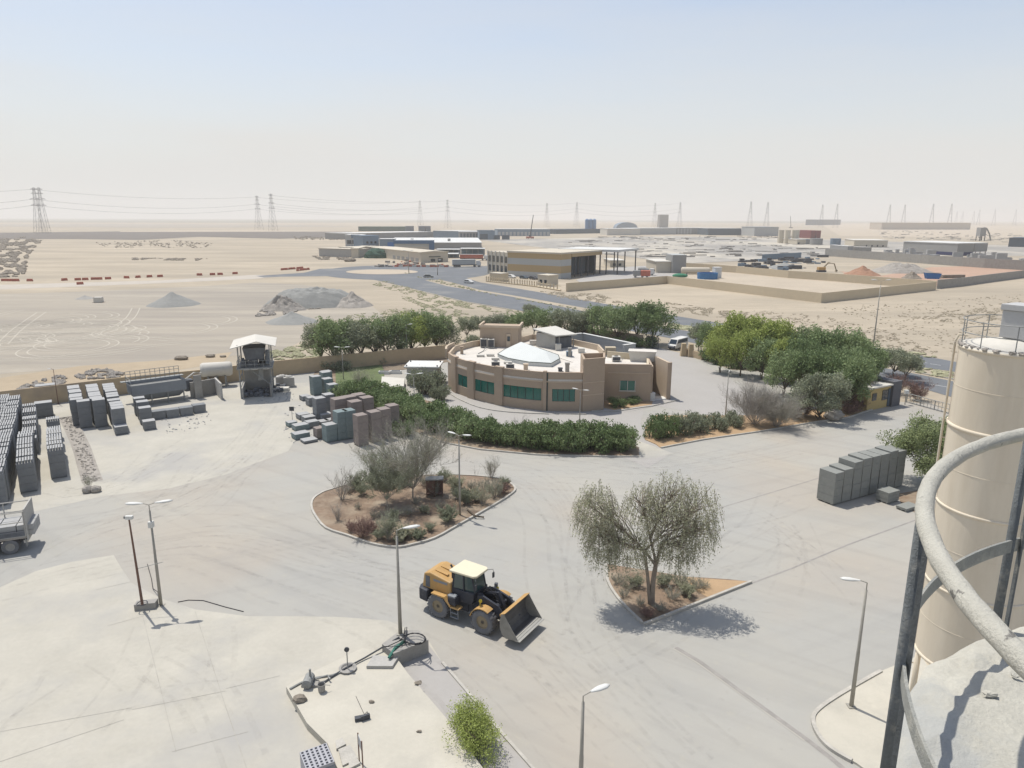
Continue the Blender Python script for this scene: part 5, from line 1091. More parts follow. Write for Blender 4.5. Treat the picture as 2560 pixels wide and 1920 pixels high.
column('block_stack', (-52.4,72.2), 9, 2.4, 1.35, 1.5, 'blockgrey','ribbed', lambda i: '%s uneven stack from the front at the back of the middle row of grey blocks'%ORD[i], 'uneven grey block stacks at the left', 'blocktop', [1.8,2.3,2.1,2.4,2.6,2.3,2.7,2.6,2.8])
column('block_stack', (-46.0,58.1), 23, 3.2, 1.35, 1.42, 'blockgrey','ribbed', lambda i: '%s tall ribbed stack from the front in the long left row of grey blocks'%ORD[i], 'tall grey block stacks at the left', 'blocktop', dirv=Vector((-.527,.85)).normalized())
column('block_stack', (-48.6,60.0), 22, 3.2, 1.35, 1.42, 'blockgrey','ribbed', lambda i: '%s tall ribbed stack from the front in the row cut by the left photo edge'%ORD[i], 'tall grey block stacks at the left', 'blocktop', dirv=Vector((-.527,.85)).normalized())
stack('block_stack', *P(119,1005), 2.3, 1.5, 2.5, rzA, 'blockgrey', 'dark grey block pile against the beige wall left of the lamp post', None, 3, lit_top='blocktop')
stack('block_stack', *P(113,1040), 1.9, 1.5, 1.9, rzA, 'blockgrey', 'short pale topped pile between the ribbed rows and the beige wall', None, 4, lit_top='blocktop')
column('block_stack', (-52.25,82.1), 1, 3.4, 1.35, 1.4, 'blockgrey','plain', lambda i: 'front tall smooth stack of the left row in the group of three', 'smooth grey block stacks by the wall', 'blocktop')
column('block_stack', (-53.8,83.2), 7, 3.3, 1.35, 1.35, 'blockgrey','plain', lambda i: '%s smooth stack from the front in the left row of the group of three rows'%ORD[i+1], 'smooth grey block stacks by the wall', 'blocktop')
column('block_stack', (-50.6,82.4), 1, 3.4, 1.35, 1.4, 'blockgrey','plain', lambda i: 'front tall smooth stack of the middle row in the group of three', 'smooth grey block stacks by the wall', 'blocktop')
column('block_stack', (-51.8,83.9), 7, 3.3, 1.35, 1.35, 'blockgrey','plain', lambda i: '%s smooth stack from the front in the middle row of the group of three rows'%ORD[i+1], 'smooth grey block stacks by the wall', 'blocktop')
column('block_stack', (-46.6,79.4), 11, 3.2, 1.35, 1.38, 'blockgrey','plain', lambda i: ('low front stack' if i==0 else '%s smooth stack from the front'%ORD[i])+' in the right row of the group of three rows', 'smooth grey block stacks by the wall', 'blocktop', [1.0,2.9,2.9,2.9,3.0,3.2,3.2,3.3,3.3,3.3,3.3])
# small group in front of the hopper
for i,(x,y,h,w) in enumerate([(374,1072,1.1,1.35),(366,1058,2.1,1.35),(360,1046,2.3,1.35),(352,1036,2.3,1.3)]):
    stack('block_stack', *P(x,y), w, 1.25, h, rzA, 'blockgrey', '%s stack from the front of the short stepped row before the grey hopper'%ORD[i], 'stepped row before the hopper', i, lit_top='blocktop')
def tub(x, y, label):
    b = MB(); b.prof([(-.6,.0),(.6,0),(.74,.12),(.80,1.1),(-.80,1.1),(-.74,.12)],-.6,.6); o = b.build('concrete_tub', M['blockgrey'], None, P(x,y), rzA, bevel=.05); return tag(o, label, 'tub', 'low tapered tubs')
for i,(x,y) in enumerate([(398,1046),(432,1042),(466,1037),(498,1030)]): tub(x,y,'%s of four low tapered grey tubs from the left in front of the hopper'%ORD[i])
# teal, grey and brown stacks beside the hedge
dC = Vector((-.62,.78)); rzC = rad(38)
k6 = lambda zx,zy: P(700+zx/6.381, 880+zy/6.381)
CS = [ # zoom px of base centre, w, d, h, mat, label
 ((800,1415),1.2,1.2,2.05,'teal','short teal stack at the very front of the mixed group'),
 ((985,1385),1.2,1.2,3.4,'teal','tall teal stack left of the brown row'),((1110,1365),1.1,1.2,3.4,'teal','tall teal stack touching the brown row'),
 ((630,1370),.9,1.0,1.3,'brownblock','low brown stack half hidden by the short teal stack'),
 ((1300,1480),1.15,1.15,3.6,'brownblock','front left stack of the four tall brown stacks'),((1510,1420),1.15,1.15,3.6,'brownblock','second of the four tall brown stacks, its side holed with dark gaps'),((1665,1370),1.15,1.15,3.6,'brownblock','third of the four tall brown stacks'),((1800,1290),1.15,1.15,3.5,'brownblock','rearmost of the four tall brown stacks by the hedge'),
 ((950,1170),1.4,1.3,3.5,'brownblock','tall brown stack at the left of the rear brown cluster'),((1120,1120),1.3,1.2,3.4,'brownblock','second brown stack of the rear brown cluster'),((1210,1190),1.3,1.2,3.3,'brownblock','front stack of the rear brown cluster with a shifted top'),((1270,1080),1.3,1.2,3.4,'brownblock','rear brown stack in the back corner of its cluster'),((1390,1120),1.3,1.2,3.3,'brownblock','rightmost brown stack of the rear brown cluster'),((1000,1260),1.3,1.2,2.6,'brownblock','lower brown stack tucked between the teal and rear brown stacks'),
 ((640,1075),1.2,1.2,2.9,'blockgrey','tall grey stack beside the low open pallets'),((780,985),1.1,1.2,2.7,'blockgrey','tall grey stack right behind the tall grey one by the pallets'),((660,900),1.0,1.1,1.4,'blockgrey','low grey stack behind the tall grey stack'),
 ((500,850),1.0,1.1,1.2,'blockgrey','broken grey stack left of the tall grey stack'),((580,680),1.2,1.2,2.8,'teal','tall dark teal stack at the back left of the mixed group'),((730,560),1.2,1.2,2.4,'teal','small teal stack behind the tall dark teal stack'),((745,470),1.3,1.2,1.7,'teal','teal stack nearest the yard wall'),((760,650),1.2,1.2,2.2,'teal','dark teal stack in the middle of the back row'),((840,700),1.2,1.2,1.8,'teal','dark teal stack at the right of the back row by the lawn'),
 ((400,765),1.1,1.1,.7,'blockgrey','single low pale stack standing apart at the back left'),((730,1090),1.3,1.2,.95,'blockgrey','low grey stack with pale top between tall grey and teal stacks'),
 ((370,1060),1.3,1.2,.7,'blockgrey','low rough stack furthest left at the back of the low pallets'),((460,1115),1.3,1.2,.8,'blockgrey','low rough stack behind the grey front cubes'),((510,1195),1.3,1.1,.8,'blockgrey','low grey cube right of the broken pallets'),((330,1235),1.6,1.2,.7,'teal','wide low broken teal pallet on the left'),((185,1180),1.0,1.0,.6,'teal','lowest teal pallet next to the small sign post'),((330,1370),1.6,1.2,.7,'teal','broken low teal pallet at the front left'),((465,1430),1.5,1.2,.35,'blockgrey','thin pale slab pallet lying at the front'),((700,1150),1.1,1.1,.5,'blockgrey','low pale pallet behind the short teal stack'),((790,1130),1.0,1.0,.5,'blockgrey','low pale pallet beside the tall teal stack')]
for i,(q,w,d,h,mm,lb) in enumerate(CS):
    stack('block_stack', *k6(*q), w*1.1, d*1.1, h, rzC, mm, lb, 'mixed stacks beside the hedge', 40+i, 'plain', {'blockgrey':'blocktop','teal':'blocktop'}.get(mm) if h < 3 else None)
t = thing('small_sign', 'tiny dark square sign on a thin post beside the low pallets', 'sign', P(731,1050)); MB().cyl(0,0,0,1.2,.03,6).build('post', M['galv'], t); MB().box(-.3,.3,-.03,.03,1.2,1.75).build('panel', M['steeldark'], t)
# grey green stacks at the right
dR = Vector((.878,.478)); wR = Vector((-dR.y,dR.x)); p0 = Vector((28.75,59.15)); rzR = math.atan2(dR.y,dR.x)
for i in range(8):
    h = [3.05,3.15,3.7,3.75,3.8,3.85,3.85,3.7][i]; p = p0+dR*(.55+1.27*i)+wR*.85
    stack('block_stack', p.x, p.y, 1.13+.04*(i%2), 1.7, h+[.0,.03,-.04,.05,0,-.06,.04,0][i], rzR+[.02,-.015,.01,-.02,.015,0,.02,-.01][i], 'greenblock', '%s grey-green stack from the left in the row of eight by the olive tree'%ORD[i], 'grey-green stacks by the olive tree', 60+i)
x,y = P(2217,1252); stack('block_stack', x, y, 1.6, 1.2, 1.1, rzR, 'greenblock', 'single low grey-green stack in front of the row of eight', None, 70)
x,y = P(2268,1272); stack('concrete_slab_pile', x, y, 1.8, 1.0, .35, rzR, 'greenblock', 'flat concrete slab on the ground beside the single low stack', None, 71, cat='slab')
sheet('brown_soil_patch', PX([(2240,1235),(2300,1225),(2330,1260),(2300,1290),(2255,1262)]), .018, M['soil'], True)
# hollow block pallet at the bottom edge
t = thing('hollow_block_pallet', 'cube of grey hollow blocks with square holes at the bottom edge', 'pallet', (0,0,0)); 
hp = [P(749,1881,1.15),P(816,1857,1.15),P(841,1897,1.15)]; a = Vector(hp[0]); u = Vector(hp[1])-a; L1 = u.length; u.normalize(); v = Vector((u.y,-u.x)); L2 = L1*1.08
t.location = (a.x,a.y,0); t.rotation_euler = (0,0,math.atan2(u.y,u.x))
b = MB(); b.box(0,L1,-L2,0,0,1.0); nx,ny = 6,7; gx,gy = L1/nx,L2/ny
for i in range(nx+1): b.box(i*gx-.05 if i else 0, i*gx+.05 if i < nx else L1, -L2, 0, 1.001, 1.15)
for j in range(ny+1):
    for i in range(nx): b.box(i*gx+.051, (i+1)*gx-.051, -min(L2,j*gy+.035), -max(0,j*gy-.035), 1.001, 1.149)
b.build('blocks', mat('hollow_block_pale',(.43,.43,.45),var=.06,scale=4), t)
MB().box(.02,L1-.02,-L2+.02,-.02,1.0015,1.02).build('hole_floor', M['dirty'], t)
MB().prof([(-.03,0),(L1+.03,0),(L1+.03,.98),(-.03,.98)],-L2-.02,-L2+.001).build('wrap', M['hopper'], t)
# ------------------------------------------------------------------ hopper, crushing tower, bays
def lw(o, x, y): return (x-o[0], y-o[1])
o0 = P(335,1020); ang = math.atan2(P(470,1000)[1]-o0[1], P(470,1000)[0]-o0[0])
t = thing('feed_hopper', 'long grey steel hopper under a railed walkway beside the yard wall', 'hopper', o0, ang)
L = math.dist(o0, P(470,1000))
MB().prof([(0,0),(0,0)],0,0) if False else None
b = MB(); b.add([(0,0,1.6),(L,0,1.6),(L,3.2,1.6),(0,3.2,1.6),(0,0,3.0),(L,0,3.0),(L,3.2,3.0),(0,3.2,3.0),(.8,1.0,.6),(L-.8,1.0,.6),(L-.8,2.2,.6),(.8,2.2,.6)],
    [(0,1,5,4),(1,2,6,5),(2,3,7,6),(3,0,4,7),(8,9,1,0),(9,10,2,1),(10,11,3,2),(11,8,0,3),(11,10,9,8)]); b.build('bin', M['hopper'], t)
MB().box(.1,L-.1,.1,3.1,2.5,2.6).build('fill', M['gravel'], t)
for k in range(4): MB().tube([(L*(.04+.3*k),.1,0),(L*(.04+.3*k),.1,1.7)],.09,5).build('leg', M['steel'], t)
b = MB()
for z in (3.5,4.0,4.4): b.tube([(0,3.3,z),(L,3.3,z)],.04,4); b.tube([(0,0,z-.6),(0,3.3,z-.6)],.04,4)
for k in range(12): b.tube([(L*k/11,3.3,2.9),(L*k/11,3.3,4.4)],.035,4)
b.build('railing', M['steel'], t); MB().box(-.6,L+.6,3.3,4.1,2.9,3.0).build('walkway', M['steel'], t)
MB().box(L+.1,L+1.2,1,2.2,1.0,2.6).build('motor', M['dirty'], t); MB().tube([(L+.2,1.5,2.6),(L+1.6,1.8,3.4),(L+2.6,1.9,3.2)],.12,6).build('hose', M['offwhite'], t)
MB().box(L+1.0,L+2.0,-.2,.1,0,3.4).build('end_wall', M['concrete'], t)
# tarp shelter wall behind hopper and bay walls
wall_run('bay_wall', PX([(478,996),(542,984)]), 2.3, .25, M['concrete'], 'dusty concrete bay wall between hopper and roofed tower', 'wall')
wall_run('bay_wall', [P(541,984),P(556,1000)], 2.4, .25, M['concretedusty'], 'short concrete side wall left of the roofed tower', 'wall')
t = thing('storage_cylinder', 'dusty horizontal steel drum behind the bay wall left of the roofed tower', 'tank', P(545,965), rad(18))
b = MB(); b.lathe([(.0,-2.3),(.9,-2.2),(1.1,-1.9),(1.1,1.9),(.9,2.2),(0,2.3)], 18); b.v = [(z,y,x+2.6) for x,y,z in b.v]; b.build('drum', M['offwhite'], t, smooth=True)
for k in (-1.2,0,1.2): MB().box(k-.08,k+.08,-1.0,1.0,0,1.7).build('cradle', M['steel'], t)
# the roofed tower
A = P(604,997); B = P(672,1003) ; tA = thing('roofed_crusher_tower', 'grey steel tower with pale sloping roof over dirty machinery', 'crusher', A, rad(16))
WX,WY = 4.2,4.6; b = MB()
hz1 = 4.2; HT = 8.0
for nm,x,y in (('column',0,0),('column',WX,0),('column',WX,WY),('column',0,WY)): MB().box(x-.08,x+.08,y-.08,y+.08,0,HT-.3).build(nm, M['steel'], tA)
MB().box(-.3,WX+.3,-.3,WY+.3,hz1,hz1+.22).build('deck', M['steel'], tA)
b = MB()
for z in (hz1+.7,hz1+1.2):
    b.tube([(-.2,-.2,z),(WX+.2,-.2,z)],.04,4); b.tube([(-.2,-.2,z),(-.2,WY+.2,z)],.04,4); b.tube([(WX+.2,-.2,z),(WX+.2,WY+.2,z)],.04,4)
for k in range(5): b.tube([(-.2+(WX+.4)*k/4,-.2,hz1),(-.2+(WX+.4)*k/4,-.2,hz1+1.2)],.035,4); b.tube([(-.2,-.2+(WY+.4)*k/4,hz1),(-.2,-.2+(WY+.4)*k/4,hz1+1.2)],.035,4)
b.build('railing', M['steel'], tA)
MB().add([(-.9,-1.0,HT-.6),(WX*.62,-.9,HT+.25),(WX+.9,-.7,HT-.5),(WX+.9,WY+.8,HT-.3),(WX*.5,WY+.7,HT+.35),(-.9,WY+.6,HT-.35)]+[(-.9,-1.0,HT-.7),(WX*.62,-.9,HT+.15),(WX+.9,-.7,HT-.6),(WX+.9,WY+.8,HT-.4),(WX*.5,WY+.7,HT+.25),(-.9,WY+.6,HT-.45)],
   [(0,1,4,5),(1,2,3,4),(11,10,7,6),(10,9,8,7),(0,6,7,1),(1,7,8,2),(2,8,9,3),(3,9,10,4),(4,10,11,5),(5,11,6,0)]).build('roof', M['offwhite'], tA)
MB().add([(.9,.7,hz1+1.2),(3.3,.7,hz1+1.2),(3.3,3.4,hz1+1.2),(.9,3.4,hz1+1.2),(.6,.4,hz1+2.9),(3.6,.4,hz1+2.9),(3.6,3.7,hz1+3.0),(.6,3.7,hz1+3.0)], [(0,1,5,4),(1,2,6,5),(2,3,7,6),(3,0,4,7),(4,5,6,7),(3,2,1,0)]).build('hopper_bin', M['dirty'], tA)
rgm = random.Random(4); b = MB()
for k in range(26): x,y = rgm.uniform(.2,WX-.6),rgm.uniform(0,WY-1); s_ = rgm.uniform(.2,.6); b.box(x,x+s_,y,y+s_,hz1+.24,hz1+.4+rgm.uniform(.2,.9),rgm.uniform(0,1))
b.build('machinery', M['dirty'], tA)
MB().box(3.5,4.1,1.5,3.6,hz1+.3,hz1+2.1).build('control_cabinet', M['hopper'], tA)
MB().box(.05,.3,-.0,WY,0,1.5).build('side_wall', M['concretedusty'], tA); MB().box(WX-.3,WX-.05,0,WY,0,1.9).build('side_wall', M['concrete'], tA); MB().box(.2,WX-.2,WY-.1,WY+.1,0,3.2).build('back_wall', M['concrete'], tA)
b = MB()
for z in (1.6,2.9): b.tube([(0,.0,z),(0,WY,z)],.07,5)
b.tube([(1.4,.3,hz1-.1),(WX-.3,.3,1.9)],.07,5); b.tube([(WX-1.4,1.0,hz1),(WX-1.5,1.0,2.4)],.35,10); b.build('pipework', M['steel'], tA)
b = MB()
for k in range(60): b.ball((rgm.uniform(.5,WX-.4),rgm.uniform(.3,WY-.5),rgm.uniform(.05,.6)), rgm.uniform(.15,.45), 6, 4, (1,1,.7), .2, rgm)
tag(b.build('scrap_heap', M['dirty'], None, (A[0],A[1],0), rad(16)), 'dark heap of scrap and rubble in the shade under the roofed tower', 'heap', None, 'stuff')
b = MB()
for k in range(30): b.ball((rgm.uniform(-1,1.2),rgm.uniform(-1.4,1.4),rgm.uniform(.05,1.1)*.6), rgm.uniform(.12,.4), 6, 4, (1,1,.8), .25, rgm)
tag(b.build('scrap_heap', M['dirty'], None, P(690,975)), 'dirty machine parts piled right of the roofed tower', 'heap', None, 'stuff')
for i,(x,y,w) in enumerate([(706,964,1.5),(724,966,1.4)]):
    b = MB(); b.prism([(-w/2-.1,-.7),(w/2+.1,-.7),(w/2,.7),(-w/2,.7)],0,1.5); b.ball((0,0,1.5),.55,8,5,(1.1,1,.45),.15,rgm)
    tag(b.build('bulk_sack', M['concretedusty'], None, P(x,y), rad(14)), ['left','right'][i]+' of two squat grey bulk sacks beside the beige wall', 'sack')
tag(MB().box(-1.3,1.3,-.6,.6,0,.5).build('fallen_slab', M['offwhite'], None, P(700,977), rad(10)), 'pale lumpy slab lying in front of the two grey bulk sacks', 'slab')
# low strip wall of gravel with stones
st = smooth(PX([(163,1045),(170,1050),(200,1110),(218,1165),(232,1205)]), 4); b = MB(); rr_ = random.Random(2)
for i in range(len(st)-1):
    for k in range(16):
        f = rr_.random(); w_ = rr_.uniform(-.55,.55); b.ball((st[i][0]+(st[i+1][0]-st[i][0])*f+w_, st[i][1]+(st[i+1][1]-st[i][1])*f+w_*.6, .04), rr_.uniform(.05,.15), 6, 4, (1.2,1,.8), .2, rr_)
tag(b.build('stone_strip', M['rubble']), 'narrow strip of gravel and stones between block rows and concrete apron', 'gravel', None, 'stuff')
sheet('gravel_strip', [(p[0]-.75,p[1]-.45) for p in st]+[(p[0]+.75,p[1]+.45) for p in reversed(st)], .03, M['rubble'], True)
for i,(x,y,r) in enumerate([(219,1231,.45),(241,1230,.42)]):
    tag(MB().ball((0,0,r*.6), r, 10, 7, (1.1,1,.85), .14, rr_).build('boulder', M['rubble'], None, P(x,y)), ['left','right'][i]+' of two boulders ending the gravel strip', 'boulder')
shrub('dry_weed', 222, 1222, 1185, 'straggly dry weed growing at the end of the gravel strip', 91, .7, 12, 5, 3, thick=.015)
tag(MB().ball((0,0,.7), .95, 10, 7, (1.35,1,.85), .13, rr_).build('boulder', M['rubble'], None, P(2083,1050)), 'large pale boulder beside the bushy green tree', 'boulder')
# ------------------------------------------------------------------ lamps and poles
def cobra(b, x0, y0, z, dx, dy, L=.9):
    a = math.atan2(dy,dx); c,s = math.cos(a),math.sin(a); pts = []
    prof = [(0,.05,.03),(.15,.09,.05),(.45,.16,.08),(.8,.15,.08),(1.0,.05,.04)]
    n = 8; k0 = len(b.v)
    for (f,hw,hh) in prof:
        for k in range(n):
            an = 2*math.pi*k/n; u = f*L; w = hw*math.cos(an)*L*1.1; q = hh*math.sin(an)*L+f*.05*L; b.v.append((x0+c*u-s*w, y0+s*u+c*w, z+q))
    for i in range(len(prof)-1):
        for k in range(n): b.f.append((k0+i*n+k,k0+i*n+(k+1)%n,k0+(i+1)*n+(k+1)%n,k0+(i+1)*n+k))
    b.f.append(tuple(range(k0,k0+n))); b.f.append(tuple(k0+(len(prof)-1)*n+k for k in range(n)))
def lamp(x, y, yt, heads, label, r=.085, L=.9, z0=0, name='street_lamp', group='street lamps in the yard', arm=.35, m='galv'):
    X,Y = P(x,y,z0); h = Hp(x,y,yt,z0); t = thing(name, label, 'street lamp', (X,Y,z0), 0, group)
    MB().tube([(0,0,0),(0,0,h*.45),(0,0,h*.46),(0,0,h*.93)],[r,r*.82,r*.74,r*.55],10).build('pole', M[m], t, smooth=True)
    MB().box(-.2,.2,-.2,.2,0,.05).build('base_plate', M[m], t)
    for (dx,dy) in heads:
        d = Vector((dx,dy)).normalized(); ar = MB().tube([(0,0,h*.925),(0,0,h*.985),(d.x*arm,d.y*arm,h)],.03,6).build('arm', M[m], t)
        b = MB(); cobra(b, d.x*arm, d.y*arm, h, dx, dy, L); b.build('lamp_head', M['lampwhite'], t, smooth=True)
    return t
lamp(1001,1585,1322,[(1,.25)],'single-headed lamp on a tall pole left of the wheel loader',.12,1.0,.9)
lamp(1150,1290,1086,[(-.9,.6),(.9,-.35)],'double-headed lamp post standing on the planted island',.1,.8)
lamp(1449,1062,974,[(-.9,.6),(.9,-.5)],'double-headed lamp post in front of the corner tower',.08,.8)
lamp(2128,1766,1452,[(-1,.12)],'lamp with one flat head on the pale corner island near the silo',.11,.95,.12)
lamp(1450,2010,1735,[(.95,.45)],'lamp cut off by the bottom edge with one rounded head',.12,.95)
tt = lamp(403,1514,1258,[(-1,-.15),(1,.25)],'double-headed lamp post beside the thin pole on the concrete apron',.11,1.05)
MB().box(-.14,.14,-.16,.12,5.6,6.0).build('junction_box', M['lampwhite'], tt)
lamp(859,950,868,[(-.9,.1),(.9,.1)],'double lamp in front of the tree row near the teal stacks',.07,.9)
lamp(1018,905,811,[(.9,.3)],'slim lamp post inside the tree row behind the white roofed cabin',.07,.8)
lamp(1037,1035,935,[(-.8,.1),(.8,.25)],'double lamp rising from the left end of the hedge',.07,.9)
lamp(1813,1048,930,[(.4,.9)],'thin lamp pole in front of the wide leafless tree',.08,.5)
lamp(2138,935,898,[(-.9,.1)],'lamp head sticking out of the green grove near the guard house',.06,1.0)
lamp(2183,868,700,[(-1,0),(1,0)],'very tall thin lamp mast on the sand beyond the grove',.13,1.2,arm=.8)
lamp(1022,682,626,[(-1,0),(1,0)],'tall lamp mast on the roundabout island',.2,1.6,arm=.8)
lamp(1094,688,650,[(1,0)],'short lamp mast at the far kerb of the roundabout',.2,1.4)
lamp(146,1010,922,[(-1,.1)],'rusty thin post with a short side arm before the beige wall',.06,.5,m='rust')
# pole with camera next to the double lamp
X,Y = P(356,1512,.45); h = Hp(356,1512,1294,.45); t = thing('camera_pole', 'thin rusty pole with a camera bracket and dish shaped foot ring on a concrete block', 'pole', (X,Y,.45))
MB().tube([(0,0,0),(-.15,0,h)],[.09,.05],8).build('pole', M['rust'], t); MB().box(-.35,.1,-.1,.1,h-.1,h+.12).build('camera', M['lampwhite'], t); MB().box(-.45,-.32,-.06,.06,h-.05,h+.08).build('lens', M['steeldark'], t)
rg_ = MB(); rg_.tube([(.32*math.cos(a*.6),.32*math.sin(a*.6),.12) for a in range(11)],.03,5); rg_.build('foot_ring', M['steeldark'], t)
MB().tube([(-.05,0,h*.42),(1.5,.35,h*.47)],.02,5).build('brace', M['steel'], t)
tag(MB().prism([(-.62,-.32),(.62,-.02),(.55,.55),(-.7,.25)],-.0,.449).build('concrete_footing', M['concrete'], None, P(366,1522), bevel=.02), 'grey concrete footing block under the thin rusty pole', 'footing')
tag(MB().tube([(0,0,.03),(.6,.25,.03),(1.6,.2,.03),(3.4,-.6,.03),(4.8,-1.15,.03)],.03,5).build('ground_cable', M['cable'], None, P(445,1506)), 'dark cable lying on the ground right of the double-headed lamp', 'cable')
tag(MB().tube([(0,0,.1),(-.4,.7,.35),(-1.2,1.6,.08),(-2.0,3.0,.06),(-3.4,5.2,.05)],.025,5).build('ground_cable', M['cable'], None, P(398,1505)), 'thin cable running away behind the double-headed lamp', 'cable')
# lamp block with green pipe and coiled hose
bp = PX([(984,1648),(1071,1612)]); tb_ = [P(984,1634,.9),P(1071,1600,.9),P(1046,1575,.9),P(1000,1576,.9),P(955,1610,.9)]
tag(MB().prism(tb_, .0, .9).build('lamp_plinth', M['concrete']), 'raised grey concrete plinth under the lamp left of the wheel loader', 'plinth')
def at9(x,y,z=.95): return P(x,y,z)+(z,)
def zz(x,y): return (680+x/3.456, 1500+y/3.456)
ck = [];cx_,cy_ = zz(1235,335)
for k in range(27):
    a = k*.5; ck.append(P(cx_+(28-k*.1)*math.cos(a), cy_+(15-k*.05)*math.sin(a), .96+.012*k)+(.96+.012*k,))
tag(MB().tube(ck,.032,5).build('coiled_hose', M['cable']), 'black hose coiled in a wide loop on the lamp plinth', 'hose')
tag(MB().tube([at9(*zz(1150,350)),at9(*zz(1060,420)),at9(*zz(1010,500),.75)],.09,8).build('green_pipe', mat('green_pipe',(.06,.20,.15))), 'dark green pipe bending down from the lamp plinth', 'pipe')
for i,l in enumerate([[(1150,330),(1000,400),(960,405),(1100,398),(1280,370)],[(1100,330),(1150,360),(1230,380),(1290,365)],[(1150,240),(1140,300),(1155,340),(1100,380)],[(1165,235),(1160,300),(1100,350)]]):
    tag(MB().tube([at9(*zz(*q),1.0+.04*k) for k,q in enumerate(l)],.028,5).build('tangled_cable', M['cable']), ['long loose cable loop crossing the lamp plinth','short cable ending under the coiled hose','cable standing up beside the lamp pole','second cable leaning at the right of the lamp pole'][i], 'cable')
tag(MB().tube([P(*zz(x,y),z)+(z,) for x,y,z in [(1100,320,.98),(960,405,.7),(800,500,.56),(640,585,.54),(520,660,.52),(430,725,.5)]],.05,6).build('long_conduit', M['steeldark']), 'long dark straight pipe running along the back of the raised slab', 'pipe')
tag(MB().tube([P(*zz(x,y),.5)+(.5,) for x,y in [(155,768),(250,715),(330,680),(420,665),(520,650),(620,615)]],.06,6).build('long_conduit', M['steel']), 'shorter bent grey conduit at the corner of the raised slab', 'pipe')
X,Y = P(*zz(965,560),.45); MBp = MB().prism([(-.9,-.35),(.55,-.35),(.75,.5),(-.7,.65)],.452,.62); tag(MBp.build('manhole_cover', M['concretedusty'], None, (X,Y,0)), 'raised square cover slab at the back corner of the pale slab', 'cover')
X,Y = P(*zz(655,600),.45); t = thing('signal_post', 'thin short post with round dial standing in a cup shaped base', 'post', (X,Y,.45)); MB().cyl(0,0,.1,1.15,.03,6).build('post', M['steel'], t); MB().lathe([(0,-.04),(.14,-.04),(.14,.04),(0,.04)],12,(0,0,1.25),'Y').build('dial', M['steeldark'], t); MB().lathe([(0,0),(.45,0),(.5,.12),(.38,.14),(.3,.05),(0,.05)],14).build('base', M['concrete'], t)
X,Y = P(*zz(430,790),.45); t = thing('pump_bucket', 'small grey bucket beside the pump on the raised slab', 'bucket', (X,Y,.45)); MB().lathe([(0,0),(.17,0),(.21,.45),(.19,.45),(.15,.04),(0,.04)],14).build('body', M['concrete'], t); MB().tube([(.2,0,.4),(.45,.1,.3)],.015,4).build('handle', M['steel'], t)
X,Y = P(*zz(320,730),.45); t = thing('water_pump', 'dusty pump and valve heap at the left corner of the raised slab', 'pump', (X,Y,.45)); MB().lathe([(.0,-.5),(.26,-.45),(.26,.3),(.16,.45),(0,.5)],12,(0,0,.3),'Y').build('motor', M['steel'], t); MB().box(-.35,.5,-.25,.25,0,.12).build('base', M['concrete'], t); MB().tube([(.1,0,.3),(.1,0,.95)],.06,6).build('riser', M['steel'], t); MB().tube([(.3,.2,.2),(.9,.45,.25),(1.1,.2,.2)],.05,6).build('pipe', M['steel'], t)
for i,(x,y,r,lb) in enumerate([(240,870,.3,'dark rock by the pump at the slab edge'),(860,885,.12,'small rusty bit lying in the middle of the slab'),(1265,725,.18,'dark bracket on the right rim of the slab'),(1270,1140,.1,'small dark pebble near the right of the slab'),(1030,520,.2,'dark lump at the foot of the green pipe')]):
    X,Y = P(*zz(x,y),.45); tag(MB().ball((0,0,r*.4),r,7,5,(1.3,.9,.6),.25,rr_).build('debris', M['rubdark'], None, (X,Y,.45)), lb, 'debris')
X,Y = P(*zz(760,1035),.45); b = MB(); b.box(-.25,.25,-.12,.12,0,.18,.3); b.box(.05,.5,-.05,.08,.02,.28,.5); b.tube([(.1,0,.2),(.35,.15,.35),(.5,.05,.1)],.025,4); tag(b.build('scrap_part', M['steeldark'], None, (X,Y,.45)), 'dark metal part with a stain in the middle of the slab', 'scrap')
tag(MB().tube([P(*zz(x,y),.47)+(.47,) for x,y in [(725,830),(770,930),(820,1035)]],.012,4).build('thin_wire', M['steeldark']), 'thin wire leading to the dark metal part on the slab', 'wire')
X,Y = P(903,1915,.45); h = 1.2; t = thing('sign_board', 'tall narrow notice frame at the bottom edge of the slab', 'sign', (X,Y,0), rad(-62)); 
for s_ in (-.3,.3): MB().box(s_-.025,s_+.025,-.025,.025,.451,2.0).build('post', M['rust'], t)
MB().box(-.27,.27,-.015,.015,1.45,1.95).build('panel', M['silograyer'], t)
for i,(x,y,w,d_) in enumerate([(868,1890,.75,1.15),(884,1912,.55,.5),(850,1863,.5,.6)]):
    X,Y = P(x,y,.45); tag(MB().prism([(-w/2,-d_/2),(w/2,-d_/2+.1),(w/2-.05,d_/2),(-w/2+.1,d_/2-.05)],.451,.54+.02*i).build('floor_cover', M['kerb'], None, (X,Y,0), .5), ['largest','lowest','rear'][i]+' of the small cover plates at the left slab edge', 'cover')
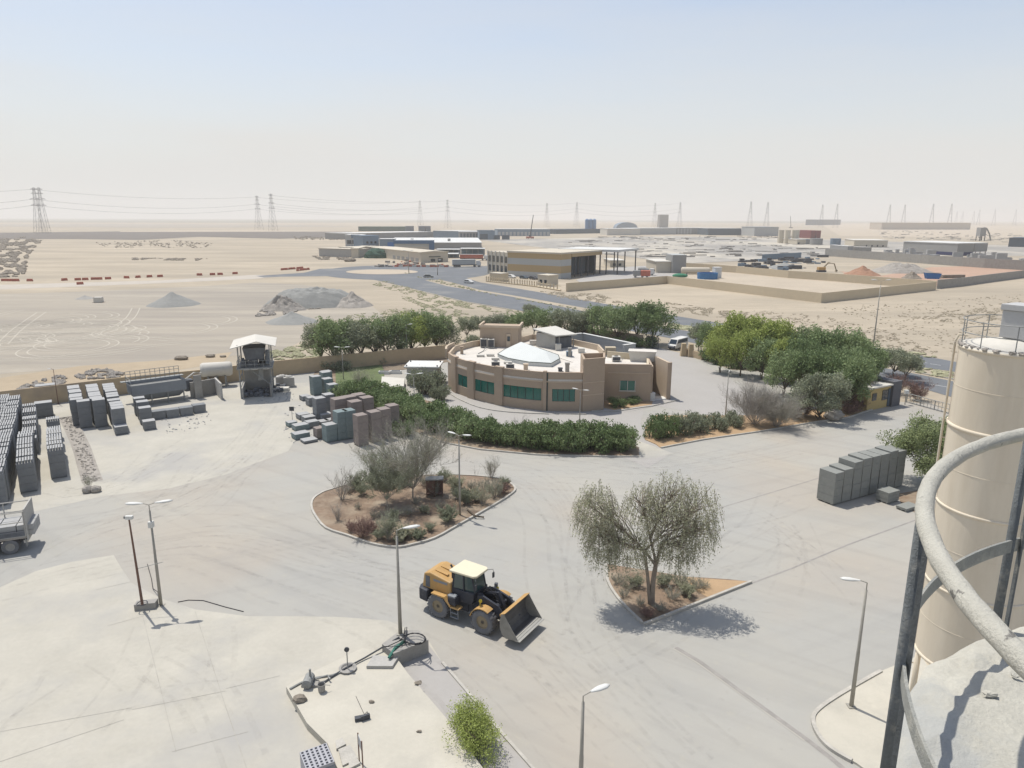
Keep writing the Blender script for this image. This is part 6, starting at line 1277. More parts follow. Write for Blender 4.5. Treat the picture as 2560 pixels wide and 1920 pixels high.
# ------------------------------------------------------------------ cabin, rooftop units
t = hall('white_roof_cabin', (1018,965), (1094,966), (1012,950), 2.9, M['concretedusty'], M['white'], 'small beige cabin with flat white overhanging roof and dark corner knobs', 'cabin', over=.35, slab=.2)
w_ = math.dist(P(1018,965),P(1094,966))
for kx,ky in ((0,0),(w_,0),(0,3.4),(w_,3.4)): MB().ball((kx,ky,3.2),.13,6,4).build('roof_knob', M['steeldark'], t)
tag(MB().prism(PX([(953,985),(1010,980),(1012,960),(955,955)]),0,.9).build('concrete_ramp', M['offwhite']), 'plain pale concrete block left of the white roofed cabin', 'block')
for i,(x,y) in enumerate([(961,935),(990,934)]):
    t = thing('bench_unit', ['left','right'][i]+' of two low white framed dark panels behind the pale concrete block', 'planter', P(x,y)); MB().box(-.9,.9,-.4,.4,0,.5).build('frame', M['white'], t); MB().box(-.72,.72,-.3,.3,.501,.53).build('panel', M['dirty'], t)
for i,(zx,zy,w,d,h,lb) in enumerate([(447,445,1.1,.8,1.5,'left of the two upright grilled units before the stair room'),(510,450,1.1,.8,1.5,'right of the two upright grilled units before the stair room')]): acunit('air_conditioner', *R_(zx,zy), RZ, w, d, h, lb)
for i,(zx,zy,lb) in enumerate([(505,520,'low cased unit at the upper left of the skylight'),(548,552,'low cased unit left of the skylight rim'),(420,525,'small low unit furthest left on the roof'),(655,585,'thin flat unit between skylight and front parapet'),(380,595,'low unit half hidden behind the left parapet')]):
    acunit('roof_unit', *R_(zx,zy), RZ, 1.2, .6, .35, lb, grille=False)
for i,(zx,zy,lb) in enumerate([(550,610,'boxy dark fronted unit behind the third pilaster'),(675,630,'boxy dark fronted unit behind the long green window'),(1590,565,'boxy dark fronted unit on the right wing roof')]):
    acunit('air_conditioner', *R_(zx,zy), RZ, 1.2, .9, .8, lb)
for i,(zx,zy,w,h,lb,mm) in enumerate([(810,640,.6,.9,'rough brown cowl at the front roof edge','brownlight'),(1108,650,.55,.5,'small dark bucket shaped vent at the front roof edge','steeldark'),(1168,655,.55,1.3,'upright pale flue box near the corner tower','concrete'),(258,500,.45,1.2,'thin upright dark flue at the left end of the roof','brownwall'),(1190,525,.5,1.4,'slim pale flue right of the skylight','concrete')]):
    x,y = R_(zx,zy); b = MB(); b.box(-w/2,w/2,-w/2,w/2,0,h*.8); b.box(-w*.6,w*.6,-w*.6,w*.6,h*.82,h); tag(b.build('roof_vent', M[mm], None, (x,y,RZ)), lb, 'roof vent')
for i,(zx,zy,w,d,h,lb,mm) in enumerate([(1185,520,.9,.7,.7,'blue-grey plant box beside the slim pale flue','bluegrey'),(1090,470,.9,.8,1.0,'small white box before the plant room','offwhite'),(1290,490,1.0,.8,.7,'pale box near the rear right of the round roof','offwhite'),(880,425,1.4,.6,.8,'pale box left of the plant room','roofwhite')]):
    x,y = R_(zx,zy); b = MB(); b.box(-w/2,w/2,-d/2,d/2,.05,h); b.box(-w/2-.03,w/2+.03,-d/2-.03,d/2+.03,h,h+.05); b.box(-w/2,-w/2+.1,-d/2,d/2,0,.05); b.box(w/2-.1,w/2,-d/2,d/2,0,.05); tag(b.build('plant_box', M[mm], None, (x,y,RZ)), lb, 'plant box')
x,y = R_(1815,560); t = thing('water_tank', 'large cream box water tank at the back of the right wing roof', 'water tank', (x,y,RZ), rad(-12)); b = MB(); b.add([(-1.7,-.8,0),(1.7,-.8,0),(1.7,.8,0),(-1.7,.8,0),(-2.0,-1,1.5),(2.0,-1,1.5),(2.0,1,1.5),(-2.0,1,1.5)],[(0,1,5,4),(1,2,6,5),(2,3,7,6),(3,0,4,7),(4,5,6,7),(3,2,1,0)]); b.build('body', M['offwhite'], t); MB().box(-2.05,2.05,-1.05,1.05,1.5,1.6).build('lid', M['roofwhite'], t)
x,y = R_(1540,505); stack('cream_box', x, y, 1.6, .9, 1.2, 0, 'wallcream', 'cream box next to the corner tower on the right wing', None, 5, cat='box').location.z = RZ
tag(MB().tube([R_(400,500)+(RZ+.06,),R_(440,480)+(RZ+.06,),R_(470,460)+(RZ+.4,)],.06,6).build('roof_pipe', M['steel']), 'curved pipe leading to the two upright roof units', 'pipe')
tag(MB().tube([R_(1630,560)+(RZ+.05,),R_(1690,530)+(RZ+.3,),R_(1740,500)+(RZ+.9,)],.035,5).build('roof_cable', M['steel']), 'cable rising from the dark fronted unit to the cream tank', 'cable')
tag(MB().tube([R_(980,480)+(RZ+.05,),R_(1110,540)+(RZ+.05,),R_(1215,575)+(RZ+.05,)],.04,5).build('roof_pipe', M['offwhite']), 'thin pale pipe lying across the roof right of the skylight', 'pipe')
tag(MB().add([(-.35,-.3,0),(.35,-.3,0),(.35,.3,0),(-.35,.3,0),(-.42,-.36,1.2),(.42,-.36,1.2),(.42,.36,1.2),(-.42,.36,1.2)],[(0,1,5,4),(1,2,6,5),(2,3,7,6),(3,0,4,7),(4,5,6,7)]).build('waste_bin', M['white'], None, P(1629,1002)), 'white tapered waste bin at the right end of the brown building', 'waste bin')
t = thing('fire_box', 'rusty red open cage box in the middle of the planted island', 'box', P(1088,1240), .1)
for sx__ in (-.75,-.05,.7): MB().box(sx__-.05,sx__+.05,-.45,-.35,0,1.7).build('post', M['rust'], t)
MB().box(-.8,.75,.3,.4,.3,1.7).build('back_panel', M['rust'], t); MB().box(-.8,-.1,-.44,-.40,.5,1.6).build('door', M['rust'], t); MB().box(-.85,.8,-.5,.45,1.7,1.8).build('roof', M['steel'], t); MB().box(-.8,.75,-.4,.3,.3,.38).build('floor', M['rust'], t)
tag(MB().tube([P(1170,1275,.2)+(.2,),P(1188,1290,.25)+(.25,),P(1210,1293,.15)+(.15,)],.09,6).build('fallen_log', M['bark']), 'dark log lying over the kerb at the front of the planted island', 'log')
# guard house, gate, van
g0 = thing('guard_house', 'yellow guard house with dark grey end wall and tall dark window by the far gate', 'guard house', P(2166,1028), 0)
ga = Vector(P(2166,1028)); gb = Vector(P(2222,1016)); gc = Vector(P(2252,1014)); u = (gb-ga).normalized(); g0.rotation_euler[2] = math.atan2(u.y,u.x); L = (gb-ga).length; L2 = (gc-ga).length
MB().box(0,L-.02,0,4,0,3.0).build('wall', mat('guard_yellow',(.50,.38,.17),var=.05,scale=.5), g0); MB().box(L,L2,-.35,4.2,0,3.5).build('end_wall', mat('guard_grey',(.13,.13,.14),var=.1,scale=.5), g0); MB().box(-.3,L-.01,-.3,4.3,3.01,3.2).build('roof', M['offwhite'], g0)
MB().box(L*.62,L*.86,-.08,-.01,1.1,2.5).build('window', M['glassdark'], g0); MB().box(L*.88,L*.97,-.09,-.01,.1,2.6).build('door', M['darkclad'], g0); MB().box(L*.18,L*.36,-.08,-.01,1.3,2.3).build('window', M['glassdark'], g0)
t = thing('booth_light', 'small white floodlight box on a short post by the guard house', 'post', P(2262,1012)); MB().cyl(0,0,0,1.6,.06,6).build('post', M['galv'], t); MB().box(-.25,.25,-.2,.2,1.6,2.1).build('head', M['lampwhite'], t)
def gate(a, b_, h, label, n=9, m='steel'):
    a = Vector(a); b_ = Vector(b_); L = (b_-a).length; t = thing('sliding_gate', label, 'gate', a, math.atan2((b_-a).y,(b_-a).x)); q = MB()
    for z in (.15,h*.5,h): q.tube([(0,0,z),(L,0,z)],.05,5)
    q.build('rail', M[m], t); q = MB()
    for k in range(n): q.tube([(L*k/(n-1),0,0),(L*k/(n-1),0,h)],.03 if k%4 else .07,5)
    q.build('bar', M[m], t)
gate(P(2266,1006),P(2372,1035),1.3,'low grey sliding gate right of the guard house',13)
gate(P(1616,870),P(1645,874),2.4,'tall barred gate leaf left of the white van',9,'steeldark')
for i,(x,y) in enumerate([(1708,890),(1726,892)]): tag(MB().add([(-.55,-.55,0),(.55,-.55,0),(.55,.55,0),(-.55,.55,0),(-.38,-.38,2.4),(.38,-.38,2.4),(.38,.38,2.4),(-.38,.38,2.4)],[(0,1,5,4),(1,2,6,5),(2,3,7,6),(3,0,4,7),(4,5,6,7)]).build('gate_pillar', M['wallbeige'], None, P(x,y)), ['left','right'][i]+' of two flared beige gate pillars right of the white van', 'gate pillar')
wall_run('gate_wall', PX([(1712,888),(1756,900)]), 1.3, .3, M['wallbeige'], 'low beige wall running from the gate pillars into the grove', 'wall')
# ------------------------------------------------------------------ wheel loader
def loader():
    fx,fy = P(1210.8,1580.7); bx,by = P(1100.6,1540); hd = math.atan2(fy-by, fx-bx); tr = 1.05; 
    s, c = math.sin(hd), math.cos(hd); mx,my = (fx+bx)/2, (fy+by)/2   # near (right) wheel line
    ox,oy = mx-s*tr, my+c*tr
    t = thing('wheel_loader', 'dusty yellow and black wheel loader driving with its bucket raised off the ground', 'wheel loader', (ox,oy,0), hd)
    Yl = M['tanloader']; Bk = M['loaderblk']
    for i,(x,y) in enumerate([(-1.72,-tr),(-1.72,tr),(1.72,-tr),(1.72,tr)]):
        sg = -1 if y < 0 else 1; R0 = .80; w = .31; b = MB()
        prof = [(.42,-w*.8),(.56,-w*.98),(.70,-w),(.765,-w*.86),(.785,-w*.5),(.785,w*.5),(.765,w*.86),(.70,w),(.56,w*.98),(.42,w*.8)]
        b.lathe(prof, 36, (x,y,R0), 'Y', False)
        for k in range(20):
            for sd in (-1,1):
                a = 2*math.pi*(k+(.5 if sd > 0 else 0))/20; ca,sa = math.cos(a),math.sin(a); q = []
                for rr in (.755,.815):
                    for da,yy in ((-.085,sd*.03),(.055,sd*.03),(.105,sd*w*.98),(-.02,sd*w*.98)):
                        q.append((x+rr*math.cos(a+da), y+yy, R0+rr*math.sin(a+da)))
                b.add(q, [(4,5,6,7),(0,1,5,4),(1,2,6,5),(2,3,7,6),(3,0,4,7),(3,2,1,0)])
        wh = b.build('tyre', M['tyre'], t); yo = y+sg*w*.62
        b = MB(); b.lathe([(.44,yo),(.46,yo+sg*.05),(.40,yo+sg*.05),(.37,yo-sg*.05),(.30,yo-sg*.16),(.0,yo-sg*.17)], 28, (x,0,R0), 'Y'); b.build('rim', M['rim'], wh, smooth=False)
        MB().lathe([(.0,yo+sg*.0),(.13,yo-sg*.0),(.15,yo-sg*.16),(0,yo-sg*.16)], 14, (x,0,R0), 'Y').build('hub', M['steeldark'], wh)
    MB().box(-3.0,.15,-.55,.55,.62,1.45).build('rear_frame', Bk, t, bevel=.04)
    MB().cyl(-1.72,0,.7,.9,.01).tube([(-1.72,-tr+.2,.8),(-1.72,tr-.2,.8)],.16,8).tube([(1.72,-tr+.2,.8),(1.72,tr-.2,.8)],.16,8).build('axle', Bk, t)
    MB().prism([(-3.55,-.75),(-3.35,-1.15),(-2.62,-1.25),(-2.62,1.25),(-3.35,1.15),(-3.55,.75)],.78,1.62).build('counterweight', Bk, t, bevel=.09)
    b = MB(); b.prof([(-3.25,1.62),(-.95,1.55),(-.95,2.50),(-2.6,2.78),(-3.08,2.62)], -.92, .92); hd_ = b.build('engine_hood', Yl, t, bevel=.07)
    for y in (-.935,.905): MB().box(-2.95,-2.6,y,y+.03,1.72,2.5).build('grille', M['dirty'], hd_)
    for y in (-.935,.905): MB().box(-2.3,-1.2,y,y+.03,2.26,2.42).build('side_stripe', M['hopper'], hd_)
    b = MB(); b.box(-2.5,-1.5,-.5,-.3,2.68,2.76,ry=.1); b.box(-2.5,-1.5,.1,.3,2.68,2.76,ry=.1); b.build('hood_rib', D.materials['loader_yellow'], hd_)
    MB().tube([(-1.2,-.35,2.5),(-1.2,-.35,3.25),(-1.3,-.38,3.45)],.065,8).build('exhaust_pipe', M['steeldark'], t)
    MB().cyl(-1.35,.3,2.5,2.95,.14,10).build('air_intake', M['offwhite'], t)
    # cab
    b = MB(); b.prof([(-.95,1.35),(.55,1.35),(.75,1.75),(.75,2.15),(-.95,2.15)],-.78,.78); b.build('cab_base', Bk, t, bevel=.03)
    b = MB(); lo = [(-.9,-.74),(.72,-.6),(.72,.6),(-.9,.74)]; up = [(-.8,-.70),(.5,-.6),(.5,.6),(-.8,.70)]
    b.add([p+(2.155,) for p in lo]+[p+(3.2,) for p in up], [(0,1,5,4),(1,2,6,5),(2,3,7,6),(3,0,4,7)]); gl = b.build('cab_glass', mat('cab_glass',(.045,.085,.085),var=.1,rough=.08,spec=.7), t)
    for p,q in zip(lo,up): MB().tube([p+(2.1,),q+(3.22,)],.055,6).build('cab_pillar', Bk, t)
    MB().tube([(-.05,-.72,2.15),(-.1,-.68,3.2)],.05,6).build('cab_pillar', Bk, t); MB().tube([(-.05,.72,2.15),(-.1,.68,3.2)],.05,6).build('cab_pillar', Bk, t)
    MB().prism([(-1.1,-.85),(.72,-.78),(.9,-.6),(.9,.6),(.72,.78),(-1.1,.85)],3.21,3.36).build('cab_roof', M['cabroof'], t, bevel=.05)
    MB().box(-.35,.1,-.3,.3,2.15,2.75).build('seat', M['steeldark'], t)
    for y in (-1,1):
        m_ = MB().tube([(.75,y*.65,3.2),(1.05,y*.95,3.2),(1.08,y*.98,3.0)],.018,5); m_.box(1.03,1.09,y*.98-.09,y*.98+.09,2.62,2.98); m_.build('mirror', M['steeldark'], t)
    # platform, steps, fenders
    b = MB(); b.box(-.95,-.35,-1.25,-.8,1.2,1.75); b.build('tool_box', Bk, t, bevel=.03)
    MB().box(-.98,-.42,-1.22,-.85,1.76,1.80).build('tool_box_lid', M['hopper'], t)
    b = MB(); b.prof([(-2.2,1.66),(-1.15,1.66),(-.72,1.15),(-.72,1.07),(-1.2,1.55),(-2.2,1.58)],-1.35,-.93); b.prof([(-2.2,1.66),(-1.15,1.66),(-.72,1.15),(-.72,1.07),(-1.2,1.55),(-2.2,1.58)],.93,1.35); b.build('rear_fender', Yl, t)
    b = MB(); b.box(-.78,-.05,-1.3,-.85,1.02,1.12); b.build('step_plate', Yl, t, bevel=.02)
    b = MB(); 
    for xx in (-.72,-.15): b.tube([(xx,-1.25,1.02),(xx,-1.22,.38)],.03,5)
    for z in (.42,.72): b.box(-.72,-.15,-1.3,-1.18,z-.02,z+.02)
    b.build('ladder', M['hopper'], t)
    b = MB(); b.box(.0,.62,-.5,.5,.7,1.5); b.build('joint', Bk, t); b = MB(); b.box(.5,2.2,-.52,.52,.65,1.3); b.prof([(.65,1.3),(1.35,1.3),(1.5,1.75),(1.2,2.15),(.85,2.15)],-.5,-.36); b.prof([(.65,1.3),(1.35,1.3),(1.5,1.75),(1.2,2.15),(.85,2.15)],.36,.5); b.build('front_frame', Bk, t)
    for sd in (-1,1):
        b = MB(); arc = [(1.72+.93*math.cos(a),.80+.93*math.sin(a)) for a in [rad(60+12*k) for k in range(10)]]; inn = [(1.72+.87*math.cos(a),.80+.87*math.sin(a)) for a in [rad(168-12*k) for k in range(10)]]
        b.prof(arc+inn, sd*1.05-.3, sd*1.05+.3); b.build('front_fender', Yl, t)
        MB().prof([(1.0,2.1),(1.35,2.2),(2.5,1.85),(3.3,.85),(3.15,.62),(2.2,1.4),(1.05,1.8)], sd*.62-.07, sd*.62+.07).build('boom_arm', Bk, t, bevel=.02)
        MB().tube([(.9,sd*.45,1.2),(2.3,sd*.55,1.45)],.09,8).build('lift_cylinder', Bk, t)
        b = MB(); b.tube([(1.35,sd*.95,1.9),(1.35,sd*.95,1.55)],.03,5); b.ball((1.38,sd*.95,1.98),.12,8,5,(1,.8,1)); b.build('headlight', mat('headlight_yellow',(.65,.5,.05)) if sd < 0 else D.materials['headlight_yellow'], t)
    MB().tube([(2.3,-.62,1.6),(2.3,.62,1.6)],.11,8).build('cross_tube', Bk, t); MB().tube([(3.2,-.62,.75),(3.2,.62,.75)],.09,8).build('cross_tube', Bk, t)
    MB().prof([(1.9,2.35),(2.15,2.4),(2.55,1.55),(2.75,.95),(2.55,.9),(2.25,1.5)],-.12,.12).build('bell_crank', Bk, t, bevel=.02)
    MB().tube([(.95,0,1.9),(1.95,0,2.3)],.10,8).build('tilt_cylinder', Bk, t); MB().tube([(2.6,0,.95),(3.2,0,1.0)],.07,8).build('link', M['rim'], t)
    b = MB(); 
    for k in range(5): b.tube([(.8,-.3+.12*k,1.6),(1.3,-.32+.13*k,2.45),(2.0,-.3+.14*k,2.3),(2.4,-.3+.14*k,1.75)],.028,5)
    b.build('hydraulic_hose', M['cable'], t)
    b = MB(); b.tube([(1.75,.1,2.1),(1.85,.1,2.65)],.025,5); b.box(1.75,1.95,.0,.2,2.65,2.85,rz=.4); b.tube([(1.5,-.15,2.1),(1.45,-.2,2.35)],.02,4); b.build('light_mast', M['steeldark'], t)
    # bucket, tipped slightly back
    prof = [(3.25,1.95),(3.12,1.45),(3.14,.95),(3.28,.62),(3.55,.42),(4.40,.50)]; hw = 1.42
    inn = [(4.40,.555),(3.58,.50),(3.36,.67),(3.22,.98),(3.20,1.43),(3.31,1.9)]
    bk = MB().prof(prof+inn, -hw, hw).build('bucket', M['bucketin'], t)
    for sd in (-1,1): MB().prof([(3.25,1.95),(3.12,1.45),(3.14,.95),(3.28,.62),(3.55,.42),(4.40,.50),(4.36,.62),(4.0,1.1),(3.45,1.93)], sd*(hw+.02)-.02, sd*(hw+.02)+.02).build('side_plate', mat('bucket_side',(.30,.285,.25),var=.2,scale=2) if sd < 0 else D.materials['bucket_side'], bk)
    MB().prof([(4.2,.47),(4.55,.50),(4.55,.53),(4.2,.575)], -hw-.05, hw+.05).build('cutting_edge', M['bucketlip'], bk)
    MB().prof([(4.02,.562),(4.21,.580),(4.21,.60),(4.02,.582)], -hw+.1, hw-.1).build('wear_plate', M['bucketlip'], bk)
    MB().prof([(3.10,1.86),(3.27,1.96),(3.50,2.06),(3.50,2.02),(3.32,1.9),(3.16,1.74)], -hw-.03, hw+.03).build('spill_guard', Yl, bk)
    MB().prof([(3.0,.95),(3.13,1.0),(3.13,1.5),(3.05,1.2)], -hw*.9, hw*.9).build('back_rib', Yl, bk)
    return t
loader()
# ------------------------------------------------------------------ road vehicles
def wheelset(t, xs, y, r, w, dbl=False):
    for x in xs:
        for s in (-1,1):
            yy = s*y; a = yy-s*w*(2.1 if dbl else 1); wh = MB().lathe([(r*.55,a),(r*.95,a),(r,a+s*w*.15),(r,yy-s*w*.15),(r*.95,yy),(r*.55,yy)], 20, (x,0,r), 'Y', False).build('wheel', M['tyre'], t)
            MB().lathe([(r*.55,yy-s*.01),(r*.5,yy-s*.04),(r*.2,yy-s*.08),(0,yy-s*.08)], 16, (x,0,r), 'Y', False).build('rim', M['concrete'], wh)
def van(x, y, rz, label):
    t = thing('van', label, 'van', (x,y,0), rz)
    b = MB(); b.prof([(-2.4,.45),(2.35,.45),(2.4,.95),(2.05,1.2),(1.45,2.15),(-2.3,2.25),(-2.42,1.2)],-.9,.9); b.build('body', M['white'], t, bevel=.07)
    MB().add([(2.06,-.76,1.24),(2.06,.76,1.24),(1.52,.70,2.04),(1.52,-.70,2.04)],[(0,1,2,3)]).v; b = MB(); b.add([(2.09,-.76,1.24),(2.09,.76,1.24),(1.55,.70,2.04),(1.55,-.70,2.04)],[(0,1,2,3)]); b.build('windscreen', M['glassdark'], t)
    for s in (-1,1): MB().prof([(-2.1,1.35),(1.75,1.35),(1.4,2.0),(-2.1,2.05)], s*.905-.006, s*.905+.006).build('side_window', M['glassdark'], t)
    MB().box(2.33,2.44,-.8,.8,.38,.72).build('bumper', M['steeldark'], t, bevel=.03)
    for s in (-1,1): MB().box(2.30,2.42,s*.68-.14,s*.68+.14,.78,.95).build('headlight', M['glassdark'], t)
    for s in (-1,1): MB().tube([(1.75,s*.9,1.45),(1.8,s*1.08,1.5),(1.8,s*1.08,1.7)],.04,5).build('mirror', M['steeldark'], t)
    wheelset(t, (-1.5,1.5), .88, .34, .22); return t
X,Y = P(1694,872); _a = Vector(P(1677,873)); _b = Vector(P(1713,864)); van(X,Y,math.atan2(_a.y-_b.y,_a.x-_b.x),'white van entering through the open gate behind the brown building')
def truck_partial():
    # tipper body cut by the left edge; rear faces right
    a = Vector(P(46,1380)); d = Vector((1,.42)).normalized(); rz = math.atan2(d.y,d.x)
    wx,wy = P(10,1388); t = thing('tipper_truck', 'dusty tipper truck carrying blocks, cut off by the left photo edge', 'truck', (wx,wy+1.25,0), rz)
    wheelset(t, (-1.5,0.0), 1.25, .58, .28, True)
    MB().box(-6.5,1.1,-.45,.45,.75,1.1).build('chassis', M['steeldark'], t)
    MB().box(-6,1.15,-1.25,1.25,1.15,1.3).build('bed_floor', M['rubble'], t)
    b = MB(); 
    for s in (-1,1):
        for z in (1.35,2.5,3.3): b.tube([(-6,s*1.25,z),(1.15,s*1.25,z)],.045,5)
        for k in range(5): b.tube([(-6+1.78*k,s*1.25,1.3),(-6+1.78*k,s*1.25,3.3)],.045,5)
    b.build('side_frame', M['concretedusty'], t)
    for s in (-1,1): MB().box(-6,1.1,s*1.25-.02,s*1.25+.02,1.3,1.75).build('side_board', M['dirty'], t)
    b = MB(); b.box(1.18,1.28,-1.3,1.3,1.0,3.5); b.build('tailgate', M['concretedusty'], t)
    MB().box(.9,1.15,-1.15,1.15,.75,.98).build('rear_beam', M['offwhite'], t); MB().box(1.05,1.1,-1.3,-.8,.5,1.15).build('mudguard', M['steel'], t)
    b = MB(); rk = random.Random(8)
    for i in range(6):
        for j in range(2):
            for k in range(2): b.box(-5.2+1.15*i+.02,-5.2+1.15*i+1.1,-1.05+1.05*j,-1.05+1.05*j+1.0,1.31+.45*k,1.31+.45*k+.42)
    tag(b.build('block_load', M['blocktop'], None, t.location, rz), 'layer of pale blocks loaded on the tipper truck bed', 'block load')
truck_partial()
def lorry(x, y, rz, label, L=13, h=3.9, bm='greystripe', cm='white', sc=1):
    t = thing('trailer_truck', label, 'truck', (x,y,0), rz)
    MB().box(0,L,-1.25,1.25,1.35,h).build('trailer', M[bm], t); MB().box(-.05,L+.05,-1.3,1.3,h+.01,h+.12).build('cover', M['whitesheet'], t); MB().box(0,L+2,-.5,.5,.9,1.3).build('chassis', M['steeldark'], t)
    b = MB(); b.prof([(L+.6,.7),(L+3.0,.7),(L+3.0,1.9),(L+2.6,3.2),(L+.6,3.3)],-1.2,1.2); b.build('cab', M[cm], t, bevel=.08); MB().box(L+2.86,L+3.02,-1.0,1.0,1.95,2.5).build('windscreen', M['glassdark'], t)
    wheelset(t, (1.2,2.5,3.8,L-.2,L+2.2), 1.2, .5, .3); return t
A = Vector(P(1131,668)); B = Vector(P(1206,667)); lorry(A.x,A.y,math.atan2((B-A).y,(B-A).x),'grey covered trailer truck parked before the far workshops', max(9,(B-A).length-4))
A = Vector(P(1150,651)); lorry(A.x,A.y,.0,'red sided truck behind the grey trailer truck', 14, 3.6, 'redplastic')
def car(x, y, rz, label, m, kind='car'):
    t = thing('parked_car', label, 'car', (x,y,0), rz); MB().prof([(-2.2,.3),(2.2,.3),(2.25,.75),(1.3,.9),(.6,1.4),(-1.3,1.42),(-2.15,.95)],-.85,.85).build('body', M[m], t, bevel=.06)
    for s in (-1,1): MB().prof([(-1.5,.92),(1.15,.92),(.55,1.33),(-1.25,1.34)], s*.855-.006, s*.855+.006).build('side_window', M['glassdark'], t)
    wheelset(t, (-1.35,1.35), .84, .32, .2); return t
X,Y = P(1310,697); car(X,Y,-.9,'dark car parked before the striped workshop wall','darkclad'); X,Y = P(1334,699); car(X,Y,-.9,'second dark car left of the small cream gatehouse','steeldark')
X,Y = P(1279,695); car(X,Y,-.9,'pale car beside the picket wall by the striped workshop','white'); X,Y = P(1172,708); car(X,Y,-.7,'white pick-up driving on the far carriageway','white')
X,Y = P(1071,694); car(X,Y,.1,'dark grey car turning off the roundabout','steel')
def mixer(x, y, rz, label, cab='white'):
    t = thing('mixer_truck', label, 'truck', (x,y,0), rz); MB().box(-4,4,-.5,.5,.8,1.15).build('chassis', M['steeldark'], t)
    b = MB(); b.lathe([(0,-3.2),(.7,-3.1),(1.25,-1.4),(1.3,.3),(.8,1.8),(0,2.0)],16); b.v = [(z,y_,x_+2.3+.12*-z) for x_,y_,z in b.v]; b.build('drum', M['greyclad'], t, smooth=True)
    MB().prof([(2.3,.7),(4.3,.7),(4.3,1.9),(4.0,3.0),(2.3,3.1)],-1.2,1.2).build('cab', M[cab], t, bevel=.06); MB().box(4.18,4.32,-1,1,1.95,2.6).build('windscreen', M['glassdark'], t); wheelset(t, (-3,-1.8,3.2), 1.15, .5, .3); return t
X,Y = P(1612,688); mixer(X,Y,-.3,'concrete mixer truck with white cab in the workshop yard'); 
X,Y = P(1600,694); t = thing('small_truck', 'dusty lorry front with bright red tank in the workshop yard', 'truck', (X,Y,0), -.2); MB().box(-3,0,-1.2,1.2,.8,3.1).build('cab', M['greyclad'], t, bevel=.1); MB().box(.2,4.4,-1.2,1.2,.7,3.2).build('tank', M['redplastic'], t, bevel=.3); wheelset(t, (-2,1,3), 1.1, .5, .3)
def htank(x, y, L, r, rz, m, label):
    t = thing('horizontal_tank', label, 'tank', (x,y,0), rz); b = MB(); b.lathe([(0,-L/2),(r*.8,-L/2+.1),(r,-L/2+.5),(r,L/2-.5),(r*.8,L/2-.1),(0,L/2)],16); b.v = [(z,y_,x_+r+.3) for x_,y_,z in b.v]; b.build('shell', M[m], t, smooth=True)
    for k in (-.3,.3): MB().box(L*k-.2,L*k+.2,-r*.8,r*.8,0,r*.6).build('cradle', M['steel'], t)
X,Y = P(1738,686); htank(X,Y,13,1.5,-.15,'creamsheet','long cream horizontal pipe tank right of the tall grey box tank')
X,Y = P(1768,697); tag(MB().lathe([(0,0),(4.2,0),(4.3,2.6),(4.0,2.6),(3.9,.4),(0,.4)],24).build('round_basin', mat('basin_blue',(.06,.2,.42)), None, (X,Y,0)), 'round open blue basin in the corner of the workshop yard', 'basin')
X,Y = P(1791,695); tag(MB().box(-1.5,1.5,-1.5,1.5,0,4.5).box(-1.6,1.6,-1.6,1.6,4.5,4.7).build('white_container', M['white'], None, (X,Y,0), .2), 'white upright container right of the round blue basin', 'container')
X,Y = P(1700,693); tag(MB().ball((0,0,.7),1.6,12,6,(2.2,1,.6)).build('green_boat_hull', mat('green_tank',(.05,.25,.14)), None, (X,Y,0)), 'low green rounded tank below the tall grey box tank', 'tank')
# cranes and the conveyor
X,Y = P(1325,597); t = thing('mobile_crane', 'mobile crane with a long leaning dark boom among the far halls', 'crane', (X,Y,0)); hb = Hp(1325,597,537); MB().box(-5,5,-1.5,1.5,.8,2.8).build('carrier', M['redplastic'], t); MB().tube([(0,0,2.5),(4.0,0,hb)],[.7,.45],6).build('boom', M['steeldark'], t); wheelset(t, (-4,-2,2,4), 1.4, .6, .4); MB().box(-1.5,1.5,-1.3,1.3,2.8,4.6).build('crane_cab', M['steeldark'], t)
X,Y = P(1977,571); t = thing('mobile_crane', 'tiny leaning crane boom above the cream silos', 'crane', (X,Y,0)); hb = Hp(1977,571,540); MB().box(-5,5,-1.5,1.5,.8,3).build('carrier', M['steeldark'], t); MB().tube([(0,0,2.5),(-4,0,hb)],[.9,.5],6).build('boom', M['steeldark'], t)
X,Y = P(2455,602); t = thing('conveyor_tower', 'grey batching plant with a steep curved conveyor behind the big grey warehouse', 'plant', (X,Y,0)); hb = Hp(2455,602,569); MB().box(-6,1,-4,4,hb*.35,hb).build('bins', M['greyclad'], t)
for xx in (-5.5,.5):
    for yy in (-3.5,3.5): MB().cyl(xx,yy,0,hb*.349,.5,6).build('leg', M['steeldark'], t)
MB().tube([(0,0,hb),(4,0,hb*.9),(8,0,hb*.5),(10.5,0,.3)],.9,6).build('conveyor', M['steel'], t); MB().tube([(-4,0,hb*.95),(-2,0,hb*.6),(-1,0,.5)],.8,6).build('chute', M['steeldark'], t)
X,Y = P(2058,680); t = thing('excavator', 'dusty brown excavator with arched boom beside the red soil heap', 'excavator', (X,Y,0), 0); MB().box(-3,1,-1.4,1.4,.0,.9).build('tracks', M['steeldark'], t, bevel=.2); MB().box(-2.8,.6,-1.3,1.3,.95,2.4).build('body', M['tanloader'], t, bevel=.1); MB().tube([(0,0,2.2),(2.0,0,4.4),(5,0,4.0),(6.2,0,1.0)],[.35,.4,.3,.25],6).build('boom', M['rim'], t); MB().prof([(5.8,.2),(6.6,.2),(6.8,1.0),(6.0,1.1)],-.5,.5).build('bucket', M['rim'], t)
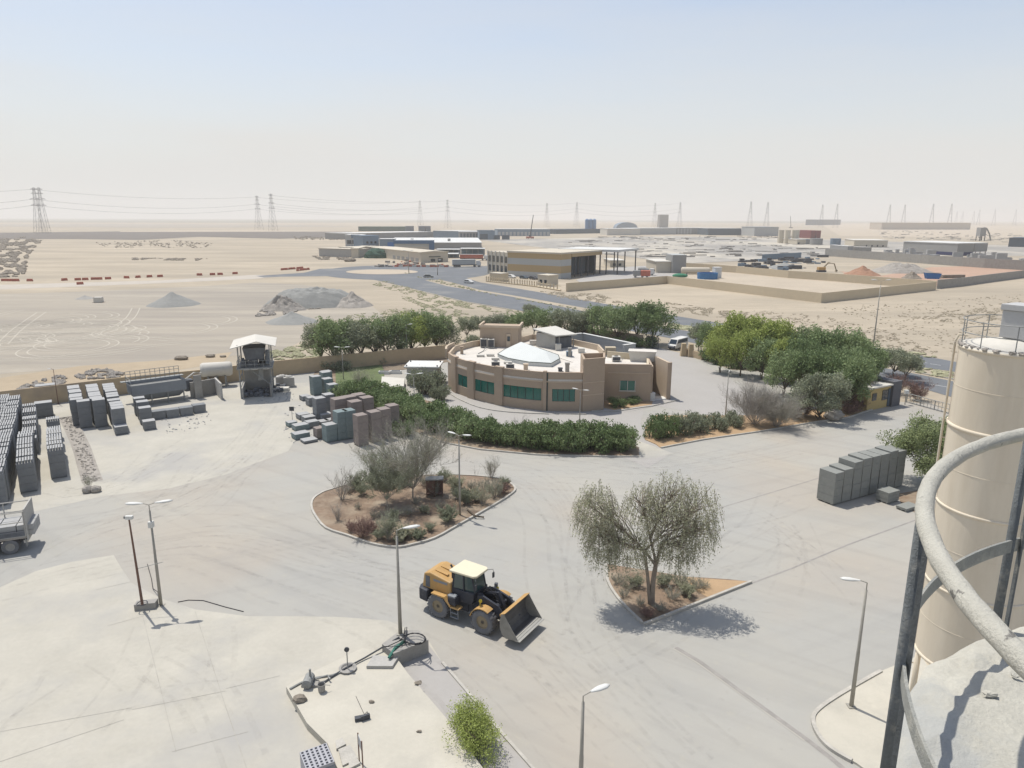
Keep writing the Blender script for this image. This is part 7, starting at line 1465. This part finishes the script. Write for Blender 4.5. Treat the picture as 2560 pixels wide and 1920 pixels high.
# heaps
def heap(name, x, y, xw, yt, m, label, seed, flat=0, rough=.06, n=40, sy=1.0, cat='heap'):
    X,Y = P(x,y); w = abs(P(x+xw,y)[0]-X); Y += w*sy*.8; h = Hp(x,y-2,yt)*.92; rg = random.Random(seed); b = MB(); rings = 12; b.v.append((0,0,h))
    for r in range(1,rings+1):
        for k in range(n):
            a = 2*math.pi*k/n; q = r/rings; rr = w*q*(1+.10*noise.noise((math.cos(a)*1.5+seed,math.sin(a)*1.5,0))); 
            z = h*((1-q) if q > flat else (1-flat))/(1-flat if flat else 1)*(1-.12*math.sin(q*math.pi)) + h*rough*noise.noise((math.cos(a)*q*6,math.sin(a)*q*6,seed))*(1-q)*2
            b.v.append((rr*math.cos(a), rr*math.sin(a)*sy, max(z,-.02) if r < rings else -.05))
    for k in range(n): b.f.append((0,1+k,1+(k+1)%n))
    for r in range(rings-1):
        for k in range(n): i = 1+r*n; b.f.append((i+k,i+n+k,i+n+(k+1)%n,i+(k+1)%n))
    return tag(b.build(name, M[m], None, (X,Y,0), smooth=rough < .07), label, cat)
heap('gravel_heap', 409, 768, 66, 729, 'gravel', 'lone grey gravel cone standing on the open compacted desert', 1)
heap('gravel_heap', 715, 812, 66, 781, 'gravel', 'grey gravel cone in front of the broken stones', 2)
heap('sand_heap', 201, 749, 24, 737, 'concrete', 'small low brownish heap left of the white crate', 3)
heap('gravel_bank', 760, 770, 122, 724, 'gravel', 'wide flat-topped bank of grey gravel with an eroded edge', 4, .6, .15, 90, .85)
heap('rubble_heap', 700, 778, 62, 738, 'rubble', 'brownish rubble slope at the left foot of the gravel bank', 14, .2, .3, 60, .6)
heap('gravel_heap', 872, 770, 52, 727, 'rubble', 'rough grey brown heap leaning against the right end of the gravel bank', 5, 0, .12)
heap('soil_heap', 2172, 690, 44, 662, 'redbrown', 'steep red-brown soil heap behind the cream plot wall', 6, 0, .1)
heap('rubble_heap', 2275, 684, 76, 657, 'rubble', 'long grey rubble heap right of the red-brown soil heap', 7, .35, .16, 60, .7)
heap('sand_heap', 1975, 672, 45, 655, 'gravel', 'pale grey sand heap beside the stored machines', 8)
heap('rubble_heap', 735, 978-10, 1, 960, 'rubble', 'x', 9) if False else None
heap('brush_heap', 2290, 698, 24, 679, 'rubdark', 'brown brush heap left of the blue skip', 10, .2, .25)
X,Y = P(2331,697); t = thing('skip', 'bright blue open skip beside the brown brush heap', 'skip', (X,Y,0), -.2); MB().prof([(-2.6,0),(2.2,0),(3.0,2.3),(-3.4,2.6)],-1.4,1.4).build('body', mat('skip_blue',(.04,.18,.45)), t); MB().box(-3.2,2.8,-1.25,1.25,2.55,2.62).build('fill', M['rubdark'], t)
tag(MB().box(-6,6,-1,1,0,1.4,rz=.25).build('timber_pile', M['rubdark'], None, P(2380,695)), 'long brown timber pile right of the blue skip', 'pile')
sheet('red_soil_ground', PX([(2330,668),(2480,664),(2560,672),(2560,690),(2440,700),(2380,708),(2342,716),(2200,702),(2120,688),(2100,678),(2200,690)]), .05, mat('red_soil_flat',(.47,.31,.22),var=.12,scale=.05,coord='pos'), True)
X,Y = P(247,756); t = thing('crate', 'small pale square crate on the compacted desert left of the lone gravel cone', 'crate', (X,Y,0), .1); MB().box(-1.1,1.1,-.9,.9,.1,1.6).build('body', M['offwhite'], t, bevel=.04); MB().box(-1.5,1.5,-1.0,1.0,0,.1).build('base', M['rubdark'], t)
for i,(x,y,lb) in enumerate([(528,776-6,'x')][:0]): pass
for i,(x,y,s_,lb) in enumerate([(453,899,.8,'flat dark stone lying on the sand drift behind the yard wall'),(527,893,.6,'small brown stone right of the flat dark stone behind the wall'),(558,893,.4,'tiny dark stone nearest the roofed tower roof'),(875,652+2,2.2,'dark bush shaped lump at the left of the construction rubble')]):
    tag(MB().ball((0,0,s_*.4),s_,8,5,(1.6,1,.55),.2,rr_).build('stone', M['rubdark'], None, P(x,y)), lb, 'stone')
# red plastic barriers in rows along the dirt road
def barrier_mesh():
    b = MB(); b.prof([(-1.0,0),(1.0,0),(1.0,.35),(.95,1.0),(-.95,1.0),(-1.0,.35)],-.16,.16); b.box(-1.0,1.0,-.3,.3,0,.34); return b.mesh('road_barrier', M['redplastic'])
bme = barrier_mesh(); bw = bme.copy(); bw.materials[0] = M['offwhite']
k = 0; runs = [(0,52,703,703,'at the far left edge'),(70,84,703,703,'in the pair at the far left'),(153,168,702,701,'starting the long broken row'),(186,279,701,698,'in the longest row along the dirt road'),(309,321,696,696,'standing alone right of the longest row'),(338,352,695,694,'in the second lone group'),(366,380,694,693,'in the third lone group'),(394,409,693,692,'in the fourth lone group'),(187,209,712,711,'in the short front row'),(494,504,689,689,'alone before the right end rows'),(521,560,688,687,'in the row before the parked plant'),(575,600,686,685,'in the last row before the roundabout'),(700,760,676,671,'piled on the verge before the roundabout'),(740,775,678,674,'lying in front of the piled barriers'),(985,1120,667,668,'in the construction row at the roundabout')]
for r_,(x0,x1,y0,y1,tx) in enumerate(runs):
    a = Vector(P(x0,y0)); b_ = Vector(P(x1,y1)); n = max(1,int((b_-a).length/2.35)); n = min(n,28); n = max(n,1); d = (b_-a)/n
    for i in range(n):
        p = a+d*(i+.5); o = D.objects.new('road_barrier', bw if (r_ == 14 and i%3 == 1) or (r_ == 3 and i%7 == 5) else bme); COL.objects.link(o); o.location = (p.x+rr_.uniform(-.3,.3),p.y+rr_.uniform(-.5,.5),0); o.rotation_euler = (0,0,math.atan2(d.y,d.x)+rr_.uniform(-.2,.2)); o.scale = (1.15,1.1,1.0)
        white = o.data == bw
        tag(o, ('single %s plastic road barrier %s'%('white' if white else 'red',tx)) if n == 1 else '%s %s plastic barrier from the left %s'%(ORD[i%28],'white' if white else 'red',tx), 'road barrier', 'plastic road barriers')
        k += 1
# ------------------------------------------------------------------ pylons and lines
PH = 70.0
def pylon_parts():
    b = MB(); def_w = lambda z: 5.5*(1-z/PH)**1.25+1.1; r = .22
    lv = [0,9,18,27,36,44,52,60,PH]
    for sx__ in (-1,1):
        for sy__ in (-1,1): b.tube([(sx__*def_w(z),sy__*def_w(z),z) for z in lv], r, 4)
    for i in range(len(lv)-1):
        z0,z1 = lv[i],lv[i+1]; w0,w1 = def_w(z0),def_w(z1)
        for s in (-1,1):
            b.tube([(-w0,s*w0,z0),(w1,s*w1,z1)],.10,3); b.tube([(w0,s*w0,z0),(-w1,s*w1,z1)],.10,3); b.tube([(s*w0,-w0,z0),(s*w1,w1,z1)],.10,3)
            b.tube([(-w1,s*w1,z1),(w1,s*w1,z1)],.11,3)
    arms = [MB().tube([(-7.5 if z < 60 else -5,0,z),(7.5 if z < 60 else 5,0,z)],.3,4).tube([(-7.5 if z < 60 else -5,0,z),(0,0,z+2.4),(7.5 if z < 60 else 5,0,z)],.2,4) for z in (43,52.5,61,67.5)]
    return b, arms
pp = [(82,471),(95,471),(640,491),(675,486),(1048,503),(1117,501),(1366,509),(1441,507),(1637,509),(1700,507),(1877,505),(1919,507),(2056,513),(2093,511),(2225,513),(2262,513),(2333,511),(2379,511),(2392,530),(2407,530),(2435,529),(2449,526),(2488,524),(2540,525)]
PYL = []; root = None
for i,(x,yt) in enumerate(pp):
    yh = 542.5+x*.00303; yb = yh+25.0*(yh-yt)/(PH-25.0); X,Y = P(x,yb)
    # lean of verticals towards the picture edge: place by the top
    for _ in range(6):
        zt = PH-CAMZ; yy = Y*math.cos(TH)-zt*math.sin(TH); u = X/yy*F; X += (x-1280-u)*yy/F
    lb = '%s lattice power pylon from the left along the horizon'%ORD[i]
    if root is None:
        root = thing('power_pylon', lb, 'pylon', (X,Y,0), .9, 'power pylons on the horizon'); b, arms = pylon_parts(); b.build('tower', M['pylon'], root)
        for a_ in arms: a_.build('crossarm', M['pylon'], root)
        o = root
    else: o = dup(root, (X,Y,0), .9, lb)
    PYL.append((X,Y))
def line(a, b_, z, sag, label, r=.16, off=7):
    d = (Vector(b_)-Vector(a)).normalized(); q = Vector((-d.y,d.x))*off; pts = []
    for i in range(25): t = i/24; p = Vector(a).lerp(Vector(b_),t)+q; pts.append((p.x,p.y,z-sag*4*t*(1-t)))
    tag(MB().tube(pts,r,4).build('power_line', M['wire']), label, 'power line', 'power lines between the pylons')
ext = lambda p,q,f=.6: (p[0]+(p[0]-q[0])*f, p[1]+(p[1]-q[1])*f)
lines = [(ext(PYL[0],PYL[2]),PYL[0],'left of the first pylon'),(PYL[0],PYL[2],'between the first and third pylons'),(PYL[2],PYL[4],'between the third and fifth pylons'),(PYL[3],PYL[5],'between the fourth and sixth pylons'),(PYL[5],PYL[7],'between the sixth and eighth pylons'),(PYL[7],PYL[9],'between the eighth and tenth pylons')]
for a,b_,tx in lines:
    for z,nm in ((43,'lowest'),(52.5,'middle'),(67.5,'topmost')): line(a,b_,z,11 if z < 60 else 8,'%s power line %s'%(nm,tx))
# ------------------------------------------------------------------ cream silo beyond
SX,SY = 38*math.sin(rad(35.95)), 38*math.cos(rad(35.95)); SR = 2.18
t = thing('cream_silo', 'tall cream steel silo with rings, rusty rim and grey filter box on top', 'silo', (SX,SY,0))
b = MB(); b.lathe([(SR,4.2),(SR,19.5)],72); b.f = b.f[:-2]; b.lathe([(.35,1.6),(SR-.01,4.19)],72); b.build('shell', M['silo'], t, smooth=True)
for z,w in ((4.2,.09),(12.05,.07),(15.85,.09),(19.45,.07),(13.9,.012),(17.7,.012),(10.1,.012),(8.1,.07),(6.2,.012)):
    MB().lathe([(SR-.02,-w),(SR+w*.55,-w*.8),(SR+w*.9,0),(SR+w*.55,w*.8),(SR-.02,w)],72,(0,0,z)).build('ring' , M['silo'], t, smooth=True)
MB().lathe([(SR+.04,19.5),(SR+.04,19.56),(.3,19.95),(0,19.96)],48).build('silo_roof', M['offwhite'], t, smooth=True)
rj = random.Random(6); b = MB()
for k in range(70): a = rj.uniform(0,6.28); b.ball(((SR-.03)*math.cos(a),(SR-.03)*math.sin(a),19.56), rj.uniform(.05,.13), 6, 4, (1.3,1.3,.7), .3, rj)
b.build('caked_dust', M['rubble'], t)
for k in range(4): a = rad(45+90*k+28); MB().tube([(SR*.93*math.cos(a),SR*.93*math.sin(a),0),(SR*.93*math.cos(a),SR*.93*math.sin(a),4.6)],.14,10).build('leg', M['silo'], t, smooth=True)
def rail_ring(t, R_, z0, hts, n, m, rr=.025, a0=0):
    for h in hts: MB().tube([(R_*math.cos(2*math.pi*k/48),R_*math.sin(2*math.pi*k/48),z0+h) for k in range(49)],rr,5,False).build('rail', M[m], t)
    for k in range(n): a = a0+2*math.pi*k/n; MB().tube([(R_*math.cos(a),R_*math.sin(a),z0),(R_*math.cos(a),R_*math.sin(a),z0+hts[-1])],rr,5).build('post', M[m], t)
rail_ring(t, SR-.03, 19.58, (.55,1.1), 10, 'steel', .022, .3)
fb = MB().box(-.55,.55,-.55,.55,19.95,21.15,rz=.5); fb.build('filter_box', M['silograyer'], t, bevel=.02); MB().box(-.62,.62,-.62,.62,21.16,21.42,rz=.5).build('filter_lid', M['silograyer'], t, bevel=.02)
sh = Vector((SX,SY)).normalized(); L_ = Vector((-sh.y,sh.x)); pa = L_*(SR+.16)-sh*.2
for dd in (0,.22): MB().tube([(pa.x+L_.x*dd*.0-sh.x*dd,pa.y-sh.y*dd,z) for z in (1.0,10,19.6)],.055 if dd == 0 else .035,8).build('fill_pipe', M['silo'], t)
MB().tube([(pa.x,pa.y,19.6),(pa.x*.95,pa.y*.95,19.9),(pa.x*.8,pa.y*.8,19.9)],.055,8).build('pipe_elbow', M['silo'], t)
for z in (3,6,9,12,15,18): MB().tube([(pa.x,pa.y,z),(pa.x*.88,pa.y*.88,z)],.03,5).build('pipe_bracket', M['silo'], t)
# ------------------------------------------------------------------ near silo top with round railing
CX_,CY_ = 3.396,1.311; NR = 2.185; Z1,Z2,Z3 = CAMZ-1.02, CAMZ-1.622, CAMZ-2.12
t = thing('railed_silo_top', 'crusted cement covered silo roof with round pale handrail close to the camera', 'silo', (CX_,CY_,0))
rn_ = random.Random(12); b = MB(); n = 200; rings = 44
def crust(x,y):
    q = math.hypot(x,y)/NR; e = max(0,1-abs(q-.94)/.14); z = .07*(1-q)+.016*noise.noise((x*3,y*3,1))+.010*noise.noise((x*9,y*9,2))
    z += e*(.035+.085*abs(noise.noise((x*6,y*6,5)))+.05*noise.noise((x*14,y*14,3)))
    z += .02*max(0,noise.noise((x*1.3,y*1.3,7)))*(1 if q < .95 else 0)
    return z
b.v.append((0,0,Z3+.07))
for r in range(1,rings+1):
    for k in range(n):
        a = 2*math.pi*k/n; q = (r/rings)**.8*NR*(1+(.018*noise.noise((math.cos(a)*9,math.sin(a)*9,4)) if r == rings else 0)); x,y = q*math.cos(a),q*math.sin(a); b.v.append((x,y,Z3-.02+crust(x,y)*(1 if r < rings else .4)))
for k in range(n): b.f.append((0,1+k,1+(k+1)%n))
for r in range(rings-1):
    for k in range(n): i = 1+r*n; b.f.append((i+k,i+n+k,i+n+(k+1)%n,i+(k+1)%n))
o = b.build('crusted_roof', M['cement'], t, smooth=True)
b = MB(); b.lathe([(NR-.03,2),(NR-.03,Z3-.03)],72); b.f = b.f[:-2]; b.build('shell', M['silo'], t, smooth=True)
def ringpts(z, R_=NR, n=96): return [(R_*math.cos(2*math.pi*k/n),R_*math.sin(2*math.pi*k/n),z) for k in range(n+1)]
def wobble_tube(z, r, nm, m):
    b = MB(); b.tube(ringpts(z,NR,220), r, 14, False); b.v = [tuple(Vector(p)+Vector((p[0],p[1],0)).normalized()*(.004*noise.noise((p[0]*18,p[1]*18,p[2]*18)))+Vector((0,0,.003*noise.noise((p[0]*22,p[1]*22,p[2]*22+5))))) for p in b.v]
    return b.build(nm, M[m], t, smooth=True)
wobble_tube(Z1, .031, 'top_rail', 'railpaint')
b = MB(); n = 200
for k in range(n+1):
    a = 2*math.pi*k/n; w = .034+.0015*noise.noise((math.cos(a)*30,math.sin(a)*30,0)); 
    for rr_2,zz_ in ((NR-.005,Z2-w),(NR+.006,Z2-w),(NR+.006,Z2+w),(NR-.005,Z2+w)): b.v.append((rr_2*math.cos(a),rr_2*math.sin(a),zz_))
for k in range(n):
    for j in range(4): b.f.append((4*k+j,4*k+4+j,4*k+4+(j+1)%4,4*k+(j+1)%4))
b.build('mid_rail', M['railmid'], t)
def angle_post(az, z0, z1, m='raildark', w=.052, turn=0):
    ca,sa = math.cos(az),math.sin(az); o = D.objects.new('post', None)
    b = MB(); b.box(-.004,.004,-w/2,w/2,z0,z1); b.box(.004,w,-w/2,-w/2+.008,z0,z1)
    R3 = Matrix.Rotation(az+turn,4,'Z'); b.v = [tuple(R3@Vector(p)+Vector((ca*(NR+.0),sa*(NR+.0),0))) for p in b.v]
    return b.build('post', M[m], t)
az0 = math.atan2(2.31-CY_, 1.43-CX_)
for k in range(9):
    az = az0-k*rad(40.6); ca,sa = math.cos(az),math.sin(az)
    MB().tube([(ca*(NR+.012),sa*(NR+.012),Z3-.25),(ca*(NR+.012),sa*(NR+.012),Z1-.02)],.0175 if k == 0 else .022,10).build('post', M['raildark'], t, smooth=True)
    b = MB(); b.box(-.004,.004,-.016,.016,Z3-.2,Z1-.03); R3 = Matrix.Rotation(az+1.0,4,'Z'); q = Vector((math.cos(az-.022)*(NR-.012),math.sin(az-.022)*(NR-.012),0)); b.v = [tuple(R3@Vector(p)+q) for p in b.v]; b.build('flat_bar', M['raildark'], t)
for k in range(26):
    a = rn_.uniform(0,6.28); q = NR*rn_.uniform(.84,.97); x,y = q*math.cos(a),q*math.sin(a); MB().ball((x,y,Z3+crust(x,y)), rn_.uniform(.015,.05), 7, 5, (1.6,1.1,.6), .35, rn_).build('cement_lump', M['cement'], t)
# ------------------------------------------------------------------ dusty air
hz = MB().box(-17000,17000,-700,17500,-1.0,110)
hm = D.materials.new('dusty_air'); hm.use_nodes = True; t = hm.node_tree
for n in list(t.nodes):
    if n.type == 'BSDF_PRINCIPLED': t.nodes.remove(n)
pv = t.nodes.new('ShaderNodeVolumePrincipled'); pv.inputs['Color'].default_value = (.90,.875,.84,1)
pv.inputs['Density'].default_value = .00019; pv.inputs['Anisotropy'].default_value = .2
t.links.new(pv.outputs[0], t.nodes['Material Output'].inputs['Volume'])
hzo = hz.build('haze', hm); hzo['kind'] = 'stuff'; hzo['label'] = 'pale dusty haze over the desert plain'
